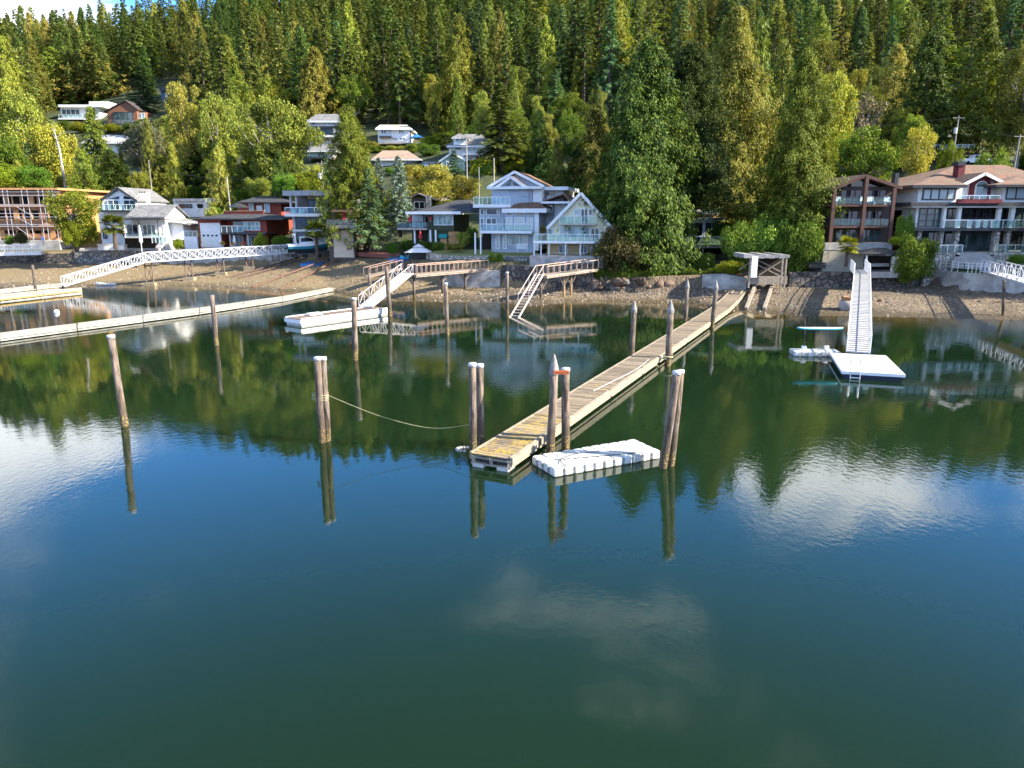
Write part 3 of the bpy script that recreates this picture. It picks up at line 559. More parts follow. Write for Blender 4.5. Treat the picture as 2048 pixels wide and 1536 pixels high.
# farther trees: one mass
ng = bpy.data.node_groups.new('forest_scatter', 'GeometryNodeTree'); ng.interface.new_socket('Geometry', in_out='INPUT', socket_type='NodeSocketGeometry'); ng.interface.new_socket('Geometry', in_out='OUTPUT', socket_type='NodeSocketGeometry')
gn = NT(ng); gi = gn.new('NodeGroupInput'); goo = gn.new('NodeGroupOutput'); join = gn.new('GeometryNodeJoinGeometry')
KN = ['fir0', 'fir1', 'fir2', 'fir3', 'cedarmd', 'cedarmy']; proto_obj = {}
for o in bpy.data.objects:
    if o.name.startswith('crown'):
        for k in KN:
            if o.data == PR[k][1] and k not in proto_obj: proto_obj[k] = o
def nattr(nm, ty):
    n = gn.new('GeometryNodeInputNamedAttribute', data_type=ty); n.inputs[0].default_value = nm; return [s for s in n.outputs if s.enabled and s.name == 'Attribute'][0]
for i, k in enumerate(KN):
    oi = gn.new('GeometryNodeObjectInfo'); oi.inputs['Object'].default_value = proto_obj[k]; oi.transform_space = 'ORIGINAL'
    ip = gn.new('GeometryNodeInstanceOnPoints'); gn.l.new(gi.outputs[0], ip.inputs['Points']); gn.l.new(oi.outputs['Geometry'], ip.inputs['Instance'])
    cmp_ = gn.new('FunctionNodeCompare', data_type='INT', operation='EQUAL'); ins = [s for s in cmp_.inputs if s.enabled]
    gn.l.new(nattr('kind_index', 'INT'), ins[0]); ins[1].default_value = i; gn.l.new(cmp_.outputs[0], ip.inputs['Selection'])
    gn.l.new(nattr('tree_scale', 'FLOAT_VECTOR'), ip.inputs['Scale']); gn.l.new(nattr('tree_rot', 'FLOAT_VECTOR'), ip.inputs['Rotation'])
    gn.l.new(ip.outputs[0], join.inputs[0])
gn.l.new(join.outputs[0], goo.inputs[0])
fm = bpy.data.meshes.new('forest'); fm.from_pydata([(f[1], f[2], f[3]) for f in far], [], [])
ki = [KN.index(f[6]) if f[6] in KN else {'firb': 1, 'cedarm': 4, 'snag': 3}.get(f[6], 0) for f in far]
a_ = fm.attributes.new('kind_index', 'INT', 'POINT'); a_.data.foreach_set('value', ki)
a_ = fm.attributes.new('tree_scale', 'FLOAT_VECTOR', 'POINT'); a_.data.foreach_set('vector', np.array([(f[5] / PR[KN[k]][2], f[5] / PR[KN[k]][2], f[4]) for f, k in zip(far, ki)], np.float32).ravel())
a_ = fm.attributes.new('tree_rot', 'FLOAT_VECTOR', 'POINT'); a_.data.foreach_set('vector', np.array([(0, 0, sr.uniform(0, 6.28)) for f in far], np.float32).ravel())
fo = obj('forest', fm); fo['kind'] = 'stuff'; fo['label'] = 'dense conifer forest rising up the mountainside'; fo['category'] = 'forest'
md = fo.modifiers.new('scatter', 'NODES'); md.node_group = ng
print('forest', len(near), len(far))
# ---------------------------------------------------------------- houses
class House:
    def __init__(s, name, label, cat, px, py, Y, group=None):
        s.Y = Y; s.k = 1.0
        if 'hillside' in name or name == 'garden_shed':
            s.k = onground(px, py, 120).y / Y * 1.0; Y = Y * s.k
        s.root = thing(name, label, cat, P(px, py, Y), group)
    def rect(s, x0, y0, x1, y1, Y):
        ym = (y0 + y1) / 2; return P(x0, ym, Y).x, P(x1, ym, Y).x, P(x0, y1, Y).z, P(x0, y0, Y).z
    def b(s, name, x0, y0, x1, y1, m, Y=None, d=.3, down=0, parent=None):
        Y = (s.Y if Y is None else Y) * s.k; X0, X1, z0, z1 = s.rect(x0, y0, x1, y1, Y)
        return MB().box(X0, X1, Y, Y + d * s.k, z0 - down * (1 if down < 1 else 2.2), z1).build(name, m, parent or s.root)
    def win(s, x0, y0, x1, y1, nx=1, ny=1, Y=None, fm=None, gm=None, fw=.09, name='window', proud=.1):
        Y = (s.Y if Y is None else Y) * s.k; X0, X1, z0, z1 = s.rect(x0, y0, x1, y1, Y); m = MB(); fm = fm or WHITE
        m.box(X0, X1, Y - proud, Y + .02, z0, z0 + fw).box(X0, X1, Y - proud, Y + .02, z1 - fw, z1)
        xs = [X0 + (X1 - X0) * k / nx for k in range(nx + 1)]; zs = [z0 + (z1 - z0) * k / ny for k in range(ny + 1)]
        for k, x in enumerate(xs):
            a, c = (x, x + fw) if k == 0 else (x - fw, x) if k == nx else (x - fw / 2, x + fw / 2); m.box(a, c, Y - proud + .003, Y + .02, z0 + fw, z1 - fw)
        for z in zs[1:-1]: m.box(X0 + fw, X1 - fw, Y - proud + .006, Y + .02, z - fw / 2, z + fw / 2)
        f = m.build(name, fm, s.root)
        for i in range(nx):
            for j in range(ny): MB().box(xs[i] + fw * .4, xs[i + 1] - fw * .4, Y - .045, Y - .02, zs[j] + fw * .4, zs[j + 1] - fw * .4).build('pane', gm or GLD, f)
        return f
    def rail(s, x0, x1, yt, yb, Y=None, n=5, m=None, g=None, ret=0, name='railing', picket=False):
        Y = s.Y if Y is None else Y; m = m or WHITE; X0, X1, z0, z1 = s.rect(x0, yt, x1, yb, Y); q = MB()
        q.bar((X0, Y, z1), (X1, Y, z1), .09, .07)
        for k in range(n + 1): x = X0 + (X1 - X0) * k / n; q.bar((x, Y, z0 - .02), (x, Y, z1 - .03), .06)
        if picket:
            k = int((X1 - X0) / .22)
            for i in range(1, k): q.bar((X0 + (X1 - X0) * i / k, Y, z0), (X0 + (X1 - X0) * i / k, Y, z1), .03)
            q.bar((X0, Y, z0 + .08), (X1, Y, z0 + .08), .05)
        sides = []
        if ret:
            for x in (X0, X1): q.bar((x, Y + .05, z1), (x, Y + ret, z1), .09, .07)
        o = q.build(name, m, s.root)
        if not picket:
            for k in range(n):
                xa = X0 + (X1 - X0) * k / n + .04; xb = X0 + (X1 - X0) * (k + 1) / n - .04
                MB().box(xa, xb, Y - .012, Y + .012, z0 + .06, z1 - .06).build('pane', g or RAILG, o)
        return o
    def gable(s, xl, yl, xp, yp, xr, yr, m, Y0, Y1, t=.22, over=.5, fascia=None):
        Y0 *= s.k; Y1 *= s.k
        A, T, B = P(xl, yl, Y0), P(xp, yp, Y0), P(xr, yr, Y0)
        for a in (A, B):
            d = (Vector((a.x, 0, a.z)) - Vector((T.x, 0, T.z))); e = Vector((T.x, 0, T.z)) + d * (1 + .0)
            sg = 1 if a is B else -1
            poly = [(T.x, Y0 - over, T.z), (e.x, Y0 - over, e.z), (e.x, Y1, e.z), (T.x, Y1, T.z)]
            if sg > 0: poly = [poly[0], poly[3], poly[2], poly[1]][::-1]
            MB().slab(poly, t).build('roof', m, s.root)
            if fascia: MB().bar((T.x, Y0 - over - .04, T.z - .16), (e.x, Y0 - over - .04, e.z - .16), .07, .36, up=(0, 1, 0) if False else (0, 0, 1)).build('fascia', fascia, s.root)
    def gwall(s, xl, yl, xp, yp, xr, yr, ybase, m, Y0, Y1, name='wall'):
        Y0 *= s.k; Y1 *= s.k
        A, T, B = P(xl, yl, Y0), P(xp, yp, Y0), P(xr, yr, Y0); zb = P(xl, ybase, Y0).z
        return MB().prism([(A.x, zb), (B.x, zb), (B.x, B.z), (T.x, T.z - .12), (A.x, A.z)], Y0, Y1).build(name, m, s.root)
    def hip(s, x0, x1, ye, r0, r1, yr, m, Y0, Y1, fascia=None, fh=.3, name='roof'):
        Y0 *= s.k; Y1 *= s.k
        X0, X1 = P(x0, ye, Y0).x, P(x1, ye, Y0).x; ze = P(x0, ye, Y0).z; ym = (Y0 + Y1) / 2; zr = P(r0, yr, ym).z; a, c = P(r0, yr, ym).x, P(r1, yr, ym).x
        if abs(c - a) < .1: c = a + .1
        mb = MB(); mb.add([(X0, Y0, ze), (X1, Y0, ze), (X1, Y1, ze), (X0, Y1, ze), (a, ym, zr), (c, ym, zr)], [(0, 1, 5, 4), (1, 2, 5), (2, 3, 4, 5), (3, 0, 4), (3, 2, 1, 0)])
        o = mb.build(name, m, s.root)
        if fascia: MB().box(X0 + .02, X1 - .02, Y0 + .02, Y1 - .02, ze - fh, ze - .003).build('fascia', fascia, s.root)
        return o
    def cyl(s, name, px, y0, y1, Y, r, m, rt=None):
        a, c = P(px, y1, Y), P(px, y0, Y); return MB().tube([(a.x, Y, a.z), (a.x, Y, c.z)], [r, rt or r], 8).build(name, m, s.root)

# 1 building under construction, scaffolded
h = House('timber_building', 'unfinished timber framed building wrapped in scaffolding', 'building', 55, 478, 132)
Xa, Xb = P(-60, 430, 132).x, P(117, 430, 132).x; PLY = M('sheathing', (.34, .17, .085), .8, .25, 1.5); SHADE_IN = M('interior_shade', (.02, .014, .010), .9, .2, 2)  # near-black colour paints in the shade inside rooms and recesses
ztop, zf = P(0, 376, 132).z, [P(0, y, 132).z for y in (478, 452, 412, 384)]
MB().box(Xa, Xb - .3, 133.2, 149, zf[0] - 2, ztop - .4).build('inner_walls', SHADE_IN, h.root)
MB().box(Xb - .28, Xb, 132.1, 149, zf[0] - 2, ztop - .4).build('side_wall', TIMBW, h.root)
for k in range(8): MB().box(Xb + .003, Xb + .1, 132.6 + k * 2.1, 132.75 + k * 2.1, zf[0], ztop - .42).build('stud', TIMBW, h.root)
MB().box(Xa, Xb + 1.0, 131.0, 150, ztop - .35, ztop).build('roof', TIMBW, h.root)
for i in range(3):
    z0, z1 = zf[i], zf[i + 1]; MB().box(Xa, Xb - .31, 131.9, 133.15, z0 - .18, z0 + .18).build('floor_edge', TIMBW, h.root)
    if i < 2 and True: MB().box(Xa, Xb - .31, 132.3, 132.5, z0 + .19, z0 + (1.2 if i == 1 else .9)).build('sheathing', PLY, h.root)
    for k in range(11):
        x = Xa + (Xb - .6 - Xa) * k / 10; MB().box(x, x + (.9 if (k + i) % 3 == 0 else .22), 132.25, 132.55, z0 + .2, z1 - .2).build('stud', TIMBW if k % 2 else PLY, h.root)
    MB().box(Xa, Xb - .31, 132.2, 132.6, z1 - .75, z1 - .2).build('header', PLY, h.root)
sc_m = M('scaffold_tube', (.55, .56, .60), .4, .1, 3, metal=.5)
sf = thing('scaffold', 'grey tube scaffolding with planks in front of the timber building', 'scaffold', P(55, 480, 130.6))
for px in (-30, 1, 20, 29, 57, 68, 90, 99, 118): 
    a = P(px, 482, 130.5); MB().tube([(a.x, 130.5, a.z), (a.x, 130.5, P(px, 380, 130.5).z)], .045, 6).build('upright', sc_m, sf)
for y in (384, 391, 409, 412, 427, 434, 449, 453):
    a, c = P(-40, y, 130.4), P(121, y, 130.4); MB().tube([(a.x, 130.4, a.z), (c.x, 130.4, c.z)], .045, 6).build('ledger', sc_m, sf)
for y in (413.5, 453.5): 
    a, c = P(-40, y, 130.6), P(121, y, 130.6); MB().box(a.x, c.x, 130.6, 131.5, a.z - .06, a.z).build('plank', TIMB, sf)
for xa, ya, xb, yb in ((32, 413, 68, 433), (32, 433, 68, 453), (32, 453, 68, 478)):
    a, c = P(xa, ya, 130.3), P(xb, yb, 130.3); MB().tube([a, c], .04, 6).build('brace', sc_m, sf)
a = P(60, 481, 130); MB().box(Xa - 3, P(121, 480, 130).x, 129.6, 133.2, a.z - 3, a.z).build('foundation', CONC, h.root)

# 2 white gabled house
h = House('white_house', 'white house with a wide gable, balcony and grey shingle roof', 'house', 265, 492, 128)
h.gwall(203, 402, 237, 378, 273, 402, 478, WHITE, 130, 141); h.gable(200, 402, 237, 374, 277, 401, GREYRF, 130, 141.5, fascia=DARKM)
for tri in ([(217, 398), (237.5, 392), (237.5, 398)], [(247, 391), (247, 398), (270, 398)]):
    q = [P(x, y, 129.9) for x, y in tri]; MB().add([(p.x, 129.9, p.z) for p in q] + [(p.x, 129.97, p.z) for p in q], [(0, 1, 2), (5, 4, 3), (0, 3, 4, 1), (1, 4, 5, 2), (2, 5, 3, 0)]).build('gable_window', GLD, h.root)
h.win(216, 400, 239, 420, 2, 1, 129.95, WHITE, GLT); h.win(248, 400, 272, 420, 2, 1, 129.95, WHITE, GLT)
h.b('balcony', 197, 420, 276, 424, DARKM, 127.8, 2.3); h.rail(198, 275, 409, 420, 127.9, 7); h.b('wall', 201, 424, 268, 490, WHITE, 129.2, 9, 1)
h.win(208, 437, 219, 450, 1, 1, 129.15, DARKM, GLD); h.win(206, 463, 214, 478, 1, 1, 129.15, DARKM, GLD); h.win(225, 437, 240, 447, 2, 1, 129.15, WHITE, GLD)
XL, XR = P(262, 450, 124).x, P(330, 450, 124).x; ze, zr = P(0, 432, 124).z, P(0, 410, 128).z; zb = P(0, 492, 124).z
zb -= 1.0
MB().add([(XL, 124, zb), (XR, 124, zb), (XR, 132, zb), (XL, 132, zb), (XL, 124, ze), (XR, 124, ze), (XR, 132, ze), (XL, 132, ze), (XL, 128, zr - .15), (XR, 128, zr - .15)], [(0, 1, 5, 4), (1, 2, 6, 9, 5), (2, 3, 7, 6), (3, 0, 4, 8, 7), (4, 5, 9, 8), (6, 7, 8, 9)]).build('wing_wall', WHITE, h.root)
for s_ in (0, 1):
    ya, yb = (123.4, 128) if s_ == 0 else (132.6, 128); zz = ze - .1
    MB().slab([(XL - .5, ya, zz), (XR + .5, ya, zz), (XR + .5, yb, zr + .1), (XL - .5, yb, zr + .1)][::1 if s_ == 0 else -1], .18).build('wing_roof', GREYRF, h.root)
h.b('porch_roof', 240, 437, 322, 440, DARKM, 120.6, 3.4); h.b('porch_deck', 246, 473, 326, 476, GREYST, 120.8, 3.2)
for px in (247, 281, 318): h.cyl('post', px, 440, 474, 121, .08, DARKM)
h.win(254, 448, 277, 471, 2, 1, 123.9, WHITE, GLD); h.win(286, 449, 312, 471, 3, 1, 123.9, WHITE, GLT); h.win(318, 452, 328, 472, 1, 1, 123.9, WHITE, OFFW)
h.rail(248, 325, 467, 474, 120.9, 6, DARKM)
h.b('undercroft_shade', 250, 476, 324, 494, SHADE_IN, 123.2, .7, .2)  # near-black sheet standing in for the shade below the porch deck
for k in range(6): h.b('step', 322 - k * 2.2, 476 + k * 3.4, 334 - k * 2.2, 479.4 + k * 3.4, GREYST, 120.4 - k * .3, .5)
h.rail(304, 333, 473, 486, 119.4, 4, WHITE)
XA, XB = XR + .01, P(372, 455, 127).x; zq = P(0, 444, 126).z
MB().box(XR + .02, P(367, 460, 126).x, 126, 131, P(0, 480, 126).z, zq).build('annex_wall', WHITE, h.root)
MB().slab([(XR + .02, 124.9, zq), (P(378, 445, 125).x, 124.9, zq - .35), (P(378, 445, 125).x, 132, zq - .35), (XR + .02, 132, zq + .6)], .15).build('annex_roof', GREYRF, h.root)
h.b('chimney', 276, 386, 293, 400, WHITE, 133, 1.3, 1)
for k in range(3): h.cyl('flue', 279 + k * 5, 383, 388, 133.6, .12, BLACK)
h.b('yard_wall', 368, 473, 394, 486, WHITE, 124, .3, 1); h.rail(368, 394, 462, 473, 124, 3, WHITE)

# 3 low white outbuilding
h = House('white_outbuilding', 'low white flat roofed outbuilding behind the red house', 'house', 395, 436, 150)
h.b('wall', 345, 403, 438, 436, WHITE, 150, 8, 2); h.b('roof', 343, 397, 441, 403, FLATRF, 149.4, 9)
for x0, x1 in ((356, 369), (371, 384), (395, 407)): h.win(x0, 408, x1, 416, 1, 1, 149.95, DARKM, GLD)
h.b('door', 424, 410, 432, 434, OFFW, 149.93, .06)
h.b('parapet', 413, 396.5, 440, 405, WHITE, 149.1, 1)

# 4 red house
h = House('red_house', 'dark red two-level house with hip roofs and a tall white garage door', 'house', 480, 496, 126)
h.b('wall', 393, 438, 441, 497, REDW, 126, 9, 1); h.b('wall', 441, 438, 487, 467, REDW, 128.2, 6); h.b('wall', 487, 438, 536, 468, REDW, 126.004, 9); h.b('lower_wall', 441, 467, 536, 497, REDW, 128.6, 6, 1)
h.hip(384, 572, 437, 440, 520, 427, DARKRF, 124.6, 137, DARKM, .22)
d_ = h.b('garage_door', 397, 446, 439, 495.5, WHITE, 125.92, .1)
for k in range(4): h.b('pane', 401 + k * 9, 469.5, 406 + k * 9, 473, GLD, 125.9, .05, parent=d_)
for k in range(5): h.b('panel', 397.4, 447.5 + k * 9.8 + (0 if k < 2 else .6), 438.6, 455.5 + k * 9.4, WHITE, 125.86, .06, parent=d_) if k not in (2,) else None
h.b('balcony', 441, 465, 536, 468.5, DARKM, 124.6, 3.6); h.rail(443, 488, 452, 465, 124.8, 4, OFFW)
h.win(463, 443, 486, 464, 2, 1, 128.1, OFFW, GLC); h.win(488, 443, 523, 461, 4, 2, 125.95, OFFW, GLB)
h.win(459, 471, 484, 494, 3, 1, 128.5, OFFW, GLT); h.win(490, 471, 520, 494, 3, 1, 128.5, OFFW, GLT)
for px in (443, 462, 500): h.cyl('post', px, 468, 496, 125.2, .09, OFFW)
h.b('upper_wall', 464, 403, 552, 430, REDW, 135, 8, 3); h.hip(460, 573, 404, 500, 531, 392, DARKRF, 133.6, 144, DARKM, .2)
h.win(485, 406, 495, 424, 1, 1, 134.9, OFFW, GLC); h.win(517, 406, 529, 425, 1, 1, 134.9, OFFW, GLC); h.win(501, 411, 513, 422, 1, 2, 134.9, OFFW, OFFW)
h.b('parapet', 440, 422, 523, 431, REDW, 130, .25); h.b('parapet_cap', 439, 421, 524, 422.4, TIMBW, 129.95, .35)
h.b('side_door', 556, 407, 560, 424, WHITE, 136.9, .05) if False else None
u = thing('patio_umbrella', 'open dark parasol on the roof terrace of the red house', 'umbrella', P(476, 424, 131.5)); c = P(476, 412, 131.5)
MB().lathe((c.x, 131.5, c.z), [(1.9, -.25), (1.85, -.18), (1.0, .25), (.05, .55)], 8).build('canopy', DARKM, u); MB().tube([(c.x, 131.5, P(0, 424, 131.5).z), (c.x, 131.5, c.z + .5)], .04, 6).build('pole', OFFW, u)

# 5 modern grey house
h = House('modern_house', 'modern grey flat roofed house with glass balcony and full height windows', 'house', 635, 492, 122)
h.b('roof', 566, 381, 680, 391, FLATRF, 119.6, 12)
MB().box(P(651, 440, 122).x, P(688, 440, 122).x, 122, 131, P(0, 494, 122).z - 1, P(0, 388, 122).z).build('wall', GREYST, h.root)
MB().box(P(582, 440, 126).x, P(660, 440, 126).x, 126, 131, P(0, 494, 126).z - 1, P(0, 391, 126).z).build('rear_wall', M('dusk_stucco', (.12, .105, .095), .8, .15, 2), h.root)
h.b('soffit_panel', 608, 391, 640, 399, M('timber_soffit', (.35, .28, .22), .7, .1, 3), 125.9, .15)
h.win(608, 400, 638, 427, 3, 1, 125.95, DARKM, GLD); h.win(653, 400, 682, 428, 3, 1, 121.95, DARKM, GLT, name='corner_window')
h.b('balcony', 570, 427, 652, 433, OFFW, 119.8, 2.6); h.b('slab', 570, 427.4, 652, 432.6, GREYST, 122.41, 5)
h.rail(571, 649, 415, 427, 119.9, 5, ALU)
for px in (582, 594): h.b('column', px - 2, 391, px + 2, 427, GREYST, 120.2, .4)
h.b('wall', 583, 433, 651, 493, GREYST, 122.3, .4, 1)
for x0, x1, n in ((588, 612, 1), (616, 627, 1), (631, 649, 2)): h.win(x0, 434, x1, 458, n, 1, 122.25, DARKM, GLD)
h.win(653, 434, 684, 458, 3, 1, 121.95, DARKM, GLD)
for x0, x1, n in ((590, 612, 1), (618, 640, 2), (655, 680, 2)): h.win(x0, 465, x1, 491, n, 1, 122.25 if x0 < 650 else 121.95, DARKM, GLD)
h.b('ledge', 583, 459.5, 690, 463, OFFW, 121.5, .45)
ob = thing('outdoor_sofa', 'white outdoor sofa set on the modern house balcony', 'sofa', P(595, 426, 121)); p = P(595, 426.5, 121); MB().box(p.x - 1.2, p.x + 1.2, 120.8, 121.5, p.z, p.z + .4).build('seat', WHITE, ob); MB().box(p.x - 1.2, p.x + 1.2, 121.51, 121.7, p.z, p.z + .8).build('backrest', WHITE, ob)

# 6 boat tower
h = House('boat_tower', 'brown boat tower with a tall tan roller shutter and roof deck', 'shed', 685, 515, 112)
h.b('wall', 657, 457, 711, 516, BROWNW, 112, 7, .8); d_ = h.b('shutter', 667, 460, 708, 515, M('tan_shutter', (.62, .50, .38), .6, .06, 2), 111.9, .12)
for k in range(7): h.b('slat', 667.6, 461 + k * 7.7, 707.4, 467.6 + k * 7.7, M('tan_shutter', (.5, .4, .3)), 111.84, .08, parent=d_)
h.b('deck', 653, 450, 713, 457, TIMB, 110.6, 9); h.rail(654, 712, 439, 450, 110.8, 5, TIMBR)
for px in (666, 677, 693, 704): h.b('pergola_post', px - 1.2, 423, px + 1.2, 450, TIMBR, 111.5 + (2.5 if px in (677, 693) else 0), .25)
h.b('pergola_beam', 663, 420, 707, 423.5, TIMBW, 111.4, .3)
for k in range(7): h.b('rafter', 665 + k * 6.4, 418.6, 666.6 + k * 6.4, 420, TIMBR, 111, 4)
ub = thing('closed_umbrella', 'furled red and white parasol on the boat tower deck', 'umbrella', P(688, 450, 113)); p = P(688, 450, 113); MB().tube([p, (p.x, p.y, p.z + 2.2)], .04, 6).build('pole', OFFW, ub); MB().lathe(p, [(.03, .5), (.25, .7), (.18, 1.6), (.03, 2.2)], 8).build('canopy', RED, ub)

# 7 dark green house
h = House('green_house', 'dark olive house with white fascia and charcoal hip roof', 'house', 870, 490, 110)
h.b('wall', 856, 429, 909, 461, OLIVE, 110, .3); h.b('wall', 812, 429, 856, 458, OLIVE, 113, .3); MB().box(P(856, 450, 110).x, P(909, 450, 110).x, 110.31, 119, P(0, 492, 110).z, P(0, 429, 110).z).build('body', OLIVE, h.root)
MB().box(P(812, 450, 113).x, P(856, 450, 113).x, 113.31, 119, P(0, 492, 110).z, P(0, 429, 110).z).build('body', OLIVE, h.root)
h.hip(814, 948, 426, 905, 930, 400, DARKRF, 108.8, 121, None); h.b('fascia', 812, 423, 927, 428.5, WHITE, 108.5, .3)
h.win(868, 429.5, 908, 450.5, 1, 1, 109.95, WHITE, GLB); h.win(815, 431, 838, 456, 2, 1, 112.9, OFFW, GLC); h.win(841, 431, 855, 452, 1, 1, 112.9, WHITE, GLD)
h.b('balcony', 794, 456, 856, 460, M('deck_edge', (.3, .27, .25), .8, .15, 2), 108.6, 5); h.rail(795, 856, 444, 456, 108.7, 6, TIMBR)
h.b('lower_wall', 828, 461, 909, 491, OLIVE, 113.2, .3, 1); h.win(848, 462, 867, 486, 2, 1, 113.1, WHITE, GLC); h.win(885, 462, 905, 478, 2, 1, 113.1, OFFW, GLD)
for px in (830, 863, 874): h.b('post', px - 1.6, 460, px + 1.6, 488, WHITE, 109, .25)
h.b('awning', 880, 468, 897, 476, TEALC, 109.2, 1.6); h.b('counter', 882, 477, 896, 489, TIMBW, 109.5, .8, 1)
fx = thing('timber_fence', 'orange stained board fence beside the dark green house', 'fence', P(908, 492, 109))
for k in range(9): a = P(898 + k * 2.4, 478, 109); MB().box(a.x - .08, a.x + .08, 109, 109.05, P(0, 492, 109).z, P(0, 463 + (k % 2) * .5, 109).z).build('board', TIMBW, fx)
for px, y0, y1, Y, lb in ((821, 428, 453, 109.6, 'at the balcony corner of the dark green house'), (861, 432, 443, 109.4, 'against the picture window of the dark green house'), (841, 462, 484, 108.2, 'on the lower patio of the dark green house')):
    p = P(px, y1, Y); q = P(px, y0, Y).z - p.z; u = thing('closed_umbrella', 'furled red parasol ' + lb, 'umbrella', p); MB().tube([p, (p.x, p.y, p.z + q)], .04, 6).build('pole', WHITE, u); MB().lathe(p, [(.04, q * .22), (.26, q * .35), (.17, q * .75), (.03, q)], 8).build('canopy', RED, u)
h = House('brown_chalet', 'brown house with grey stone chimney half hidden behind the dark green house', 'house', 845, 425, 128)
h.b('wall', 822, 396, 857, 425, BROWNW, 128, 8, 4); h.gable(818, 395, 838, 386, 872, 398, M('old_shake', (.2, .17, .15), .9, .3, 2), 127.6, 137); h.b('chimney', 855, 391, 864.5, 420, STONEL, 126.6, 1, 3); h.win(828, 403, 850, 418, 2, 1, 127.9, OFFW, GLD)

# 8 blue-grey three storey house
h = House('blue_house', 'blue-grey three-storey house with white trim, balconies and brown shingle roofs', 'house', 1015, 500, 103)
h.gwall(976, 374, 1016, 357, 1052, 374, 410, BLUEG, 105, 112); h.gable(984, 375, 1016, 352, 1048, 373, BRNRF, 105, 112, fascia=WHITE)
h.gwall(972, 372, 1018, 348, 1070, 374, 405, BLUEG, 107, 116); h.gable(963, 372, 1018, 342, 1078, 372, BRNRF, 107, 117, fascia=WHITE)
for tri in ([(1005, 371), (1015, 363), (1015, 371)], [(1020, 363), (1033, 371), (1020, 371)]):
    q = [P(x, y, 104.9) for x, y in tri]; MB().add([(p.x, 104.9, p.z) for p in q] + [(p.x, 104.97, p.z) for p in q], [(0, 1, 2), (5, 4, 3), (0, 3, 4, 1), (1, 4, 5, 2), (2, 5, 3, 0)]).build('gable_window', GLD, h.root)
h.b('cornice', 969, 373, 1080, 378, WHITE, 104, 5); h.b('wall', 975, 378, 1058, 412, BLUEG, 105.2, 8); MB().box(P(1059, 395, 105).x, P(1078, 395, 105).x, 105.3, 116, P(0, 418, 105).z, P(0, 375, 105).z).build('side_wing', WHITE, h.root)
h.win(992, 380, 1001, 394, 1, 1, 105.1, WHITE, GLB); h.win(1006, 381, 1033, 408, 2, 1, 105.1, WHITE, GLC, name='sliding_door'); h.win(1037, 380, 1047, 394, 1, 1, 105.1, WHITE, GLB)
h.b('balcony', 946, 408.5, 1024, 415, WHITE, 102.2, 3); h.rail(947, 1022, 394, 408, 102.4, 8, WHITE)
h.b('wall', 953, 415, 1012, 465, BLUEG, 104, 10); h.b('bay_wall', 1011, 417, 1071, 466, BLUEG, 102.6, 9); MB().box(P(1071, 440, 102.6).x, P(1080, 440, 102.6).x, 102.62, 114, P(0, 500, 103).z, P(0, 417, 103).z).build('side_wall', WHITE, h.root)
h.hip(1007, 1098, 417, 1050, 1058, 399, BRNRF, 101.8, 112, WHITE, .55)
for x0, x1, y0, y1, n in ((956, 963, 417, 430, 1), (968, 991, 417, 430, 1), (991.5, 996, 417, 430, 1), (956, 963, 436, 457, 1), (968, 990, 436, 450, 2), (1002, 1010, 436, 460, 1)): h.win(x0, y0, x1, y1, n, 1, 103.95, WHITE, GLD if y0 < 420 else GLT)
for x0, x1 in ((1014, 1027), (1031, 1052), (1055.5, 1069)): h.win(x0, 425.5, x1, 430.5, 1, 1, 102.55, WHITE, GLD, .06); h.win(x0, 435, x1, 458, 1, 1, 102.55, WHITE, GLC)
h.b('balcony', 965, 462, 1072, 467, WHITE, 100.8, 2.6); h.rail(967, 1071, 448, 462, 100.9, 9, WHITE)
h.b('ground_wall', 981, 467, 1071, 501, BLUEG, 103.2, 9, 1); h.b('recess_shade', 955, 465, 981, 500, SHADE_IN, 105.5, .3, 1)
for px in (954.5, 966): h.b('post', px - 1.3, 466, px + 1.3, 497, WHITE, 101, .25, .8)
for x0, x1 in ((990, 999), (1005, 1014)): h.win(x0, 469, x1, 498, 1, 1, 103.15, WHITE, GLC, .13, 'door')
h.win(1016, 470, 1041, 490, 1, 1, 103.15, WHITE, GLB); h.win(1043, 470, 1057, 490, 2, 1, 103.15, WHITE, GLC)
MB().box(P(1078, 400, 108).x, P(1112, 400, 108).x, 108, 118, P(0, 490, 108).z, P(0, 382, 108).z).build('rear_wing', WHITE, h.root)
h.b('rear_roof', 1076, 374, 1126, 381, WHITE, 106.5, 11); h.win(1078, 385, 1097, 392, 2, 1, 107.9, WHITE, GLD, .06)
h.gable(1076, 404, 1122, 388, 1138, 403, BRNRF, 104.5, 112, .15, .1); h.b('rear_cornice', 1080, 403, 1138, 407.5, WHITE, 103.8, 8); h.b('rear_side', 1100, 408, 1124, 450, WHITE, 106, 5, 2); h.win(1086, 410, 1098, 424, 1, 1, 105.8, WHITE, GLT)
bn = thing('garden_bench', 'white garden bench on the lawn in front of the blue-grey house', 'bench', P(1044, 503, 98)); p = P(1044, 503, 98)
MB().box(p.x - .7, p.x + .7, 97.8, 98.2, p.z + .38, p.z + .46).build('seat', WHITE, bn); q = MB()
for k in range(9): q.box(p.x - .7 + k * .165, p.x - .62 + k * .165, 98.2, 98.25, p.z + .46, p.z + .9)
q.box(p.x - .75, p.x + .75, 98.19, 98.26, p.z + .9, p.z + .97).build('backrest', WHITE, bn)
for a in (-.65, .6):
    for yy in (97.82, 98.15): MB().box(p.x + a, p.x + a + .06, yy, yy + .06, p.z, p.z + .38).build('leg', WHITE, bn)

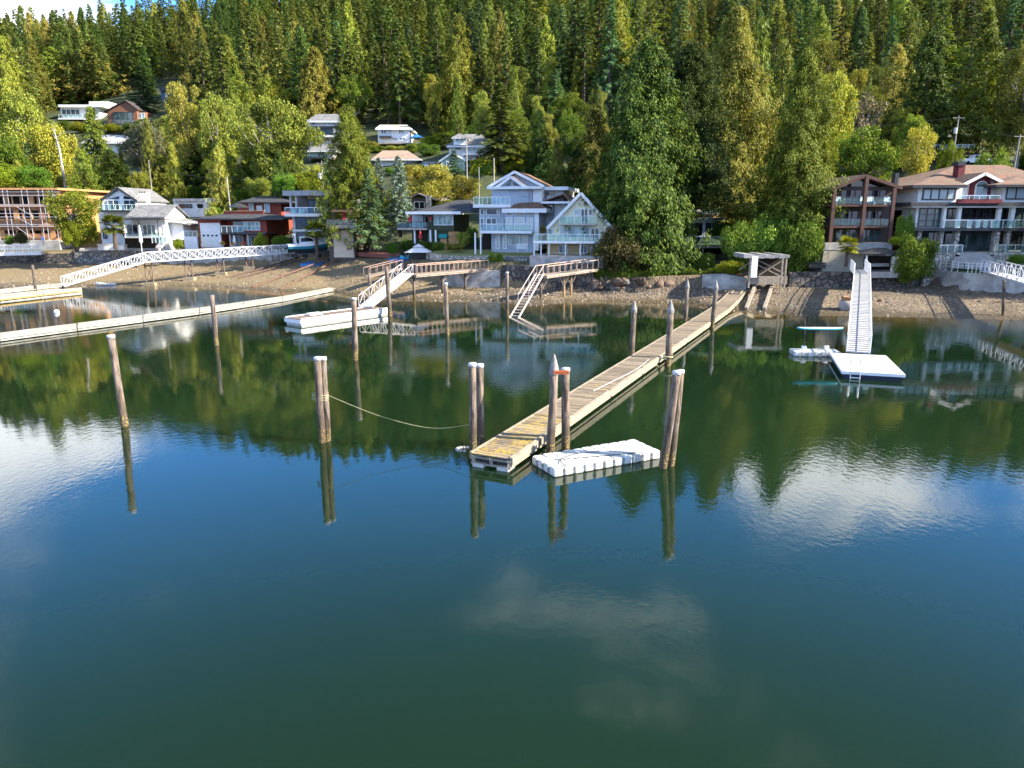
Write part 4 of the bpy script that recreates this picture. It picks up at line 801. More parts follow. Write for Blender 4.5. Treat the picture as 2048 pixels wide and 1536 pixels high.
# 9 cream gabled house
h = House('cream_house', 'cream steep gabled house with white decks beside the huge cedar', 'house', 1140, 512, 97)
h.gwall(1094, 456, 1162, 389, 1222, 452, 486, CREAM, 97, 109); h.gable(1089, 460, 1162, 384, 1226, 456, M('slate_shingle', (.09, .09, .10), .8, .35, 3), 97, 109.5, fascia=WHITE)
h.b('lower_wall', 1093, 487, 1215, 513, TAN, 97.2, 11, 1); h.b('upper_deck', 1122, 447.5, 1196, 450, GREYST, 95.4, 1.7); h.rail(1123, 1195, 432, 447.5, 95.5, 5, WHITE)
h.win(1148, 417.5, 1161, 431, 1, 1, 96.95, WHITE, GLC); h.win(1161.5, 417.5, 1176, 446, 2, 1, 96.95, WHITE, GLD, name='door'); h.win(1176.5, 417.5, 1185, 431, 1, 1, 96.95, WHITE, GLT)
h.win(1096, 457, 1107, 470, 1, 1, 96.95, WHITE, GLB); h.win(1119, 453, 1135, 475, 1, 1, 96.95, WHITE, GLC); h.win(1135.5, 453, 1180, 475, 2, 1, 96.95, WHITE, GLB); h.win(1181, 456, 1198, 477, 2, 1, 96.95, WHITE, GLD)
h.b('deck', 1072, 482.5, 1205, 487, WHITE, 94.4, 3); h.rail(1073, 1204, 468.5, 482.5, 94.5, 9, WHITE)
for px in (1073, 1087, 1103, 1136, 1166, 1198): h.b('post', px - 1, 487, px + 1, 512, WHITE, 94.6, .2, .3)
h.win(1117, 489.5, 1135, 506.5, 2, 1, 97.15, WHITE, GLT); h.win(1158, 489.5, 1175, 506.5, 2, 1, 97.15, WHITE, GLT); h.b('door', 1180, 491, 1188, 512, WHITE, 97.1, .08)
h.b('terrace', 1068, 512.5, 1215, 516, PAVE, 93, 6, 1.5)

# 10 flat roofed house behind the cedars
h = House('flat_roof_house', 'white flat roofed house with glass fronted deck under the cedars', 'house', 1405, 495, 106)
h.b('upper_wall', 1330, 428, 1436, 436, TIMBW, 108, 7); h.b('upper_roof', 1328, 423.5, 1441, 428, BLUERF, 107, 9); h.b('roof', 1335, 435.5, 1456, 440, BLUERF, 104.5, 12)
h.b('wall', 1335, 440, 1440, 474, WHITE, 106, 8); h.win(1350, 444, 1379, 473, 1, 1, 105.9, WHITE, GLD); h.win(1379.5, 444, 1406, 473, 1, 1, 105.9, WHITE, GLD); h.win(1409, 444, 1436, 473, 2, 1, 105.9, WHITE, GLT)
h.b('deck', 1340, 492.5, 1463, 496, TIMB, 101, 5); h.rail(1341, 1462, 474, 492.5, 101.1, 6, OFFW); h.b('undercroft_shade', 1345, 496, 1458, 530, SHADE_IN, 104.5, .4, 1)  # dark sheet under the deck is painted shade
for px in (1405, 1458): h.b('post', px - 1.5, 496, px + 1.5, 530, TIMB, 101.3, .25, 1)
h.b('skylight', 1372, 419, 1428, 423.6, M('pale_roof_stuff', (.5, .44, .4), .8, .2, 2), 110, 3)

# 11 brown timber house
h = House('brown_timber_house', 'dark brown three-storey timber house with gable and glass balconies', 'house', 1722, 488, 92)
h.gwall(1666, 376, 1728, 354, 1790, 376, 492, BROWNW, 93.5, 104); h.gable(1657, 378, 1728, 349, 1801, 374, M('brown_shake', (.10, .06, .045), .9, .25, 3), 92.4, 105, fascia=REDB)
for tri in ([(1683, 373), (1725, 358), (1725, 373)], [(1731, 358), (1772, 373), (1731, 373)]):
    q = [P(x, y, 93.4) for x, y in tri]; MB().add([(p.x, 93.4, p.z) for p in q] + [(p.x, 93.47, p.z) for p in q], [(0, 1, 2), (5, 4, 3), (0, 3, 4, 1), (1, 4, 5, 2), (2, 5, 3, 0)]).build('gable_window', GLD, h.root)
for x0, x1, n in ((1680, 1724, 3), (1731, 1772, 3)): h.win(x0, 379, x1, 407, n, 1, 93.42, REDB, GLD, .12, 'sliding_door')
for x0, x1, n in ((1676, 1716, 3), (1723, 1764, 4)): h.win(x0, 421, x1, 451, n, 1, 93.42, REDB, GLD, .12, 'sliding_door')
for x0, x1, n in ((1670, 1712, 3), (1718, 1760, 3)): h.win(x0, 458, x1, 484, n, 1, 93.42, REDB, GLT, .12, 'sliding_door')
for y in (409, 452): h.b('balcony', 1660 if y > 420 else 1663, y, 1783 if y > 420 else 1787, y + 4, REDB, 91, 2.5); h.rail(1661 if y > 420 else 1664, 1782 if y > 420 else 1786, y - 15, y, 91.1, 6, DARKM)
for px in (1665, 1727, 1784): MB().box(P(px, 430, 91).x - .2, P(px, 430, 91).x + .2, 90.9, 91.25, P(0, 490, 91).z, P(0, 376 if px != 1727 else 352, 91).z).build('post', REDB, h.root)
h.b('terrace', 1650, 486, 1785, 490, PAVE, 90.2, 4, 2); h.b('chimney', 1790, 346, 1797, 376, DARKM, 97, 1)
for px, y, lb, sz in ((1678, 406, 'at the end of the top balcony of the brown timber house', .6), (1736, 406, 'in the middle of the top balcony of the brown timber house', 1.6), (1776, 406, 'near the right post on the top balcony of the brown timber house', .7)):
    p = P(px, y + 3, 91.8); c_ = thing('outdoor_chair', 'white outdoor seat ' + lb, 'chair', p); MB().box(p.x - sz / 2, p.x + sz / 2, 91.7, 92.2, p.z + .3, p.z + .42).build('seat', WHITE, c_); MB().box(p.x - sz / 2, p.x + sz / 2, 92.21, 92.3, p.z + .3, p.z + .95).build('backrest', WHITE, c_)
    for s_ in (-1, 1): MB().box(p.x + s_ * (sz / 2 - .05) - .03, p.x + s_ * (sz / 2 - .05) + .03, 91.75, 92.2, p.z, p.z + .3).build('leg', WHITE, c_)

# 12 mansion
h = House('mansion', 'large cream mansion with burgundy arch, tiled hip roofs and stone columns', 'house', 1950, 505, 93)
h.b('upper_wall', 1836, 370, 1924, 408, OFFW, 93, 9); h.b('upper_wall', 2006, 370, 2110, 408, OFFW, 93, 9); h.gwall(1926, 368, 1966, 350, 2004, 368, 408, OFFW, 94.6, 103)
h.hip(1826, 1936, 370, 1872, 1886, 352, TILERF, 91.6, 103, DARKM, .3); h.hip(1992, 2125, 369, 2044, 2072, 350, TILERF, 91.7, 103, DARKM, .3)
h.hip(1815, 2150, 372, 1915, 2010, 330, TILERF, 95, 113, DARKM, .3); h.gable(1921, 368, 1966, 345, 2008, 366, TILERF, 94, 103, fascia=OFFW)
cen = P(1962, 393, 94); rr = P(1974, 393, 94).x - cen.x
def arch(n, r, zt, zb, y0, y1, name, m, par):
    po = [(cen.x + r * math.cos(math.pi * k / 12), zt + r * math.sin(math.pi * k / 12)) for k in range(13)]; po = [(cen.x + r, zb)] + po + [(cen.x - r, zb)]
    return MB().prism(po[::-1], y0, y1).build(name, m, par)
zt = P(0, 374, 94).z; zb = P(0, 407, 94).z
arch(0, rr * 1.75, zt, zb, 94.3, 94.55, 'arch_surround', BURG, h.root); aw = arch(0, rr, zt, zb + .1, 94.1, 94.28, 'arch_window', OFFW, h.root)
for k in (-1, 1): MB().box(cen.x + (.04 if k > 0 else -rr + .1), cen.x + (rr - .1 if k > 0 else -.04), 94.05, 94.095, zb + .2, zt - .05).build('pane', GLC, aw)
arch(0, rr - .12, zt + .05, zt + .04, 94.04, 94.09, 'pane', GLT, aw)
h.win(1845, 377, 1911, 400, 4, 1, 92.95, DARKM, GLC, .14); h.win(2012, 374, 2090, 399, 4, 1, 92.95, DARKM, GLC, .14)
h.b('band_roof', 1822, 404.5, 2125, 412, DARKRF, 91, 4); h.b('burgundy_parapet', 1915, 398, 2005, 406.5, BURG, 90.7, .3); h.rail(1918, 2000, 391, 398, 90.8, 4, ALU)
h.b('eave', 1826, 412, 2122, 415, OFFW, 91.3, 3); h.b('rear_wall', 1830, 415, 2110, 456, SHADE_IN, 96, 8); h.b('rear_wall', 1832, 462, 2110, 506, SHADE_IN, 95.5, 8, 1)
h.b('bay', 1831, 415, 1888, 455, OFFW, 92.5, 3.4); h.win(1837, 416, 1884, 453.5, 3, 3, 92.45, DARKM, GLT, .1)
for x0, x1 in ((1886, 1892), (1915, 1922), (1995, 2002), (2021, 2029), (2062, 2070)): h.b('column', x0, 415, x1, 456, OFFW, 91.8, .5)
h.win(1893, 417, 1914, 455, 2, 1, 95.9, DARKM, GLD); h.win(1924, 417, 1992, 455, 5, 2, 95.9, DARKM, GLD); h.win(2003, 417, 2020, 455, 2, 1, 95.9, DARKM, GLD); h.win(2030, 417, 2090, 455, 4, 1, 95.9, DARKM, GLT)
h.b('balcony', 1826, 456, 2115, 462, DARKM, 91, 5.2); h.rail(1888, 2100, 440, 456, 91.1, 9, ALU)
for x0, x1 in ((1834, 1842), (1878, 1886), (1909, 1918), (1988, 1998), (2013, 2020), (2052, 2062)): h.b('stone_column', x0, 462, x1, 506, STONEL, 91.6, .7, 1)
h.win(1843, 464, 1877, 504, 3, 2, 95.4, DARKM, GLT); h.win(1888, 466, 1908, 504, 1, 1, 95.4, DARKM, GLD); h.win(1920, 464, 1986, 504, 4, 1, 95.4, DARKM, GLT); h.win(2022, 466, 2050, 504, 2, 1, 95.4, DARKM, GLD)
h.rail(1880, 1925, 490, 505, 91.2, 3, ALU); h.rail(1990, 2070, 490, 505, 91.2, 4, ALU)
ch = h.b('chimney', 1917, 330, 1930, 352, BURG, 98, 1.2, 3); h.b('chimney_cap', 1916, 323, 1931.5, 331, DARKM, 97.9, 1.4, parent=ch)
h.b('side_wing', 1817, 372, 1836, 420, OFFW, 96, 8); h.b('side_wing', 1819, 420, 1834, 506, BURG, 97, 7, 1)
h.b('terrace', 1826, 505.5, 2120, 509, PAVE, 89.8, 6, 2.5); h.b('terrace_wall', 1852, 506, 1918, 536, STONEL, 89, .6, 1); h.b('terrace_wall', 1980, 506, 2080, 534, STONEL, 89, .6, 1)
for k in range(6): h.b('step', 1912 - k * 1.5, 506 + k * 3.6, 1986 + k * 1.5, 509.6 + k * 3.6, PAVE, 89.4 - k * .4, .5, .5)
ds = thing('dining_set', 'white outdoor table and chairs on the mansion balcony', 'table', P(1955, 455, 92.6)); p = P(1955, 455.5, 92.6)
MB().box(p.x - 1.1, p.x + 1.1, 92.3, 93.1, p.z + .7, p.z + .76).build('tabletop', WHITE, ds); MB().box(p.x - .15, p.x + .15, 92.6, 92.8, p.z, p.z + .7).build('leg', WHITE, ds)
for k in range(4): a = p.x - 1.4 + k * .95; MB().box(a - .22, a + .22, 91.9, 92.0, p.z, p.z + .9).build('chair_back', OFFW, ds)

for nm, an in (('blue_house', -13), ('green_house', -11), ('brown_chalet', -11), ('cream_house', -8), ('modern_house', -9), ('red_house', -7), ('boat_tower', -6), ('white_outbuilding', -8)):
    bpy.data.objects[nm].rotation_euler.z = R(an)
# hillside houses
h = House('hillside_house', 'white flat roofed hillside house at the upper left', 'house', 165, 240, 240)
h.b('wall', 122, 214, 200, 246, WHITE, 240, 10, 4); h.b('roof', 116, 209, 206, 214, WHITE, 238.5, 12); h.win(124, 218, 160, 232, 4, 1, 239.9, WHITE, GLT, .15); h.b('roof', 178, 203, 216, 209, OFFW, 244, 8); h.rail(118, 165, 229, 236, 237.6, 5, WHITE); h.b('deck', 116, 236, 168, 239, WHITE, 237.5, 2.4)
h = House('hillside_house', 'brown gabled hillside house with wide glass front at the upper left', 'house', 250, 245, 238)
CED = M('cedar_cladding', (.22, .095, .055), .75, .15, 2); h.gwall(214, 222, 251, 203, 273, 218, 250, CED, 238, 248); h.gable(209, 223, 251, 200, 276, 218, M('dark_shake', (.06, .05, .05), .9, .2, 2), 238, 249, .3); h.win(227, 224, 266, 242, 4, 1, 237.9, DARKM, GLT, .15); h.b('wall', 266, 224, 292, 250, CED, 239, 8); h.win(269, 226, 290, 238, 3, 1, 238.9, OFFW, GLB, .15); h.rail(224, 268, 239, 245, 235.9, 5, DARKM); h.b('deck', 222, 245, 270, 248, TIMB, 235.8, 2.6)
h = House('hillside_house', 'blue-grey hillside house highest up at the left, in front of dark trees', 'house', 343, 200, 272)
h.b('wall', 322, 182, 362, 206, M('slate_blue', (.09, .13, .20), .8, .1, 2), 272, 9, 3); h.b('roof', 318, 174, 366, 182, DARKM, 270.5, 12); h.win(330, 185, 348, 194, 2, 1, 271.9, WHITE, GLC, .2); h.b('chimney', 349, 172, 354, 196, STONEW, 270.2, 1)
h = House('hillside_house', 'grey roofed hillside house showing between trees below the brown gable', 'house', 215, 308, 178)
h.b('wall', 168, 284, 262, 308, WHITE, 178, 8, 3); h.hip(162, 268, 285, 190, 245, 270, FLATRF, 176.5, 188, OFFW, .3); h.win(172, 290, 190, 302, 3, 1, 177.9, WHITE, GLT, .12); h.win(238, 288, 256, 300, 2, 1, 177.9, WHITE, GLT, .12)
h = House('hillside_house', 'tall white hillside house with grey hip roof and two balconies', 'house', 650, 295, 203)
h.b('wall', 616, 241, 686, 300, OFFW, 203, 11, 3); h.hip(613, 690, 241, 634, 674, 228, GREYRF, 201.5, 216, WHITE, .4); h.win(622, 243, 632, 251, 1, 1, 202.9, WHITE, GLT, .15); h.win(645, 242, 672, 252, 3, 1, 202.9, WHITE, GLC, .15); h.win(632, 257, 666, 270, 4, 1, 202.9, DARKM, GLD, .15); h.win(620, 258, 629, 266, 1, 1, 202.9, WHITE, GLT, .15)
h.b('balcony', 611, 271, 676, 274, WHITE, 200, 3); h.rail(612, 675, 264, 271, 200.1, 8, WHITE); h.b('cornice', 613, 252.5, 690, 255.5, DARKM, 202, 1); h.win(612, 280, 622, 289, 1, 1, 202.9, WHITE, GLD, .15)
h = House('hillside_house', 'low grey roofed hillside house below the tall white one', 'house', 640, 320, 178)
h.b('wall', 618, 300, 668, 322, OFFW, 178, 8, 3); h.hip(614, 672, 301, 630, 656, 289, GREYRF, 176.6, 188, OFFW, .3); h.win(636, 302, 648, 311, 2, 1, 177.9, DARKM, GLD, .12); h.b('deck', 614, 313, 646, 317, DARKM, 175, 3); h.rail(614, 646, 306, 313, 175.1, 4, DARKM)
h = House('hillside_house', 'plain white two-storey hillside house with low beige roof', 'house', 785, 290, 216)
h.b('wall', 756, 255, 820, 292, WHITE, 216, 9, 3); h.hip(750, 824, 257, 760, 814, 249.5, M('beige_roof', (.5, .44, .36), .85, .12, 2), 214.5, 227, WHITE, .3); h.win(762, 258, 773, 267, 2, 1, 215.9, WHITE, GLT, .15); h.win(778, 258, 783, 267, 1, 1, 215.9, WHITE, GLT, .15); h.win(797, 258, 808, 267, 2, 1, 215.9, WHITE, GLT, .15); h.win(785, 275, 795, 281, 2, 1, 215.9, WHITE, GLT, .15); h.win(798, 275, 811, 281, 2, 1, 215.9, WHITE, GLT, .15)
h.b('canopy', 758, 271.5, 782, 275, DARKM, 214, 2); h.b('deck', 756, 285, 822, 288, TIMB, 212, 4); h.rail(757, 821, 279, 285, 212.1, 8, OFFW)
u = thing('patio_umbrella', 'blue parasol on the terrace beside the plain white hillside house', 'umbrella', P(833, 284, 213 * h.k)); c = P(833, 274, 213 * h.k); MB().lathe(c, [(2.0, -.3), (1.9, -.2), (.05, .7)], 8).build('canopy', BLUEC, u); MB().tube([(c.x, c.y, c.z - 2.2), (c.x, c.y, c.z + .5)], .06, 6).build('pole', OFFW, u)
h = House('hillside_house', 'bungalow with faded brown roof behind the blue spruces', 'house', 790, 330, 165)
h.b('wall', 750, 317, 836, 334, OFFW, 165, 8, 3); h.hip(742, 842, 318, 765, 815, 301, M('faded_brown_roof', (.30, .21, .16), .9, .2, 2), 163.5, 176, OFFW, .3); h.win(812, 319, 824, 327, 2, 1, 164.9, WHITE, GLT, .12)
h = House('hillside_house', 'grey roofed hillside house with small tower room and glass balcony', 'house', 935, 318, 188)
h.b('wall', 898, 290, 976, 325, OFFW, 188, 9, 3); h.hip(893, 986, 291, 930, 962, 268, GREYRF, 186.5, 199, WHITE, .35); h.b('tower_room', 907, 274, 932, 290, WHITE, 186.2, 4); h.hip(903, 937, 275, 917, 921, 267, GREYRF, 185.4, 192, WHITE, .2); h.win(911, 276, 928, 283, 2, 1, 186.1, WHITE, GLT, .12); h.win(910, 291.5, 922, 299, 3, 1, 187.9, DARKM, GLD, .12); h.win(936, 292, 960, 304, 3, 1, 187.9, WHITE, GLB, .12); h.b('balcony', 934, 306, 964, 308.5, WHITE, 185.5, 2.4); h.rail(934, 964, 299, 306, 185.6, 4, WHITE)
h = House('hillside_house', 'small pale green hillside house with front gable behind the little spruce', 'house', 905, 344, 168)
PGR = M('pale_green_wall', (.45, .55, .48), .8, .08, 2); h.gwall(882, 320, 905, 306, 930, 320, 346, PGR, 168, 176); h.gable(878, 322, 905, 304, 934, 321, GREYRF, 168, 177, .2, fascia=OFFW); h.b('wall', 930, 310, 952, 340, WHITE, 171, 6, 3); h.b('roof', 926, 306, 956, 310.5, OFFW, 169.5, 8); h.win(893, 322, 902, 332, 2, 1, 167.9, WHITE, GLT, .12)
h = House('garden_shed', 'little white garden shed beside the pale green hillside house', 'shed', 860, 335, 166); h.b('wall', 847, 326, 870, 337, WHITE, 166, 4, 2); h.b('roof', 845, 323.5, 872, 326, FLATRF, 165.5, 5); h.win(857, 327.5, 866, 332, 1, 1, 165.9, DARKM, GLD, .08)
h = House('hillside_house', 'low hillside house with long white deck beside the tall utility pole', 'house', 1915, 305, 150)
h.b('wall', 1878, 278, 1962, 308, M('tan_cladding', (.38, .22, .12), .8, .12, 2), 150, 8, 2); h.gable(1866, 280, 1920, 269, 1972, 277, OFFW, 149, 159, .25); h.win(1886, 281, 1955, 295, 7, 1, 149.9, WHITE, GLT, .1); h.b('deck', 1866, 296, 1950, 299, WHITE, 146, 4); h.rail(1867, 1949, 289, 296, 146.1, 7, WHITE)
for px in (1870, 1900, 1930): h.b('post', px - .8, 299, px + .8, 312, WHITE, 146.3, .2)
# ---------------------------------------------------------------- seawalls, lawns
def wall(name, label, m, pts, thick=.8, zb=None, cat='seawall', top=None):
    pp = [P(px, y, Y) for px, y, Y in pts]; c = pp[len(pp) // 2]; o = thing(name, label, cat, (c.x, c.y, min(p.z for p in pp) - 2))
    for a, b_ in zip(pp[:-1], pp[1:]):
        d = (b_ - a); n = Vector((-d.y, d.x, 0)).normalized() * thick
        za = (gz(a.x, a.y - .3) if zb is None else zb) - .6; zb_ = (gz(b_.x, b_.y - .3) if zb is None else zb) - .6
        vs = [(a.x, a.y, za), (b_.x, b_.y, zb_), (b_.x + n.x, b_.y + n.y, zb_), (a.x + n.x, a.y + n.y, za), (a.x, a.y, a.z), (b_.x, b_.y, b_.z), (b_.x + n.x, b_.y + n.y, b_.z), (a.x + n.x, a.y + n.y, a.z)]
        MB().add(vs, [(0, 3, 2, 1), (4, 5, 6, 7), (0, 1, 5, 4), (1, 2, 6, 5), (2, 3, 7, 6), (3, 0, 4, 7)]).build('wall_section', m, o)
        if top:
            MB().add([(v[0] + (0 if i % 4 in (2, 3) else 0) - n.x * .08 * (1 if i % 4 < 2 else -1), v[1] - n.y * .08 * (1 if i % 4 < 2 else -1), (a.z if i % 4 in (0, 3) else b_.z) + (.12 if i > 3 else .002)) for i, v in enumerate(vs)], [(0, 3, 2, 1), (4, 5, 6, 7), (0, 1, 5, 4), (1, 2, 6, 5), (2, 3, 7, 6), (3, 0, 4, 7)]).build('coping', top, o)
    return o
wall('stone_seawall', 'grey rubble seawall below the white gabled house', STONEW, [(148, 503, 124.4), (215, 502, 124.3), (292, 501, 123.5)], 1.0, top=CONC)
wall('rock_seawall', 'low dark rock seawall at the far left edge under the small white bridge', STONED, [(-120, 507, 124.6), (40, 506, 124.6), (100, 508, 124.6), (148, 506, 124.5)], 1.2)
wall('concrete_seawall', 'pale concrete seawall below the red house behind the white truss bridge', CONC, [(292, 502, 123.4), (400, 500, 121.6), (500, 498, 119.6), (588, 500, 117)], .9)
wall('rubble_seawall', 'dark rubble seawall under the red-brown deck beside the boat tower', STONED, [(655, 516, 113.5), (712, 517, 112), (760, 524, 107.6), (850, 527, 99.6)], .9)
wall('lawn_wall', 'curved pale stone wall holding the dry lawn of the blue-grey house', STONEL, [(852, 506, 102), (872, 510, 100.2), (920, 512, 99.6), (1000, 512, 99), (1075, 513, 98.5)], .7, zb=2.0, cat='wall')
wall('concrete_seawall', 'stained concrete seawall block under the middle timber pier', CONC, [(884, 548, 95.4), (940, 542, 94.6), (1000, 541, 94.2)], 4.0, zb=.5)
wall('stone_seawall', 'tall dark stone seawall below the cream gabled house', STONED, [(1003, 530, 94.6), (1070, 533, 92.6), (1125, 530, 91.9), (1186, 528, 91)], 1.5)
wall('terrace_wall', 'upper mottled stone terrace wall under the deck of the cream house', STONEW, [(1003, 514, 97), (1075, 514, 95.4), (1200, 513, 93.6)], .6, zb=2.5, cat='wall')
wall('concrete_block_wall', 'weathered concrete block seawall left of the wooden boathouse', CONC, [(1405, 552, 88.8), (1450, 549, 88.2), (1494, 556, 87.8)], 2.4)
wall('stone_seawall', 'rough brown stone seawall below the beige garden wall and canopy hut', STONED, [(1580, 545, 88.3), (1660, 544, 88.2), (1740, 546, 88), (1806, 547, 88.2), (1850, 541, 90)], 1.0)
wall('concrete_seawall', 'angled concrete seawall holding the mansion lawn', CONC, [(1846, 537, 91), (1856, 537, 90), (1927, 546, 85.2), (1990, 549, 84), (2060, 552, 83.2), (2200, 556, 82.8)], 1.0)
wall('garden_wall', 'beige rendered garden wall in front of the brown timber house', M('beige_render', (.42, .38, .29), .85, .12, 1.2), [(1647, 500, 90.2), (1746, 501, 90)], .5, zb=2.6, cat='wall', top=PAVE)
DRY = M('dry_grass', (.30, .26, .09), .95, .25, 1.2, c2=(.24, .27, .07)); GRASS = M('lawn_grass', (.055, .12, .02), .95, .25, 1.5, c2=(.09, .15, .03))
def sheet(name, m, pts, z=None, t=.5):
    o = MB().slab([(p.x, p.y, p.z) for p in pts][::-1] if False else [(p.x, p.y, p.z) for p in pts], t).build(name, m); o['kind'] = 'structure'; return o
def flat(name, m, pxs, z, t=.6): return sheet(name, m, [Vector((P(px, 505, Y).x, Y, z)) for px, Y in pxs], t=t)
zl = P(950, 512, 99.6).z - .08
sheet('lawn', DRY, [P(858, 508, 101.8), P(920, 513, 100.2), P(1000, 513, 99.6), P(1074, 514, 99.1), P(1078, 500, 104.5), P(960, 499, 106), P(872, 500, 107)], t=1.2)
flat('lawn_mansion', GRASS, [(1858, 90.2), (1928, 86), (1990, 84.8), (2200, 83.6), (2200, 89), (1855, 91.5)], 3.52)
flat('patio', PAVE, [(150, 125), (292, 124), (400, 122.4), (585, 118), (640, 122), (640, 128), (150, 134)], 4.25)
flat('red_deck', M('red_brown_decking', (.20, .065, .05), .8, .2, 2), [(712, 112.4), (762, 108.4), (800, 106), (800, 110.5), (730, 116)], 4.45)
# boulders of the seawall below the huge cedar
bo = thing('boulder_seawall', 'seawall of big rounded brown boulders below the huge cedar', 'seawall', (P(1290, 575, 90.5).x, 90.5, .6))
BLD = M('brown_boulder', (.13, .085, .055), .9, .3, 1.6, bump=.05, objvar=.5, c2=(.21, .14, .10)); BLG = M('grey_boulder', (.12, .115, .105), .9, .3, 1.6, bump=.05, objvar=.4)
def rock_mesh(seed):
    g = random.Random(seed); import bmesh
    bm = bmesh.new(); bmesh.ops.create_icosphere(bm, subdivisions=2, radius=1)
    ph = [g.uniform(0, 6) for _ in range(6)]
    for v in bm.verts:
        k = 1 + .16 * math.sin(v.co.x * 2.3 + ph[0]) + .14 * math.sin(v.co.y * 2.9 + ph[1]) + .12 * math.sin(v.co.z * 3.1 + ph[2]); v.co *= k
        v.co.z = max(v.co.z, -.7)
    me = bpy.data.meshes.new('boulder'); bm.to_mesh(me); bm.free(); return me
RK = [rock_mesh(i) for i in range(6)]
for me in RK: me.materials.append(BLD); me.polygons.foreach_set('use_smooth', [True] * len(me.polygons))
RKG = [m_.copy() for m_ in RK]
for me in RKG: me.materials[0] = BLG
def rock(px, py, Y, w_, h_, parent=None, grey=False, name='boulder'):
    p = P(px, py, Y); o0 = ROOTLOC[parent.name] if parent else Vector()
    o = obj(name, (RKG if grey else RK)[rnd.randrange(6)], parent, p - o0); o.scale = (w_, w_ * rnd.uniform(.7, 1), h_); o.rotation_euler = (rnd.uniform(-.3, .3), rnd.uniform(-.3, .3), rnd.uniform(0, 6)); return o
for px, py, w_, h_ in ((1240, 565, .85, .62), (1285, 563, .7, .6), (1338, 566, .8, .6), (1318, 568, .6, .5)): rock(px, py, 90.6, w_, h_, bo)
k = 0
for row, (yy, s_) in enumerate(((577, .42), (567, .5), (559, .45))):
    px = 1188
    while px < 1404:
        st = rnd.uniform(8, 15); rock(px, yy + rnd.uniform(-2, 2), 90.75 + .35 * row + rnd.uniform(-.15, .15), s_ * rnd.uniform(.6, 1.2), s_ * rnd.uniform(.6, 1.0), bo, k % 3 == 0); k += 1; px += st
ent_r = []
for i, (px, py, w_) in enumerate([(545, 578, .25), (562, 552, .3), (1655, 590, .3), (1760, 602, .35), (1776, 606, .3), (1700, 586, .3), (1420, 590, .3), (1880, 600, .3), (610, 556, .3), (640, 552, .25), (590, 562, .3), (575, 568, .25), (1745, 598, .4), (900, 588, .35), (960, 590, .3), (1350, 590, .3), (1505, 600, .3), (1920, 612, .3), (1960, 606, .35)]):
    p = onground(px, py, 60); o = rock(px, py, p.y, w_, w_ * .7, None, i % 2 == 0, 'beach_rock'); o.location.z += 0; tag(o, 'rock', 'rock', 'loose rocks on the beach'); ent_r.append((o, ('grey' if i % 2 == 0 else 'brown') + ' rock lying', 'on the beach below'))

single_out(ent_r)
bv = []; bfc = []; bg_ = np.random.default_rng(3)
for k in range(9000):
    x = bg_.uniform(-75, 62); S0 = float(np.interp(x, SX, SY)); W0 = float(np.interp(x, WX, WY)); y = S0 + (W0 - S0) * bg_.uniform(-.06, 1.0) ** 1.0; z = gz(x, y)
    if z < -.15 or y > W0 - .3: continue
    r_ = .05 + .16 * bg_.random() ** 4; n0 = len(bv); j = bg_.uniform(.7, 1.3, 6) * r_
    bv += [(x + j[0], y, z), (x, y + j[1], z), (x - j[2], y, z), (x, y - j[3], z), (x, y, z + j[4] * .7), (x, y, z - j[5] * .5)]; bfc += [(n0 + a_, n0 + (a_ + 1) % 4, n0 + 4) for a_ in range(4)] + [(n0 + (a_ + 1) % 4, n0 + a_, n0 + 5) for a_ in range(4)]
bme = bpy.data.meshes.new('beach_stones'); bme.from_pydata(bv, [], bfc)
bsm, t, b = base_mat('beach_stone'); ri = t.new('ShaderNodeNewGeometry').outputs['Random Per Island']; t.put(b.inputs['Base Color'], t.mix(ri, (.045, .035, .028), (.30, .25, .20))); b.inputs['Roughness'].default_value = .8
bme.materials.append(bsm); bso = obj('beach_stones', bme); bso['kind'] = 'stuff'; bso['label'] = 'loose stones strewn over the low tide beach'; bso['category'] = 'stones'
# ---------------------------------------------------------------- piles
pm, t, b = base_mat('pile_timber'); p = objco(t); s = t.new('ShaderNodeSeparateXYZ'); t.l.new(p, s.inputs[0])
st = t.vmath('MULTIPLY', p, (6, 6, .5)); n1 = t.ramp(t.noise(st, 1.6, 6, .7), .35, .68); cc = t.mix(n1, (.026, .019, .015), (.225, .170, .130))
gr = t.ramp(t.noise(t.vmath('MULTIPLY', p, (3, 3, 1)), 1.2, 5, .65), .42, .62); cc = t.mix(t.math('MULTIPLY', gr, .4), cc, (.30, .25, .215))
zn = t.math('ADD', s.outputs[2], t.math('MULTIPLY', t.noise(p, 2.2, 4), 1.1)); wetb = t.ramp(zn, 2.3, 1.3); cc = t.mix(t.math('MULTIPLY', wetb, .75), cc, (.05, .035, .02))
bar = t.math('MULTIPLY', t.ramp(zn, 1.35, .95), t.ramp(t.noise(p, 13, 4, .7), .47, .6)); cc = t.mix(bar, cc, (.38, .27, .09))
oi = t.new('ShaderNodeObjectInfo').outputs['Random']; cc = t.mix(1, cc, t.mix(oi, (.7, .68, .66), (1.25, 1.2, 1.15)), 'MULTIPLY')
t.put(b.inputs['Base Color'], cc); b.inputs['Roughness'].default_value = .85
bp = t.new('ShaderNodeBump', Strength=1, Distance=.05); t.put(bp.inputs['Height'], t.math('ADD', t.noise(st, 3, 6, .7), t.math('MULTIPLY', bar, .8))); t.l.new(bp.outputs[0], b.inputs['Normal'])
CAPW = M('white_pile_cap', (.60, .60, .59), .5, .12, 4); CAPP = M('grey_pile_cone', (.22, .20, .19), .6, .25, 3)
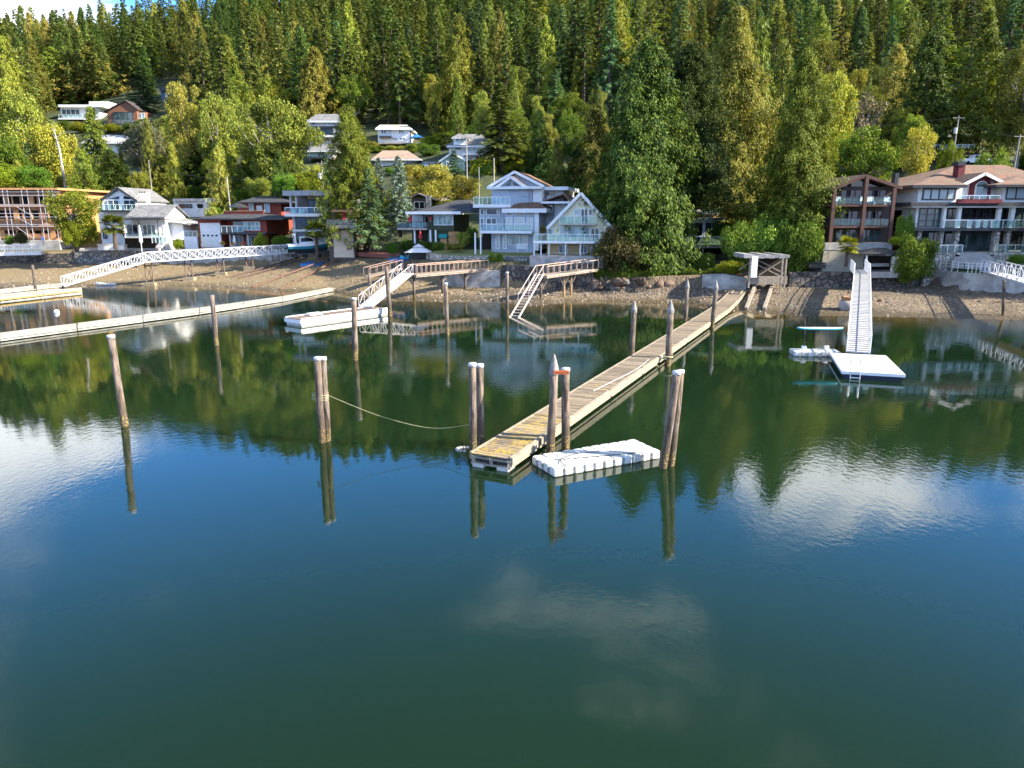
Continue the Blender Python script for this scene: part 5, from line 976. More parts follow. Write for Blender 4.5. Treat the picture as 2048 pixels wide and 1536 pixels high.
def pile(xt, yt, xw, yw, d, cap, label, Z=0.0):
    a = G(xw, yw, Z); top = P(xt, yt, a.y); o = thing('mooring_pile', label, 'pile', (a.x, a.y, a.z - 1.6)); n = 7
    v = top - a; ch = .75 if cap == 'cone' else 0; hh = v.z - ch; g = random.Random(xt)
    pts = [a + v * (((k / n) * (hh + 1.6) - 1.6) / v.z) + Vector((g.uniform(-.02, .02), g.uniform(-.02, .02), 0)) for k in range(n + 1)]
    MB().tube(pts, [d / 2 * (1.06 - .1 * k / n + g.uniform(-.03, .03)) for k in range(n + 1)], 14).build('shaft', pm, o, True)
    q = pts[-1]; r_ = d / 2
    if cap == 'white': MB().lathe(q, [(r_ * 1.06, -.1), (r_ * 1.1, .0), (r_ * 1.06, .05), (r_ * .2, .07)], 14).build('cap', CAPW, o, True)
    if cap == 'cone': MB().lathe(q, [(r_ * 1.12, -.12), (r_ * 1.14, .1), (r_ * .25, ch * .92), (.01, ch)], 12).build('cap', CAPP, o)
    return o
pile(222, 672, 250, 852, .34, 'white', 'lone white-capped pile in the left foreground water')
pile(634, 716, 645, 884, .31, 'white', 'left pile of the white-capped pair tied with rope'); pile(646, 716, 656, 882, .28, 'white', 'right pile of the white-capped pair tied with rope')
pile(944, 728, 946, 904, .32, 'white', 'left pile of the white-capped pair at the outer end of the wooden dock'); pile(960, 730, 962, 895, .32, 'white', 'right pile of the white-capped pair at the outer end of the wooden dock')
pile(1110, 708, 1101, 906, .36, 'cone', 'cone-topped pile standing against the white cube float'); pile(1131, 738, 1132, 900, .36, 'white', 'white-capped pile strapped beside the cone-topped pile at the cube float')
pile(1354, 744, 1326, 935, .33, 'white', 'front pile of the leaning pair at the right end of the cube float'); pile(1362, 742, 1342, 931, .28, 'white', 'rear pile of the leaning pair at the right end of the cube float')
pile(424, 590, 433, 690, .36, 'none', 'capless pile on the water side of the long concrete dock'); pile(708, 597, 711, 720, .38, 'white', 'pile with white top at the near side of the white float')
pile(773, 532, 780, 632, .42, 'none', 'thick pile at the right end of the white float'); pile(738, 546, 742, 596, .36, 'none', 'short pile behind the foot of the aluminium ramp')
pile(891, 567, 895, 669, .34, 'white', 'slender white-topped pile in front of the middle timber pier'); pile(1014, 545, 1015, 634, .32, 'white', 'slender pile in front of the ladder gangway')
pile(1269, 600, 1263, 718, .38, 'cone', 'cone-topped pile on the left side of the wooden dock, nearest'); pile(1343, 600, 1335, 731, .42, 'cone', 'cone-topped pile on the right side of the wooden dock, wrapped with rope')
pile(1376, 558, 1370, 650, .36, 'cone', 'cone-topped pile on the left side of the wooden dock near the beach'); pile(1434, 560, 1424, 656, .38, 'cone', 'cone-topped pile on the right side of the wooden dock near the beach')
pile(65, 530, 72, 588, .34, 'none', 'pale thin pile at the far left dock')
c1, c2 = G(1101, 906), G(1132, 900); st_ = thing('pile_strap', 'orange metal strap joining the two piles at the cube float', 'strap', P(1121, 745, 29.8))
MB().box(P(1107, 744, 29.6).x, P(1138, 744, 29.6).x, 29.62, 29.7, P(0, 748, 29.7).z, P(0, 741.5, 29.7).z).build('strap', M('rust_orange', (.40, .09, .025), .7, .25, 6), st_); MB().box(P(1107, 744, 30.1).x, P(1138, 744, 30.1).x, 30.14, 30.2, P(0, 748, 30.1).z, P(0, 741.5, 30.1).z).build('strap', M('rust_orange', (.4, .1, .03)), st_)
ROPE = M('pale_rope', (.42, .38, .22), .9, .2, 8)
def rope(label, pts, r=.022, m=None, name='rope'):
    n = []; P_ = [Vector(p) for p in pts]
    for i in range(len(P_) - 1):
        p0, p1, p2, p3 = P_[max(i - 1, 0)], P_[i], P_[i + 1], P_[min(i + 2, len(P_) - 1)]
        for k in range(8):
            t_ = k / 8; n.append(.5 * ((2 * p1) + (p2 - p0) * t_ + (2 * p0 - 5 * p1 + 4 * p2 - p3) * t_ ** 2 + (3 * p1 - p0 - 3 * p2 + p3) * t_ ** 3))
    n.append(P_[-1]); o = MB().tube(n, r, 6).build(name, m or ROPE); return tag(o, label, 'rope')
rope('long thin rope sagging from the roped pile pair to the dock end piles', [P(655, 790, 31.6), P(760, 832, 31.3), P(862, 856, 31), P(942, 849, 30.3)], .010)
cq = G(646, 882); zz = P(646, 790, cq.y).z
rope('pale rope wound round the white-capped pile pair', [(cq.x + .36 * math.cos(k * .9), cq.y + .02 + .26 * math.sin(k * .9), zz + .1 - .015 * k) for k in range(22)], .02)
cq = G(1335, 731); rope('frayed pale rope hanging round the cone-topped pile by the dock edge', [(cq.x + .3 * math.cos(k * .8), cq.y + .3 * math.sin(k * .8), .75 - .02 * k) for k in range(14)] + [(cq.x - .9, cq.y + .1, .5), (cq.x - 1.1, cq.y - .2, .1), (cq.x - .7, cq.y - .4, .03)], .045)
cq = G(930, 899); BUO = thing('float_line', 'small loop of grey floats tied at the outer end of the wooden dock', 'float line', (cq.x, cq.y, 0))
for k in range(12): a_ = k / 12 * 5.2; MB().lathe((cq.x + .35 * math.cos(a_), cq.y + .28 * math.sin(a_), .0), [(.03, -.06), (.075, -.02), (.075, .04), (.03, .08)], 8).build('float', M('float_grey', (.45, .42, .40), .7, .3, 4), BUO, True)

# ---------------------------------------------------------------- wooden dock
dm, t, b = base_mat('dock_plank'); g_ = t.new('ShaderNodeNewGeometry'); p = g_.outputs['Position']; o_ = t.new('ShaderNodeObjectInfo').outputs['Random']
du, dvv = Vector((math.sin(R(25.2)), math.cos(R(25.2)), 0)), Vector((math.cos(R(25.2)), -math.sin(R(25.2)), 0))
cmb = t.new('ShaderNodeCombineXYZ'); t.put(cmb.inputs[0], t.vmath('DOT_PRODUCT', p, tuple(dvv))); t.put(cmb.inputs[1], t.math('MULTIPLY', t.vmath('DOT_PRODUCT', p, tuple(du)), 9))
gn_ = t.noise(cmb.outputs[0], 2.2, 6, .7); cc = t.mix(t.ramp(gn_, .3, .7), (.110, .082, .056), (.31, .25, .18)); cc = t.mix(1, cc, t.mix(o_, (.62, .6, .58), (1.3, 1.27, 1.2)), 'MULTIPLY')
s = t.new('ShaderNodeSeparateXYZ'); t.l.new(p, s.inputs[0])
li = t.math('MULTIPLY', t.ramp(t.math('ADD', t.noise(p, .8, 5, .7), t.math('MULTIPLY', t.ramp(s.outputs[1], 46, 28), .17)), .58, .76), t.ramp(t.noise(p, 7, 4), .38, .6)); li = t.math('MULTIPLY', li, t.ramp(s.outputs[1], 62, 42))
cc = t.mix(t.math('MULTIPLY', li, .85), cc, (.44, .30, .035)); t.put(b.inputs['Base Color'], cc); b.inputs['Roughness'].default_value = .85
DOCKS = M('dock_side', (.28, .24, .18), .8, .22, 2.5, bump=.01, stretch=(1, 1, 2.5)); DOCKD = M('dock_dark_log', (.05, .043, .035), .9, .3, 3)
A0 = Vector((-.86, 28.12, 0)); L = 65.0
dk = thing('wooden_dock', 'long weathered plank dock running from the foreground to the beach', 'dock', A0)
def dz(s_): return .55 + (max(0, s_ - 52) / 13) ** 1.3 * .75
def at(s_, v_, z): q = A0 + du * s_ + dvv * v_; return Vector((q.x, q.y, z))
W2 = .89; np_ = 292; pw = L / np_
pme = bpy.data.meshes.new('plank'); q = MB().box(-W2, W2, .012, pw - .016, -.05, 0); pme.from_pydata(q.v, [], q.f); pme.materials.append(dm)
for k in range(np_):
    s_ = k * pw; o = obj('plank', pme, dk, at(s_, rnd.uniform(-.02, .02), dz(s_) + rnd.uniform(-.008, .008)) - A0); o.rotation_euler = (rnd.uniform(-.01, .01) + math.atan2(dz(s_ + .2) - dz(s_), .2), rnd.uniform(-.004, .004), -R(25.2) + rnd.uniform(-.006, .006))
ss = list(np.linspace(0, L, 11))
for a, c in zip(ss[:-1], ss[1:]):
    for sd_ in (-1, 1):
        MB().bar(at(a + .02, sd_ * (W2 + .03), dz(a) - .12), at(c - .02, sd_ * (W2 + .03), dz(c) - .12), .10, .30).build('side_beam', DOCKS, dk)
        MB().bar(at(a + .02, sd_ * (W2 - .04), dz(a) + .025), at(c - .3, sd_ * (W2 - .04), dz(c) + .025), .07, .05).build('edge_rail', DOCKS, dk) if sd_ > 0 else None
        MB().bar(at(a + .1, sd_ * (W2 - .05), dz(a) - .36), at(c - .1, sd_ * (W2 - .05), dz(c) - .36), .12, .14).build('lower_beam', DOCKS, dk)
    MB().bar(at(a + .25, 0, dz(a) - .50), at(c - .25, 0, dz(c) - .50), 1.35, .5).build('float_log', DOCKD, dk)
MB().bar(at(.03, -W2, .40), at(.03, W2, .40), .1, .08).build('end_beam', TIMB, dk); MB().bar(at(.03, -W2, .14), at(.03, W2, .14), .1, .08).build('end_beam', TIMB, dk)
for v_ in (-.8, 0, .8): MB().bar(at(.04, v_, .12), at(.04, v_, .45), .14, .12).build('end_post', TIMB, dk)
for v_ in (-.55, .55): MB().bar(at(-.06, v_, .04), at(.6, v_, .04), .5, .2).build('float_block', CONCW, dk)
fr = [(L - 3.0, -.5), (L - .4, -.5), (L - .4, .5), (L - 3.0, .5)]
hf = MB()
for i in range(4): a, c = fr[i], fr[(i + 1) % 4]; hf.bar(at(a[0], a[1], dz(a[0]) + .08), at(c[0], c[1], dz(c[0]) + .08), .14, .12)
hf.build('hatch_frame', DOCKS, dk)
rope('white hose lying along the wooden dock planks', [at(12, .2, .64), at(15, .45, .64), at(18.5, .72, .64), at(22, .6, .64)], .012, WHITE, 'hose')['category'] = 'hose'

# ---------------------------------------------------------------- cube float
import bmesh
def cube_float_mesh(sz=.47, hgt=.36):
    bm = bmesh.new(); bmesh.ops.create_cube(bm, size=1); bmesh.ops.scale(bm, vec=(sz * .97, sz * .97, hgt), verts=bm.verts)
    ve = [e for e in bm.edges if abs(e.verts[0].co.z - e.verts[1].co.z) > .1]; bmesh.ops.bevel(bm, geom=ve, offset=.085, segments=2, affect='EDGES', profile=.5)
    te = [e for e in bm.edges if abs(e.verts[0].co.z - e.verts[1].co.z) < .01 and abs(e.verts[0].co.z) > hgt * .45]; bmesh.ops.bevel(bm, geom=te, offset=.03, segments=2, affect='EDGES')
    r_ = bmesh.ops.create_cone(bm, cap_ends=True, segments=10, radius1=.07, radius2=.06, depth=.03, matrix=Matrix.Translation((0, 0, hgt / 2 + .01)))
    me = bpy.data.meshes.new('cube'); bm.to_mesh(me); bm.free(); me.materials.append(M('white_plastic', (.60, .595, .58), .5, .14, 2.5, objvar=.1)); return me
CM = cube_float_mesh(); Lc = Vector((1.65, 27.05, 0)); e1 = Vector((4.59, 2.35, 0)).normalized(); e2 = Vector((-e1.y, e1.x, 0))
cf = thing('cube_float', 'white modular cube float moored beside the outer end of the wooden dock', 'float', Lc); az = math.atan2(e1.y, e1.x)
def cubes(root, org, e1, e2, n1_, n2_, s_=.47, z=.17):
    lm = bpy.data.meshes.new('connector'); q = MB().lathe((0, 0, 0), [(.035, -.1), (.04, .0), (.04, .02)], 8).box(-.02, .02, -.02, .02, -.24, -.1); lm.from_pydata(q.v, [], q.f); lm.materials.append(M('grey_connector', (.30, .30, .31), .6, .2, 5))
    for i in range(n1_):
        for j in range(n2_):
            q = org + e1 * s_ * (i + .5) + e2 * s_ * (j + .5) - ROOTLOC[root.name]; o = obj('cube', CM, root, (q.x, q.y, z + rnd.uniform(-.012, .012))); o.rotation_euler = (rnd.uniform(-.015, .015), rnd.uniform(-.015, .015), math.atan2(e1.y, e1.x) + rnd.uniform(-.02, .02)); o.scale = (s_ / .47, s_ / .47, 1)
    for i in range(1, n1_): q = org + e1 * s_ * i - e2 * .02 - ROOTLOC[root.name]; obj('connector', lm, root, (q.x, q.y, z + .13))
    for j in range(1, n2_): q = org + e2 * s_ * j - e1 * .02 - ROOTLOC[root.name]; obj('connector', lm, root, (q.x, q.y, z + .13))
cubes(cf, Lc, e1, e2, 11, 4)
mesh_m = M('grey_walkway_mesh', (.42, .42, .42), .8, .2, 12)
mt = MB().slab([(Lc + e1 * a + e2 * c + Vector((0, 0, .405))) for a, c in ((.6, .9), (4.1, .12), (4.3, .5), (1.0, 1.3))], .012).build('grip_mat', mesh_m); tag(mt, 'grey grip mat lying across the white cube float', 'mat')
rope('dark cord lying over the white cube float', [Lc + e1 * a + e2 * c + Vector((0, 0, .41)) for a, c in ((.5, .0), (.6, .5), (.9, .9), (1.8, 1.1), (2.6, .9))], .018, DARKM, 'cord')['category'] = 'cord'

# ---------------------------------------------------------------- other docks
def slabdock(name, label, near, farp, z, h_, m, m2, nsec, cat='dock', rail=None):
    N = [G(px, py, z) for px, py in near]; Fp = [G(px, py, z) for px, py in farp]; o = thing(name, label, cat, (N[0].x, N[0].y, 0))
    for i in range(len(N) - 1):
        d = (N[i + 1] - N[i]); ln = d.length; k = max(1, int(ln / nsec))
        for j in range(k):
            a, c = N[i].lerp(N[i + 1], j / k), N[i].lerp(N[i + 1], (j + 1) / k - .006); a2, c2 = Fp[i].lerp(Fp[i + 1], j / k), Fp[i].lerp(Fp[i + 1], (j + 1) / k - .006)
            zz = rnd.uniform(-.02, .02); q = [Vector((v.x, v.y, z + zz)) for v in (a, c, c2, a2)]
            MB().slab(q, .1).build('deck_slab', m, o); ins = [q[0].lerp(q[3], .04), q[1].lerp(q[2], .04), q[2].lerp(q[1], .04), q[3].lerp(q[0], .04)]
            MB().slab([(v.x, v.y, v.z - .103) for v in ins], h_).build('float_body', m2, o)
            if rail: MB().bar(q[0] + Vector((0, 0, -.16)), q[1] + Vector((0, 0, -.16)), .12, .16).build('fender_rail', rail, o)
    return o
DKC = M('dirty_concrete_deck', (.35, .32, .27), .85, .2, .9, bump=.01); DKT = M('tan_dock_deck', (.42, .37, .29), .85, .25, 1)
slabdock('concrete_dock', 'long pale concrete dock crossing the left side of the water', [(-160, 696), (0, 675), (400, 623), (565, 598), (640, 583), (731, 565)], [(-160, 682), (0, 665), (400, 615), (565, 592), (640, 578), (735, 561)], .38, .2, DKC, CONC, 6)
slabdock('timber_dock', 'short dock with ochre timber edge at the foot of the white truss ramp', [(-140, 611), (0, 597), (164, 579)], [(-140, 601), (0, 588), (164, 574.5)], .5, .4, DKC, CONC, 5, rail=M('ochre_timber', (.36, .24, .08), .8, .3, 2))
slabdock('beached_dock', 'tan dock section stranded behind the short ochre-edged dock', [(-60, 592), (100, 575), (128, 572)], [(-60, 584), (100, 568), (128, 566)], .65, .4, DKT, TIMB, 5)
fl = thing('white_float', 'white sided float with brown planked deck below the aluminium ramp', 'float', (-19.4, 67, 0)); A = G(601, 640, .62); B = G(778, 617, .62); ab = (B - A).normalized(); pn = Vector((-ab.y, ab.x, 0)); L2 = (B - A).length; C4 = [A, B, B + pn * 2.5, A + pn * 2.5]
MB().slab([(v.x, v.y, .6) for v in C4], .36).build('side_fascia', WHITE, fl); ins = [A + ab * .15 + pn * .1, B - ab * .15 + pn * .1, B - ab * .15 + pn * 2.4, A + ab * .15 + pn * 2.4]
MB().slab([(v.x, v.y, .235) for v in ins], .5).build('float_body', CONCW, fl)
for k in range(42):
    s_ = k * L2 / 42; q = [A + ab * (s_ + .02) + pn * .12, A + ab * (s_ + L2 / 42 - .02) + pn * .12, A + ab * (s_ + L2 / 42 - .02) + pn * 2.38, A + ab * (s_ + .02) + pn * 2.38]
    MB().slab([(v.x, v.y, .652 + rnd.uniform(-.005, .005)) for v in q], .05).build('plank', M('brown_float_plank', (.20, .14, .11), .85, .3, 3, objvar=.2), fl)
for v_ in (.06, 2.44): MB().bar(A + ab * .1 + pn * v_ + Vector((0, 0, .06)), B - ab * .1 + pn * v_ + Vector((0, 0, .06)), .1, .09).build('edge_rail', OFFW, fl)
for k in range(8): q = A + ab * (.6 + k * 1.33) + pn * .06; MB().box(q.x - .06, q.x + .06, q.y - .06, q.y + .06, .61, .72).build('cleat_block', TIMBR, fl)
MB().slab([(v.x, v.y, .84) for v in (A + ab * 2.2 + pn * 1.5, A + ab * 3.6 + pn * 1.5, A + ab * 3.6 + pn * 2.2, A + ab * 2.2 + pn * 2.2)], .18).build('locker', OFFW, fl)

# ---------------------------------------------------------------- gangways and piers
def gangway(name, label, p0, p1, w_, h_, nb, m, deckm, style='truss', bar=.07, cat='gangway', deckt=.1, rails=2, lean=0):
    p0, p1 = Vector(p0), Vector(p1); d = (p1 - p0); s_ = Vector((d.y, -d.x, 0)).normalized() * w_ / 2; o = thing(name, label, cat, p0 - Vector((0, 0, .3))); up = Vector((0, 0, h_))
    MB().slab([p0 - s_, p0 + s_, p1 + s_, p1 - s_], deckt).build('deck', deckm, o)
    for sd_ in (-1, 1):
        a, c = p0 + s_ * sd_ * 1.03, p1 + s_ * sd_ * 1.03
        MB().bar(a + up, c + up, bar, bar).build('top_rail', m, o); MB().bar(a - Vector((0, 0, .05)), c - Vector((0, 0, .05)), bar, bar * 1.6).build('bottom_chord', m, o)
        if style in ('rail', 'picket') and rails > 1: MB().bar(a + up * .5, c + up * .5, bar * .6).build('mid_rail', m, o)
        for k in range(nb + 1):
            q = a.lerp(c, k / nb); MB().bar(q, q + up * .985, bar * .85).build('post', m, o)
            if k < nb and style in ('truss', 'cross'):
                q2 = a.lerp(c, (k + 1) / nb); MB().bar(q + (up if k % 2 else Vector()), q2 + (Vector() if k % 2 else up), bar * .7).build('diagonal', m, o)
                if style == 'cross': MB().bar(q + (Vector() if k % 2 else up), q2 + (up if k % 2 else Vector()), bar * .7).build('diagonal', m, o)
        if style == 'picket':
            n = int((c - a).length / .28); q = MB()
            for k in range(n): v_ = a.lerp(c, (k + .5) / n); q.bar(v_, v_ + up, .025)
            q.build('pickets', m, o)['kind'] = 'stuff'
    if style == 'picket':
        for k in range(int(d.length / .62)): q = p0 + d * ((k + .5) * .62 / d.length); MB().bar(q - s_ * .98 + Vector((0, 0, .012)), q + s_ * .98 + Vector((0, 0, .012)), .07, .025).build('picket_shadow_bar', DARKM, o)  # dark bars laid across the deck, standing in for picket shadows
    return o
GW = M('white_aluminium', (.60, .60, .63), .45, .06, 3)
r0, r1, r2 = Vector(G(126, 571, .75)), P(289, 523, 105.5), P(586, 505, 117.5)
gangway('truss_ramp', 'sloping white truss ramp down to the short ochre-edged dock', r0, r1, 1.5, 1.15, 14, GW, CONCW, 'truss', .07)
gangway('truss_bridge', 'long white truss footbridge on thin piers over the left beach', r1, r2, 1.6, 1.25, 18, GW, CONCW, 'cross', .07, cat='footbridge')
for px, f_, lb in ((297, .02, 'first'), (371, .27, 'second'), (432, .48, 'third'), (491, .68, 'fourth'), (548, .87, 'fifth')):
    q = r1.lerp(r2, f_); o = thing('bridge_pier', lb + ' pier from the water under the long white footbridge', 'pier', (q.x, q.y, gz(q.x, q.y) - .3)); zg = max(gz(q.x, q.y), -.3); RM = M('rusty_post', (.17, .11, .085), .8, .3, 4)
    for sx_ in (-.5, .5): MB().tube([(q.x + sx_, q.y, zg - .3), (q.x + sx_, q.y, q.z - .16)], .09, 8).build('post', RM, o)
    MB().bar((q.x - .5, q.y, zg + .6), (q.x + .5, q.y, q.z - .4), .06).build('brace', RM, o); MB().bar((q.x + .5, q.y + .02, zg + .6), (q.x - .5, q.y + .02, q.z - .4), .06).build('brace', RM, o)
    MB().box(q.x - .8, q.x + .8, q.y - .45, q.y + .45, zg - .4, zg + .5).build('footing', M('mossy_concrete', (.28, .23, .15), .9, .35, 2), o)
# small bridge at far left
b0, b1 = P(-60, 506, 119), P(84, 503, 122.5); gangway('white_footbridge', 'small white railed footbridge at the far left edge', b0, b1, 1.8, 1.1, 12, WHITE, WHITE, 'rail', .1, cat='footbridge', deckt=.5)
sg = thing('blue_sign', 'small blue and white sign on a post by the far left footbridge', 'sign', P(87, 490, 122)); p = P(87, 490, 122); MB().tube([p, (p.x, p.y, p.z + 1.3)], .04, 6).build('post', DARKM, sg); MB().box(p.x - .18, p.x + .18, p.y - .06, p.y - .03, p.z + .7, p.z + 1.4).build('panel', M('sign_blue', (.25, .42, .75), .5, .05, 2), sg)
# middle timber pier with aluminium ramp
p0, p1 = P(824, 549, 88.2), P(968, 537, 95.6); gangway('timber_pier', 'railed timber pier on V-braced posts in front of the concrete seawall', p0, p1, 1.7, 1.1, 16, M('pinkish_timber', (.36, .25, .20), .85, .2, 3), TIMB, 'rail', .09, cat='pier', deckt=.3, rails=1)
for px, f_, lb in ((823, .02, 'outer'), (878, .4, 'middle'), (926, .72, 'inner')):
    q = p0.lerp(p1, f_); o = thing('pier_post', lb + ' V-braced post carrying the middle timber pier', 'post', (q.x, q.y, min(0, gz(q.x, q.y)) - .8)); zt = q.z - .31
    MB().tube([(q.x, q.y, min(0, gz(q.x, q.y)) - .8), (q.x, q.y, zt)], [.19, .16], 10).build('shaft', pm, o, True)
    for s_ in (-1, 1): MB().bar((q.x, q.y, zt - 1.0), (q.x + s_ * .75, q.y + .1, zt - .08), .14).build('brace', TIMB, o)
    MB().bar((q.x - .9, q.y, zt - .08), (q.x + .9, q.y, zt - .08), .2, .16).build('cap_beam', TIMB, o)
a0 = Vector(G(731, 613, .78)); gangway('aluminium_ramp', 'aluminium truss ramp sloping from the timber pier down to the white float', a0, P(815, 546, 88.4), 1.4, 1.1, 9, M('bare_aluminium', (.62, .58, .58), .4, .1, 3, metal=.3), CONCW, 'truss', .07)
gangway('timber_ramp', 'reddish timber ramp with handrail left of the middle timber pier', P(733, 553, 96), P(800, 536, 99), 1.5, 1.1, 5, M('red_timber', (.30, .20, .16), .85, .2, 3), TIMB, 'rail', .09, cat='ramp', rails=1)
# right pier with ladder gangway
p0, p1 = P(1084, 551, 86), P(1186, 537, 91.6); gangway('timber_pier', 'short railed timber pier in front of the cream house seawall', p0, p1, 1.7, 1.1, 9, M('pale_pink_timber', (.42, .31, .25), .85, .2, 3), TIMB, 'rail', .09, cat='pier', deckt=.3, rails=1)
for f_, lb, dx in ((.03, 'outer leaning', -.3), (.42, 'left yellow-banded', 0), (.56, 'right yellow-banded', 0)):
    q = p0.lerp(p1, f_); zt = q.z - .31; o = thing('pier_post', lb + ' post under the short timber pier of the cream house', 'post', (q.x, q.y, -1)); MB().tube([(q.x + dx, q.y, -1), (q.x + dx, q.y, zt - 1), (q.x, q.y, zt)], .15, 10).build('shaft', pm if dx else M('ochre_post', (.36, .24, .12), .85, .3, 3), o, True)
    for s_ in (-1, 1): MB().bar((q.x + dx * .6, q.y - .1, zt - 1.3), (q.x + s_ * .6, q.y - .1, zt - .05), .1).build('brace', TIMB, o)
if True:
    q = p0.lerp(p1, .49); o = thing('rock_pile', 'heap of rusty stones at the foot of the yellow-banded pier posts', 'rocks', (q.x, q.y, 0))
    for k in range(16): a_ = rnd.uniform(0, 6.28); r_ = rnd.uniform(0, 1.3); ob_ = obj('stone', (RK if k % 2 else RKG)[k % 6], o, (r_ * math.cos(a_), r_ * .7 * math.sin(a_), .02)); s_ = rnd.uniform(.2, .4); ob_.scale = (s_, s_, s_ * .6)
l0, l1 = Vector(G(1027, 638, -.1)), P(1080, 547, 86); lad = thing('ladder_gangway', 'steep pale ladder gangway with one handrail dipping into the water', 'gangway', l0)
LD = M('pinkish_metal', (.55, .46, .42), .5, .15, 3); dd = l1 - l0; sv = Vector((dd.y, -dd.x, 0)).normalized() * .45
for s_ in (-1, 1): MB().bar(l0 + sv * s_, l1 + sv * s_, .1, .16).build('stringer', LD, lad)
for k in range(1, 17): q = l0.lerp(l1, k / 17); MB().bar(q - sv, q + sv, .16, .05).build('rung', LD, lad)
hv = Vector((0, 0, .95)); MB().bar(l0.lerp(l1, .3) - sv + hv, l1 - sv + hv, .06).build('handrail', LD, lad); MB().bar(l0.lerp(l1, .38) + sv + hv, l1 + sv + hv, .06).build('handrail', LD, lad)
for f_ in (.3, .5, .7, .9): q = l0.lerp(l1, f_) - sv; MB().bar(q, q + hv, .05).build('rail_post', LD, lad); q = l0.lerp(l1, f_ + .08) + sv; MB().bar(q, q + hv, .05).build('rail_post', LD, lad)
# right white gangway, platform and paddle board rack
gt, gk = P(1713, 537, 87.8), P(1716, 549, 80.5); gb = Vector((24.35, 50.9, .6)); gk = Vector((gt.x + (gb.x - gt.x) * .16, 80.8, P(0, 548, 80.8).z))
gangway('landing_bridge', 'level top landing of the white arched gangway on the right', gk, gt, 1.45, 1.1, 4, GW, M('blue_grey_grating', (.34, .36, .42), .6, .15, 6), 'picket', .07)
gangway('white_gangway', 'long white gangway with arched handrails down to the square swim platform', gb, gk, 1.45, 1.1, 10, GW, M('pale_grating', (.44, .44, .45), .6, .15, 5), 'picket', .08)
pr = R(-17); pu = Vector((math.cos(pr), math.sin(pr), 0)); pv = Vector((-pu.y, pu.x, 0)); po = Vector((20.6, 44.9, 0)); pl = thing('swim_platform', 'white square swim platform on dark blue floats at the foot of the gangway', 'platform', po)
cs_ = [po, po + pu * 3.6, po + pu * 3.6 + pv * 6.6, po + pv * 6.6]
MB().slab([(v.x, v.y, .44) for v in cs_], .16).build('frame', WHITE, pl)
for k in range(10): a, c = k * .66, (k + 1) * .66 - .012; MB().slab([(v.x, v.y, .456) for v in (po + pu * .05 + pv * a, po + pu * 3.55 + pv * a, po + pu * 3.55 + pv * c, po + pu * .05 + pv * c)], .012).build('deck_panel', M('white_deck_panel', (.48, .48, .48), .7, .05, 2), pl)
for k in range(3): MB().slab([(v.x, v.y, .275) for v in (po + pu * .15 + pv * (.15 + k * 2.15), po + pu * 3.45 + pv * (.15 + k * 2.15), po + pu * 3.45 + pv * (2.1 + k * 2.15), po + pu * .15 + pv * (2.1 + k * 2.15))], .6).build('float_tank', M('navy_float', (.015, .018, .04), .5, .2, 2), pl)
la = thing('swim_ladder', 'aluminium swim ladder on the near edge of the swim platform', 'ladder', po + pu * .5)
for a in (.5, 1.05): q = po + pu * a - pv * .08; MB().tube([q + Vector((0, 0, -.6)), q + Vector((0, 0, .5)), q + pv * .1 + Vector((0, 0, 1.15)), q + pv * .45 + Vector((0, 0, 1.15)), q + pv * .5 + Vector((0, 0, .57))], .028, 6).build('rail', ALU, la)
for z in (-.2, .1, .4): MB().bar(po + pu * .5 - pv * .08 + Vector((0, 0, z)), po + pu * 1.05 - pv * .08 + Vector((0, 0, z)), .05).build('rung', ALU, la)
bfo = Vector(G(1589, 713, 0)); bf = thing('cube_float', 'low white cube float carrying the paddle board rack', 'float', bfo); cubes(bf, bfo, Vector((1, -.06, 0)).normalized(), Vector((.06, 1, 0)).normalized(), 7, 3, .47)
rk = thing('board_rack', 'two-post rack on the low white float holding a paddle board', 'rack', bfo + Vector((1, .7, .35)))
for a in (.95, 2.6): 
    q = bfo + Vector((a, .8, .36)); MB().box(q.x - .14, q.x + .14, q.y - .14, q.y + .14, q.z, q.z + .28).build('base', WHITE, rk); MB().tube([q, q + Vector((0, .1, 1.2)), q + Vector((0, .25, 2.1))], .035, 6).build('post', DARKM, rk); MB().tube([q + Vector((0, .15, 1.55)), q + Vector((0, -.55, 1.6)), q + Vector((0, -.65, 1.8))], .03, 6).build('arm', DARKM, rk)
def board(label, c, ln, w_, m, m2, yaw=0, tilt=0):
    q = MB(); n = 24; top = []; 
    for k in range(n + 1):
        x = -ln / 2 + ln * k / n; f_ = (1 - abs(2 * k / n - 1) ** 2.6) ** .55; top.append((x, w_ / 2 * f_, .14 * max(0, abs(2 * k / n - 1) - .55) ** 1.6))
    vs = []; fs = []
    for x, h2, r_ in top: vs += [(x, -h2, r_), (x, -h2 * .8, r_ + .06), (x, h2 * .8, r_ + .06), (x, h2, r_), (x, h2 * .7, r_ - .06), (x, -h2 * .7, r_ - .06)]
    for k in range(n): fs += [(k * 6 + a, k * 6 + (a + 1) % 6, k * 6 + 6 + (a + 1) % 6, k * 6 + 6 + a) for a in range(6)]
    q.add(vs, fs); o = thing('paddle_board', label, 'paddle board', c); ob_ = None
    me = bpy.data.meshes.new('hull'); me.from_pydata(q.v, [], q.f); me.materials.append(m); me.materials.append(m2); 
    for pl_ in me.polygons: pl_.use_smooth = True; pl_.material_index = 1 if pl_.index % 6 in (1,) else 0
    h_ = obj('hull', me, o); o.rotation_euler = (tilt, 0, yaw); return o
TQ = M('turquoise_board', (.03, .40, .52), .4, .1, 3)
board('turquoise and white paddle board lying on the two-post rack', bfo + Vector((1.78, .3, 1.99)), 3.3, .8, TQ, WHITE, -.03)
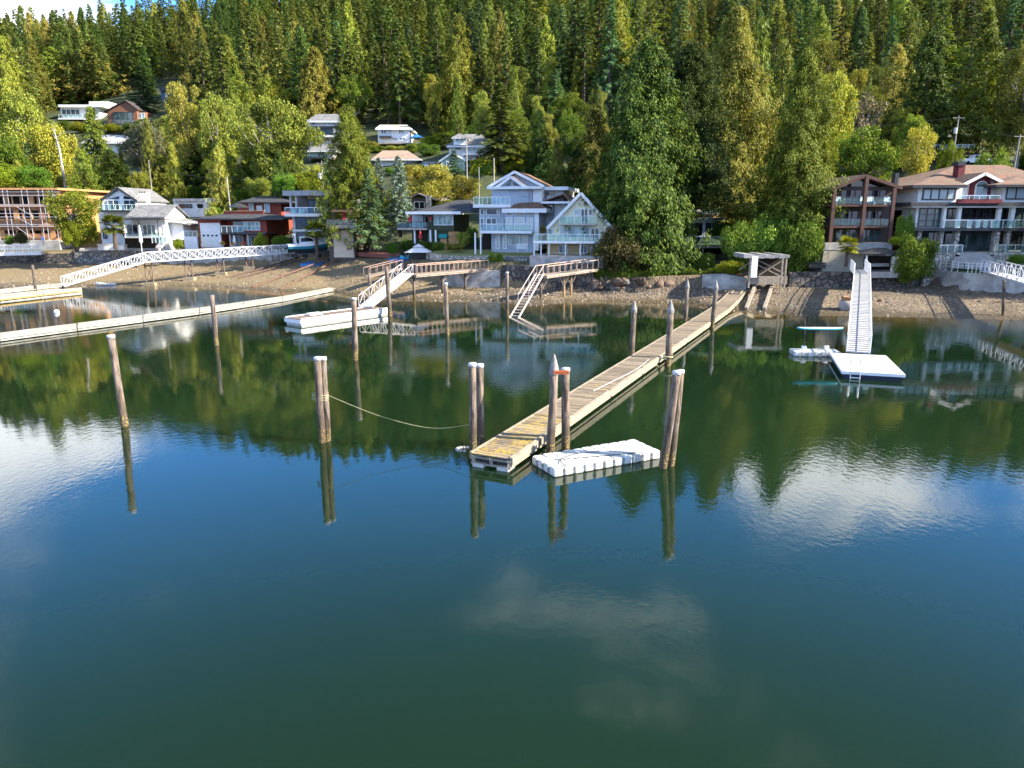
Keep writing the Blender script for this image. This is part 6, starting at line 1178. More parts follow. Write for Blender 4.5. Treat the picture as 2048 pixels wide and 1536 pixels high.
# far right gangway
g0, g1 = P(1978, 541, 84.2), P(2150, 590, 62); gangway('white_gangway', 'white truss gangway leaving the mansion seawall at the right edge', g1, g0, 1.5, 1.15, 16, GW, CONCW, 'truss', .08)
pile(2008, 560, 2006, 634, .3, 'none', 'brown post under the white gangway at the right edge')

gpl, t, b = base_mat('grimy_white_plastic'); p = objco(t); s_z = t.new('ShaderNodeSeparateXYZ'); t.l.new(p, s_z.inputs[0]); oi = t.new('ShaderNodeObjectInfo').outputs['Random']
st = t.ramp(t.noise(p, 1.4, 6, .7), .42, .72); cc = t.mix(t.math('MULTIPLY', st, .55), (.64, .635, .62), (.40, .37, .30)); cc = t.mix(1, cc, t.mix(oi, (.82, .82, .80), (1.05, 1.05, 1.05)), 'MULTIPLY')
al = t.ramp(t.math('ADD', s_z.outputs[2], t.math('MULTIPLY', t.noise(p, 6, 4), .16)), .17, .06); cc = t.mix(al, cc, (.05, .055, .02)); sp_ = t.ramp(t.noise(p, 22, 2), .70, .74); cc = t.mix(sp_, cc, (.22, .21, .19))
t.put(b.inputs['Base Color'], cc); b.inputs['Roughness'].default_value = .5
CM.materials[0] = gpl
# ---------------------------------------------------------------- boathouse, slip, beach things
h = House('boathouse', 'open timber boathouse with flat weathered roof and white door panel', 'shed', 1540, 560, 86)
for k in range(9): h.b('roof_board', 1488 + k * 10.2, 508 + (k % 3), 1498 + k * 10.2, 516 + (k % 2), M('silver_board', (.26, .25, .25), .9, .35, 2, objvar=.3), 85, 4)
h.b('back_wall', 1500, 517, 1574, 560, SHADE_IN, 87.4, .2, .5); h.b('white_panel', 1503, 512, 1515, 555, WHITE, 84.85, .08)  # back wall coloured near black for the shaded inside
for px in (1500, 1572): h.b('post', px - 1.5, 516, px + 1.5, 562, TIMB, 85.1, .25, .8)
h.b('post', 1562, 516, 1565, 590, TIMB, 84.9, .25, .5); h.b('sill_beam', 1500, 553, 1575, 560, TIMB, 86, .4, .5)
for xa, ya, xb, yb in ((1516, 520, 1570, 548), (1518, 550, 1566, 520), (1516, 530, 1568, 556), (1478, 540, 1502, 522)):
    a, c = P(xa, ya, 86.5), P(xb, yb, 86.5); MB().bar(a, c, .12).build('brace', TIMB, h.root)
sr_ = thing('slip_timbers', 'pair of long timber skids running from the boathouse down the beach', 'skids', (P(1520, 600, 82).x, 82, .5))
for xa, ya, xb, yb in ((1513, 568, 1492, 622), (1547, 568, 1528, 622)):
    a, c = onground(xa, ya, 60), onground(xb, yb, 60); MB().bar(a + Vector((0, 0, .28)), c + Vector((0, 0, .22)), .32, .34).build('skid', TIMB, sr_)
    for f_ in (.2, .5, .8): q = a.lerp(c, f_); MB().box(q.x - .2, q.x + .2, q.y - .15, q.y + .15, q.z - .6, q.z + .1).build('block', TIMB, sr_)
rt_ = thing('boat_rails', 'rust brown boat launching rails from the tan shutter down into the water', 'rails', P(620, 545, 105))
for (xa, ya, xb, yb, m) in ((676, 516, 505, 576, TIMBR), (690, 518, 560, 580, TIMBR), (600, 520, 462, 556, M('dark_rail', (.10, .06, .05), .8, .2, 3)), (612, 523, 478, 558, M('dark_rail', (.1, .06, .05)))):
    a, c = onground(xa, ya, 80), onground(xb, yb, 80); MB().bar(a + Vector((0, 0, .45)), c + Vector((0, 0, .15)), .16, .2).build('rail', m, rt_)
    for f_ in (.1, .3, .5, .7): q = a.lerp(c, f_); MB().bar(q - Vector((0, 0, .3)), q + Vector((0, 0, .4)), .14).build('trestle', TIMBR, rt_)
pt = onground(1692, 621, 60); jar = thing('clay_pot', 'giant round clay pot with orange rim on the beach beside the white gangway', 'pot', pt)
MB().lathe(pt, [(.45, -.05), (.62, .1), (.78, .45), (.76, .8), (.6, 1.05)], 20).build('body', M('pot_grey', (.34, .30, .28), .9, .2, 2), jar, True); MB().lathe(pt, [(.5, 1.05), (.54, 1.08), (.56, 1.35), (.62, 1.4), (.6, 1.46), (.45, 1.46), (.42, 1.2)], 20).build('rim', M('terracotta', (.45, .24, .12), .9, .2, 2), jar, True)
h = House('canopy_hut', 'dark hip-roofed canopy hut with white panel on the seawall', 'hut', 1765, 545, 87.4)
h.hip(1722, 1800, 508, 1750, 1772, 496, DARKM, 86.6, 90.4); h.b('floor', 1726, 544, 1802, 547, PAVE, 86.8, 3.6, .5); h.b('back', 1734, 512, 1784, 544, SHADE_IN, 90, .15); h.b('panel', 1783, 513, 1799, 543, OFFW, 87, .15); h.b('bench', 1736, 527, 1778, 533, GREYST, 89, .7)
for px in (1729, 1797): h.b('post', px - 1, 508, px + 1, 545, DARKM, 87.2, .15)
q = P(1733, 518, 87); MB().lathe((q.x, q.y, q.z - .5), [(.05, -.5), (.2, -.1), (.12, .6), (.03, 1.0)], 8).build('curtain', OFFW, h.root)
h.rail(1810, 1976, 524, 537, 88.6, 9, OFFW) if False else None
rl = House('lawn_railing', 'thin white wire railing round the mansion lawn', 'railing', 1920, 545, 86)
pts_ = [P(1857, 536, 90.2), P(1927, 545.5, 85.6), P(1976, 548, 84.6)]
for a, c in zip(pts_[:-1], pts_[1:]):
    n = 6
    for k in range(n + 1): q = a.lerp(c, k / n); MB().bar(q, q + Vector((0, 0, 1.15)), .05).build('post', WHITE, rl.root)
    for z in (.5, .8, 1.15): MB().bar(a + Vector((0, 0, z)), c + Vector((0, 0, z)), .035).build('wire', WHITE, rl.root)
sta = thing('timber_stair', 'steep dark timber stair climbing between the laurel hedge and the brown house', 'stairs', P(1640, 530, 89))
for k in range(20): a, c = P(1618 + k * 1.6, 530 - k * 5.2, 89.2 + k * .55), P(1652 + k * .9, 530 - k * 5.2, 89.2 + k * .55); MB().box(a.x, c.x, a.y, a.y + .5, a.z - .35, a.z).build('step', M('dark_step', (.07, .06, .055), .9, .3, 3), sta)
for s_ in (0, 1): a, c = P(1616 if s_ == 0 else 1654, 532, 89), P(1648 if s_ == 0 else 1670, 428, 100); MB().bar(a + Vector((0, 0, .9)), c + Vector((0, 0, .9)), .06).build('handrail', DARKM, sta)
# ---------------------------------------------------------------- small garden things
def palm(px, yb, yt, Y, label, s=1.0, m='leafg'):
    a = P(px, yb, Y); hgt = P(px, yt, Y).z - a.z; o = thing('palm_tree', label, 'palm', a); th = hgt * .72
    MB().tube([(a.x, a.y, a.z - .5), (a.x + .05, a.y, a.z + th * .5), (a.x, a.y, a.z + th)], [.2 * s, .17 * s, .2 * s], 8).build('trunk', BARK, o)
    g = np.random.default_rng(int(px)); V = []
    for k in range(46):
        ph = g.uniform(0, 6.28); el = g.uniform(-.7, 1.2); L_ = s * g.uniform(.9, 1.35); d0 = np.array([math.cos(ph) * math.cos(el), math.sin(ph) * math.cos(el), math.sin(el)]); tip = np.array([a.x, a.y, a.z + th]) + d0 * L_ * .55
        n = 14; aa = np.linspace(-1.25, 1.25, n); sd_ = np.array([-math.sin(ph), math.cos(ph), 0]); dirs = d0[None] * np.cos(aa)[:, None] + sd_[None] * np.sin(aa)[:, None] + np.array([0, 0, -.25])
        V.append(kites(np.repeat(tip[None], n, 0), dirs, np.cross(d0, sd_)[None] + g.normal(size=(n, 3)) * .2, np.full(n, L_ * .62), np.full(n, .11 * s)))
    V = np.concatenate(V) - np.array(a); obj('fronds', mesh_np('fronds', V, quads(len(V) // 4), LM[m]), o)
palm(231, 492, 433, 119.5, 'shaggy palm in front of the white gabled house', 1.7, 'leafo'); palm(153, 497, 455, 120, 'stubby golden palm in front of the magnolia', 1.7, 'leafy')
palm(634, 508, 445, 113, 'palm beside the white motor cruiser', 1.5, 'bright'); palm(1692, 525, 479, 88.2, 'yellow-green palm in front of the beige garden wall', 1.1, 'bright')
SHR = 'shrubs around the waterfront houses'
def bush(px, yt, yb, wpx, Y, proto, label, name='shrub', cat='shrub'):
    a = P(px, yb, Y); h_ = P(px, yt, Y).z - a.z; put_tree(a.x, Y, h_ * 1.08, wpx / 2 * proj(a.x, Y, a.z)[2] / F * 1.1, proto, name, label, None, a.z - .1 * h_ * .3, cat=cat, trunkname='stem')
for a in [(146, 436, 498, 42, 118.5, 'bush_y', 'bright clipped cypress behind the stubby golden palm'), (188, 428, 492, 22, 120, 'bush_y', 'narrow bright cypress beside the white gabled house'), (42, 464, 490, 30, 123, 'bush_b', 'russet round bush below the scaffolding'), (20, 470, 490, 22, 124, 'bush_g', 'small green bush left of the russet round bush'),
          (523, 464, 499, 34, 121, 'bush_y', 'bright lime hedge bush in front of the red house'), (357, 476, 499, 24, 120.5, 'bush_y', 'lime bush at the corner of the white annex'), (786, 484, 508, 26, 106.5, 'bush_g', 'round green bush left of the white gazebo'), (812, 478, 500, 30, 108, 'bush_g', 'dark bush under the balcony of the dark green house'),
          (850, 480, 505, 34, 107, 'bush_g', 'dark bush behind the white gazebo'), (876, 482, 506, 30, 107, 'bush_g', 'dark bush right of the white gazebo'), (927, 460, 490, 26, 107, 'bush_o', 'olive bush beside the orange board fence'), (945, 452, 486, 24, 108.5, 'bush_g', 'green bush against the blue-grey house'),
          (910, 485, 500, 40, 104, 'bush_o', 'low yellowish bush above the curved lawn wall'), (991, 502, 541, 32, 96.5, 'bush_g', 'dark bush growing on top of the stained concrete seawall'), (1086, 448, 470, 14, 96, 'bush_b', 'small russet bush at the corner of the cream house'),
          (1238, 448, 560, 120, 93.2, 'bush_b', 'large brownish evergreen skirt left of the huge cedar trunk'), (1340, 490, 545, 70, 95.5, 'bush_g', 'dense dark evergreen shrub right of the huge cedar trunk'), (1402, 500, 548, 50, 96, 'bush_g', 'dark shrub under the glass deck'),
          (1440, 440, 478, 50, 103.5, 'bush_g', 'dark clipped shrub right of the flat roofed house'), (1490, 428, 545, 85, 94, 'bush_l', 'left mass of the tall laurel hedge'), (1535, 412, 545, 120, 95, 'bush_l', 'middle mass of the tall laurel hedge'), (1592, 425, 556, 100, 91.5, 'bush_l', 'right sunlit mass of the tall laurel hedge'),
          (1500, 400, 440, 130, 101, 'bush_o', 'yellowish shrub bank above the laurel hedge'), (1617, 464, 502, 26, 90.5, 'bush_o', 'golden shrub at the top of the beige post'), (1646, 412, 432, 26, 100, 'bush_b', 'reddish shrub beside the brown timber house'), (1625, 388, 425, 60, 104, 'bush_g', 'green shrub uphill of the reddish shrub'),
          (1460, 520, 550, 60, 90.5, 'bush_y', 'low lime shrub beside the boathouse brace'), (1822, 466, 566, 82, 86.8, 'bush_g', 'big round shrub between the canopy hut and the mansion lawn'), (1806, 424, 492, 34, 90.5, 'bush_g', 'dark clipped cypress beside the brown timber house'), (1790, 472, 492, 26, 88.5, 'bush_y', 'small lime bush above the canopy hut'),
          (2034, 508, 528, 40, 87.5, 'bush_g', 'low dark shrub below the mansion columns'), (560, 470, 500, 40, 121.5, 'bush_g', 'dark shrub right of the lime hedge bush'), (1640, 475, 520, 30, 92, 'bush_g', 'dark shrub beside the timber stair'), (1200, 360, 440, 70, 112, 'bush_g', 'green shrub behind the cream house roof'), (575, 345, 392, 60, 138, 'bush_g', 'green bank of shrub behind the left end of the modern grey house'), (618, 340, 392, 70, 139, 'bush_y', 'sunny lime shrub behind the modern grey house roof'), (15, 325, 380, 80, 143, 'bush_y', 'bright shrub over the left end of the scaffolded building'), (75, 330, 380, 70, 144, 'bush_g', 'green shrub over the middle of the scaffolded building'), (520, 350, 400, 60, 146, 'bush_o', 'olive shrub behind the red house ridge')]:
    bush(*a)
for px, yb, wp, hp, pr, lb in ((132, 262, 34, 22, 'bush_g', 'green shrub below the left corner of the white hillside house'), (160, 266, 40, 24, 'bush_y', 'lime shrub below the deck of the white hillside house'), (186, 262, 30, 24, 'bush_o', 'olive shrub between the white and the brown gabled hillside houses'), (226, 266, 44, 20, 'bush_y', 'lime hedge shrub below the left end of the brown gabled hillside house'), (262, 268, 44, 22, 'bush_g', 'green hedge shrub below the glass front of the brown gabled hillside house'), (288, 262, 30, 26, 'bush_g', 'dark shrub at the right end of the brown gabled hillside house'),
                            (752, 306, 36, 16, 'bush_g', 'green shrub below the left corner of the plain white hillside house'), (788, 304, 44, 14, 'bush_o', 'olive shrub below the plain white hillside house'), (826, 306, 36, 20, 'bush_g', 'green shrub below the blue parasol'), (858, 312, 44, 26, 'bush_g', 'dense green shrub left of the grey roofed hillside house'), (846, 348, 40, 18, 'bush_y', 'lime shrub below the little white garden shed'), (742, 300, 30, 20, 'bush_o', 'olive shrub right of the cedar over the modern house'), (880, 362, 44, 22, 'bush_g', 'green shrub below the pale green hillside house'), (918, 368, 40, 20, 'bush_o', 'olive shrub left of the crossarm pole foot')):
    bush(px, yb - hp, yb, wp, onground(px, yb, 120).y, pr, lb)
def leafbox(name, label, px0, px1, yt, yb, Y, dep, mat, n=2600, leaf=.22):
    X0, X1 = P(px0, (yt + yb) / 2, Y).x, P(px1, (yt + yb) / 2, Y).x; z0, z1 = P(0, yb, Y).z, P(0, yt, Y).z; g = np.random.default_rng(abs(int(px0))); c0 = np.array([(X0 + X1) / 2, Y + dep / 2, z0])
    p = g.uniform(0, 1, (n, 3)); f_ = g.integers(0, 3, n); p[f_ == 0, 1] *= .15; p[f_ == 1, 2] = 1 - p[f_ == 1, 2] * .2; p[f_ == 2, 0] = np.round(p[f_ == 2, 0]) * .97 + g.uniform(0, .03, (f_ == 2).sum())
    p = p * np.array([X1 - X0, dep, z1 - z0]) + np.array([X0, Y, z0]); p[:, 2] += .25 * np.sin(p[:, 0] * 1.7 + px0) * (p[:, 2] - z0) / (z1 - z0)
    V = kites(p, g.normal(size=(n, 3)) + [0, -.4, -.1], g.normal(size=(n, 3)) + [0, -.6, .6], leaf * g.uniform(.6, 1.5, n), leaf * .6 * g.uniform(.6, 1.4, n)) - c0
    o = thing(name, label, 'hedge', tuple(c0)); obj('foliage', mesh_np('foliage', V, quads(n), LM[mat]), o); MB().box(X0 + .15, X1 - .15, Y + .18, Y + dep - .1, z0 - .6, z1 - .25).build('hedge_core', LM['shrub'], o)
leafbox('hedge', 'low bright green hedge along the top of the boulder seawall', 1190, 1478, 541, 558, 91.2, 2.4, 'shrub', 5200, .26)
leafbox('tall_hedge', 'tall lime green clipped hedge below the hillside houses', 942, 990, 319, 352, 158, 3, 'bright', 3000, .4)
leafbox('hedge', 'clipped dark hedge between the low white outbuilding and the red house', 442, 466, 406, 424, 146, 3, 'shrub', 1500, .35)
# gazebo, water scooters, hot tub, parasols
gzb = thing('gazebo', 'white canvas gazebo with two-tier roof on the middle shore', 'gazebo', P(837, 525, 103)); c = P(837, 504, 103); zb = P(837, 528, 103).z
def pyr(m_, x, y, z, a, hgt, t_=.6): m_.add([(x - a, y - a, z), (x + a, y - a, z), (x + a, y + a, z), (x - a, y + a, z), (x - a * t_, y - a * t_, z + hgt), (x + a * t_, y - a * t_, z + hgt), (x + a * t_, y + a * t_, z + hgt), (x - a * t_, y + a * t_, z + hgt)], [(0, 1, 5, 4), (1, 2, 6, 5), (2, 3, 7, 6), (3, 0, 4, 7), (4, 5, 6, 7), (3, 2, 1, 0)]); return m_
pyr(MB(), c.x, c.y, c.z, 1.72, .62, .36).build('canopy', CLOTH, gzb); pyr(MB(), c.x, c.y, c.z + .68, .75, .42, .03).build('top_tier', CLOTH, gzb)
for sx_ in (-1.55, 1.55):
    for sy_ in (-1.55, 1.55): MB().tube([(c.x + sx_, c.y + sy_, zb - .6), (c.x + sx_, c.y + sy_, c.z)], .05, 6).build('post', DARKM, gzb)
MB().box(c.x - 1.6, c.x + 1.6, c.y + 1.4, c.y + 1.45, zb, c.z).build('back_curtain', DARKM, gzb)
def scooter(px, py, Y, label, m):
    p = P(px, py, Y); o = thing('water_scooter', label, 'water scooter', p); q = MB(); prof = [(-1.4, .25, .25, .5), (-.8, .5, .1, .6), (.2, .55, .05, .62), (.9, .4, .15, .66), (1.5, .05, .45, .6)]; vs = []; fs = []
    for x, w_, z0, z1 in prof: vs += [(p.x + x, p.y - w_, p.z + z1 - .15), (p.x + x, p.y - w_ * .6, p.z + z0), (p.x + x, p.y + w_ * .6, p.z + z0), (p.x + x, p.y + w_, p.z + z1 - .15), (p.x + x, p.y + w_ * .6, p.z + z1), (p.x + x, p.y - w_ * .6, p.z + z1)]
    for k in range(4): fs += [(k * 6 + a, k * 6 + (a + 1) % 6, k * 6 + 6 + (a + 1) % 6, k * 6 + 6 + a) for a in range(6)]
    fs += [(5, 4, 3, 2, 1, 0), (24, 25, 26, 27, 28, 29)]; q.add(vs, fs).build('hull', m, o); MB().box(p.x - 1.1, p.x + .1, p.y - .22, p.y + .22, p.z + .6, p.z + .9).build('saddle', DARKM, o); MB().add([(p.x + .2, p.y - .3, p.z + .6), (p.x + 1.1, p.y - .2, p.z + .62), (p.x + 1.1, p.y + .2, p.z + .62), (p.x + .2, p.y + .3, p.z + .6), (p.x + .35, p.y - .18, p.z + 1.05), (p.x + .35, p.y + .18, p.z + 1.05)], [(0, 1, 4), (1, 2, 5, 4), (2, 3, 5), (3, 0, 4, 5)]).build('cowl', TQ, o); MB().bar((p.x + .3, p.y - .4, p.z + 1.1), (p.x + .3, p.y + .4, p.z + 1.1), .06).build('handlebar', BLACK, o)
scooter(797, 525, 104, 'blue water scooter parked left of the white gazebo', BLUEC); scooter(812, 523, 105.5, 'turquoise water scooter parked nearest the white gazebo', TQ)
ht = thing('hot_tub', 'white square hot tub on the left patio behind the seawall', 'hot tub', P(213, 500, 122)); p = P(213, 500, 122); MB().box(p.x - 1.35, p.x + 1.35, 122, 124, p.z, p.z + .85).build('shell', WHITE, ht); MB().box(p.x - 1.4, p.x + 1.4, 121.95, 124.05, p.z + .853, p.z + .98).build('cover', OFFW, ht)
ct = thing('white_cabinet', 'white storage box beside the shaggy palm', 'box', P(242, 500, 122)); p = P(242, 500, 122); MB().box(p.x - .55, p.x + .55, 122, 123, p.z, p.z + .75).build('case', WHITE, ct); MB().box(p.x - .6, p.x + .6, 121.95, 123.05, p.z + .753, p.z + .85).build('lid', OFFW, ct)
for px, y0, y1, Y, lb in ((284, 450, 503, 119.5, 'in front of the glazed porch'), (251, 450, 475, 120.7, 'at the left end of the glazed porch'), (442, 470, 497, 123, 'beside the tall garage door'), (470, 470, 496, 123.5, 'in the middle of the red house patio')):
    p = P(px, y1, Y); q = P(px, y0, Y).z - p.z; u = thing('closed_umbrella', 'furled white parasol ' + lb, 'umbrella', p); MB().tube([p, (p.x, p.y, p.z + q)], .05, 6).build('pole', WHITE, u); MB().lathe(p, [(.05, q * .28), (.3, q * .38), (.2, q * .75), (.03, q)], 8).build('canopy', WHITE, u)
for px, py, Y, lb, m in ((445, 495, 122, 'yellow flowers beside the tall garage door', YELL), (466, 496, 121.5, 'yellow flowers in the middle of the red house patio', YELL), (487, 496, 121, 'orange flowers near the lime hedge bush', ORNG), (318, 502, 121.8, 'orange flowers at the end of the grey rubble seawall', ORNG)):
    p = P(px, py, Y); o = thing('flower_pot', 'planter of ' + lb, 'planter', p); MB().lathe(p, [(.22, 0), (.34, .45), (.3, .45)], 10).build('pot', GREYST, o)
    g = np.random.default_rng(px); n = 120; pp = unit(g.normal(size=(n, 3))) * .42 * g.uniform(.5, 1, (n, 1)) + [0, 0, .65]; V = kites(pp, g.normal(size=(n, 3)), g.normal(size=(n, 3)) + [0, 0, 1], np.full(n, .16), np.full(n, .13)); obj('flowers', mesh_np('flowers', V, quads(n), m), o)
tp = thing('blue_tarp', 'blue covered raft lying on the beach below the cruiser', 'raft', onground(622, 532, 90)); p = onground(622, 532, 90); MB().slab([(p.x - 1.6, p.y - .3, p.z + .35), (p.x + 1.2, p.y - 1.0, p.z + .35), (p.x + 1.8, p.y + 1.2, p.z + .55), (p.x - 1.0, p.y + 1.9, p.z + .55)], .3).build('cover', BLUEC, tp); MB().slab([(p.x - 1.5, p.y - .4, p.z + .02), (p.x + 1.3, p.y - 1.1, p.z + .02), (p.x + 1.8, p.y + 1.1, p.z + .2), (p.x - 1.0, p.y + 1.8, p.z + .2)], .3).build('raft', TIMB, tp)
# canoe, buoys
def skiff(px, py, label, ln=2.6, m=WHITE):
    p = G(px, py, .0); o = thing('skiff', label, 'boat', p); vs = []; fs = []; n = 10
    for k in range(n + 1):
        t_ = k / n; f_ = max(.02, math.sin(math.pi * min(1, t_ * .93 + .07)) ** .6); x = p.x + ln * (t_ - .5); zt = .32 + .15 * (2 * t_ - 1) ** 2
        vs += [(x, p.y - .42 * f_, p.z + zt), (x, p.y - .3 * f_, p.z - .1), (x, p.y + .3 * f_, p.z - .1), (x, p.y + .42 * f_, p.z + zt), (x, p.y + .34 * f_, p.z + zt - .02), (x, p.y, p.z + .1), (x, p.y - .34 * f_, p.z + zt - .02)]
    for k in range(n): fs += [(k * 7 + a, k * 7 + (a + 1) % 7, k * 7 + 7 + (a + 1) % 7, k * 7 + 7 + a) for a in range(7)]
    MB().add(vs, fs).build('hull', m, o); MB().box(p.x - .15, p.x + .15, p.y - .3, p.y + .3, p.z + .22, p.z + .26).build('thwart', TIMB, o)
skiff(212, 571, 'small white skiff floating behind the truss ramp', 2.9)
for px, py, r_, lb in ((113, 624, .28, 'white mooring buoy between the two left docks'),):
    p = G(px, py, .1); o = thing('mooring_buoy', lb, 'buoy', p); MB().lathe(p, [(.02, -r_), (r_ * .75, -r_ * .6), (r_, 0), (r_ * .75, r_ * .6), (r_ * .2, r_ * .95)], 12).build('ball', WHITE, o, True); MB().tube([p + Vector((0, 0, r_ * .9)), p + Vector((0, 0, r_ * 1.3))], .04, 6).build('eye', DARKM, o)
# motor cruiser on cradle
bp_ = P(618, 512, 114); bt = thing('motor_cruiser', 'white motor cruiser with teal hull stripe resting on a cradle beside the boat tower', 'boat', bp_); yaw = R(24); ca, sa = math.cos(yaw), math.sin(yaw)
def bl(x, y, z): return (bp_.x + x * ca - y * sa, bp_.y + x * sa + y * ca, bp_.z + z)
sec = [(-3.1, 1.15, 1.0, .55, 1.75), (-1.5, 1.25, 1.05, .5, 1.8), (0, 1.25, 1.0, .5, 1.9), (1.5, 1.05, .75, .6, 2.05), (2.7, .6, .35, .85, 2.2), (3.5, .06, .03, 1.4, 2.35)]
def loft(rows, m, nm):
    n = len(rows[0]); fs = []
    for k in range(len(rows) - 1): fs += [(k * n + a, k * n + a + 1, k * n + n + a + 1, k * n + n + a) for a in range(n - 1)]
    MB().add([v for r_ in rows for v in r_], fs + [tuple(range(n))]).build(nm, m, bt, False)
loft([[bl(x, -wc, zk + .35 + (zt - zk) * .2), bl(x, 0, zk), bl(x, wc, zk + .35 + (zt - zk) * .2)] for x, w_, wc, zk, zt in sec], M('antifoul', (.03, .06, .07), .6, .15, 2), 'keel')
loft([[bl(x, -w_ * .96, zk + .35 + (zt - zk) * .5), bl(x, -wc, zk + .35 + (zt - zk) * .2)] for x, w_, wc, zk, zt in sec] , M('teal_stripe', (.02, .22, .30), .4, .1, 2), 'hull_stripe')
loft([[bl(x, w_ * .96, zk + .35 + (zt - zk) * .5), bl(x, wc, zk + .35 + (zt - zk) * .2)] for x, w_, wc, zk, zt in sec] , M('teal_stripe', (.02, .22, .3)), 'hull_stripe')
for sg_ in (-1, 1): loft([[bl(x, sg_ * w_, zt), bl(x, sg_ * w_ * .96, zk + .35 + (zt - zk) * .5)] for x, w_, wc, zk, zt in sec], WHITE, 'hull_side')
loft([[bl(x, -w_, zt), bl(x, -w_ * .5, zt + .12), bl(x, w_ * .5, zt + .12), bl(x, w_, zt)] for x, w_, wc, zk, zt in sec], WHITE, 'deck')
cab = [(-1.2, 1.0, 1.85, 2.9), (-.2, 1.0, 1.9, 3.0), (.6, .9, 1.95, 2.75), (1.9, .5, 2.1, 2.25)]
loft([[bl(x, -w_, z0), bl(x, -w_ * .8, z1), bl(x, w_ * .8, z1), bl(x, w_, z0)] for x, w_, z0, z1 in cab], WHITE, 'cabin')
loft([[bl(x, -w_ * 1.01 - .01, z0 + .3), bl(x, -w_ * .86 - .02, z1 - .2)] for x, w_, z0, z1 in cab[:3]], GLD, 'cabin_window'); loft([[bl(.65, -.75, 2.5), bl(.65, .75, 2.5)], [bl(1.35, -.6, 2.4), bl(1.35, .6, 2.4)]], GLD, 'windscreen')
MB().tube([bl(-1.9, -1.05, 1.8), bl(-2.1, -.95, 3.3), bl(-2.1, .95, 3.3), bl(-1.9, 1.05, 1.8)], .09, 8).build('radar_arch', WHITE, bt); MB().box(*sorted((bl(-2.9, 0, 0)[0], bl(-1.4, 0, 0)[0])), bp_.y - 1.6, bp_.y + .2, bp_.z + 2.75, bp_.z + 2.82).build('canvas_top', DARKM, bt)
MB().tube([bl(1.2, -1.1, 2.05), bl(1.4, -1.0, 2.6), bl(3.2, -.25, 2.85), bl(3.2, .25, 2.85), bl(1.4, 1.0, 2.6), bl(1.2, 1.1, 2.05)], .03, 6).build('bow_rail', ALU, bt)
crd = thing('boat_cradle', 'dark steel cradle trailer under the white motor cruiser', 'cradle', bp_ - Vector((0, 0, .3)))
for sg_ in (-.8, .8): MB().bar(bl(-3, sg_, .3), bl(3, sg_, .45), .16, .22).build('beam', DARKM, crd)
for x in (-2.2, -.6, 1.4):
    MB().bar(bl(x, -1.1, .2), bl(x, 1.1, .2), .14).build('crossbar', DARKM, crd)
    for sg_ in (-1.15, 1.15): MB().tube([bl(x, sg_ - .12, .1), bl(x, sg_ + .12, .1)], .32, 12).build('wheel', BLACK, crd)
# pickup truck on the hillside road
tk_ = onground(1948, 331, 110); Yt = tk_.y; tr = thing('pickup_truck', 'white pickup truck parked above the mansion roof', 'truck', tk_); rdz = tk_.z
def tp_(x, z): return (tk_.x + x, tk_.z + z)
MB().prism([tp_(-2.7, .5), tp_(2.7, .5), tp_(2.75, .95), tp_(2.6, 1.15), tp_(1.3, 1.25), tp_(-2.7, 1.25)], Yt - .95, Yt + .95).build('body', WHITE, tr); MB().prism([tp_(-.75, 1.253), tp_(1.35, 1.253), tp_(.75, 1.9), tp_(-.6, 1.92)], Yt - .82, Yt + .82).build('cab', WHITE, tr)
MB().prism([tp_(-.5, 1.32), tp_(.3, 1.32), tp_(.3, 1.82), tp_(-.45, 1.84)], Yt - .84, Yt - .825).build('side_window', GLD, tr); MB().prism([tp_(.38, 1.32), tp_(1.1, 1.32), tp_(.7, 1.8), tp_(.38, 1.82)], Yt - .84, Yt - .825).build('side_window', GLD, tr)
for x in (-1.75, 1.75):
    for yy in (-.95, .75): MB().tube([(tk_.x + x, Yt + yy, rdz + .38), (tk_.x + x, Yt + yy + .2, rdz + .38)], .38, 14).build('wheel', BLACK, tr)
MB().prism([tp_(2.74, .72), tp_(2.79, .72), tp_(2.79, .92), tp_(2.74, .92)], Yt - .9, Yt - .55).build('headlight', GLC, tr)
# utility poles and wires
UP = M('grey_utility_pole', (.34, .31, .27), .9, .2, 3, stretch=(1, 1, .2))
tops = {}
def upole(px, yt, yb, Y, label, arm=0, tr_=False, lean=0, d=.28):
    a = P(px, yb, Y); z1 = P(px, yt, Y).z; zg = min(gz(a.x, Y), a.z); o = thing('utility_pole', label, 'pole', (a.x, Y, zg)); tx = a.x + lean
    MB().tube([(a.x, Y, zg - .5), (tx, Y, z1)], [d / 2, d * .36], 8).build('shaft', UP, o)
    for k in range(arm): MB().bar((tx - 1, Y, z1 - .4 - k * .9), (tx + 1, Y, z1 - .4 - k * .9), .12).build('crossarm', UP, o)
    if tr_: MB().lathe((tx - .4, Y - .2, z1 - 2.6), [(.05, -.55), (.3, -.5), (.3, .5), (.05, .55)], 10).build('transformer', M('transformer_grey', (.5, .5, .5), .5, .1, 2), o)
    tops[px] = Vector((tx, Y, z1 - .3))
upole(1903, 231, 326, 138, 'tall utility pole with transformer above the mansion', 1, True, .25); upole(2026, 268, 338, 132, 'pale green-tinted utility pole at the right edge above the mansion', 1, False, .4)
upole(934, 272, 357, 150, 'utility pole with two crossarms left of the lime hedge', 2); upole(988, 316, 358, 142, 'short utility pole right of the lime hedge'); upole(958, 334, 362, 140, 'thin white utility pole below the lime hedge', d=.2)
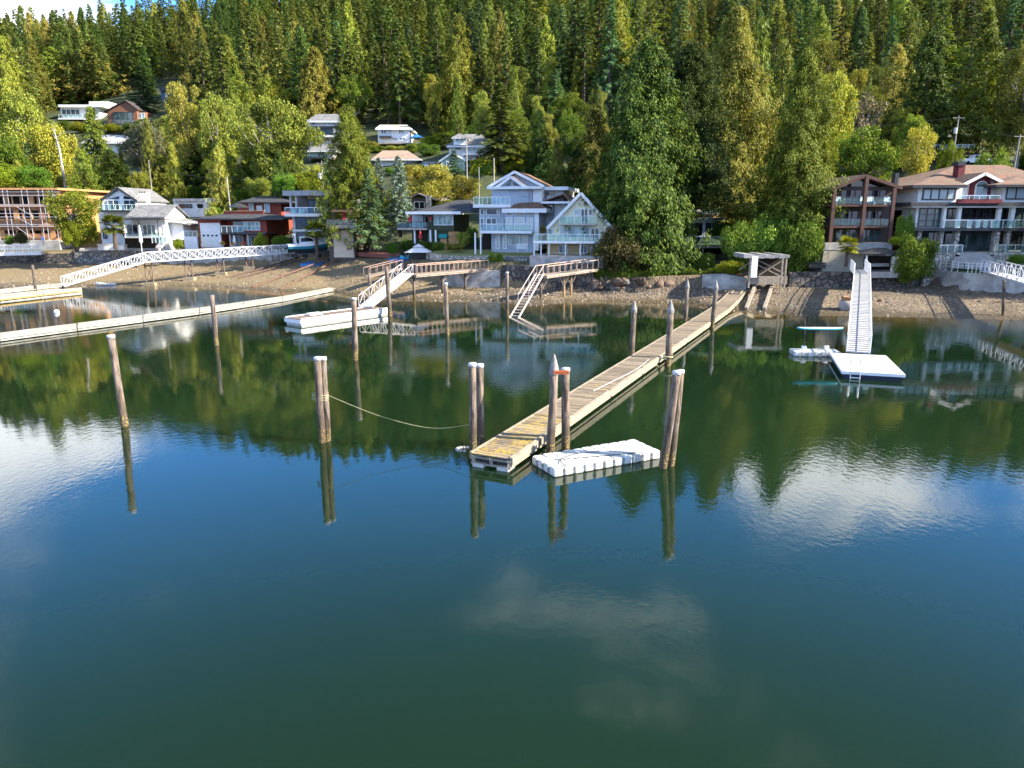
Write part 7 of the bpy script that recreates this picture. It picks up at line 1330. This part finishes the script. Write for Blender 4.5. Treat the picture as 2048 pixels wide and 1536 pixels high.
upole(646, 322, 374, 138, 'utility pole with white meter box behind the modern grey house', 1, True); upole(303, 320, 374, 142, 'thin grey pole behind the white gabled house', d=.2); upole(461, 354, 404, 138, 'leaning grey pole with guy wires behind the red house', 0, False, -.3)
WIRE = M('dark_wire', (.05, .05, .05), .6, .1, 2)
def wire(a, c, sag, label): o = rope(label, [a, a.lerp(c, .25) - Vector((0, 0, sag * .75)), a.lerp(c, .5) - Vector((0, 0, sag)), a.lerp(c, .75) - Vector((0, 0, sag * .75)), c], .022, WIRE, 'power_line'); o['category'] = 'power line'
wire(tops[1903], tops[2026], .8, 'power line between the two poles above the mansion'); wire(tops[934], tops[646], 1.2, 'power line from the crossarm pole past the cedar to the modern house'); wire(tops[646], tops[461], 1.0, 'power line from behind the modern house to the leaning pole'); wire(tops[461], P(395, 425, 146), .2, 'guy wire from the leaning pole to the low white outbuilding'); wire(tops[934], tops[1903], 2.0, 'long power line from the crossarm pole to the pole above the mansion'); wire(tops[303], tops[461], .8, 'power line from the thin grey pole to the leaning pole')
bt_ = P(127, 330, 152); bi = thing('bare_birch', 'leafless white birch trunk below the yellowing maple', 'tree', (bt_.x, 152, gz(bt_.x, 152))); MB().tube([(bt_.x, 152, gz(bt_.x, 152) - .5), (bt_.x - .4, 152, P(0, 300, 152).z), (bt_.x - 1.0, 152, P(0, 258, 152).z)], [.28, .22, .08], 8).build('trunk', M('birch_bark', (.34, .32, .29), .8, .3, 3), bi)
for k in range(7): z = P(0, 300 - k * 6, 152).z; MB().tube([(bt_.x - .3 - k * .1, 152, z), (bt_.x - .3 + rnd.uniform(-1.6, 1.6), 152 + rnd.uniform(-1, 1), z + 1.3)], [.07, .02], 5).build('branch', M('birch_bark', (.5, .5, .5)), bi)
for o in list(bpy.data.objects):
    if o.type == 'MESH' and o.parent and o.get('category'): del o['category']
dups = {k: v for k, v in LABELS.items() if len(v) > 1 and not v[0][1]}
from collections import Counter
cnt = Counter(o['label'] for o in bpy.data.objects if o.get('label') and not o.parent); print('DUPLICATE LABELS', [(k, n) for k, n in cnt.items() if n > 1]); print('LONG', [k for k in cnt if not 4 <= len(k.split()) <= 16])
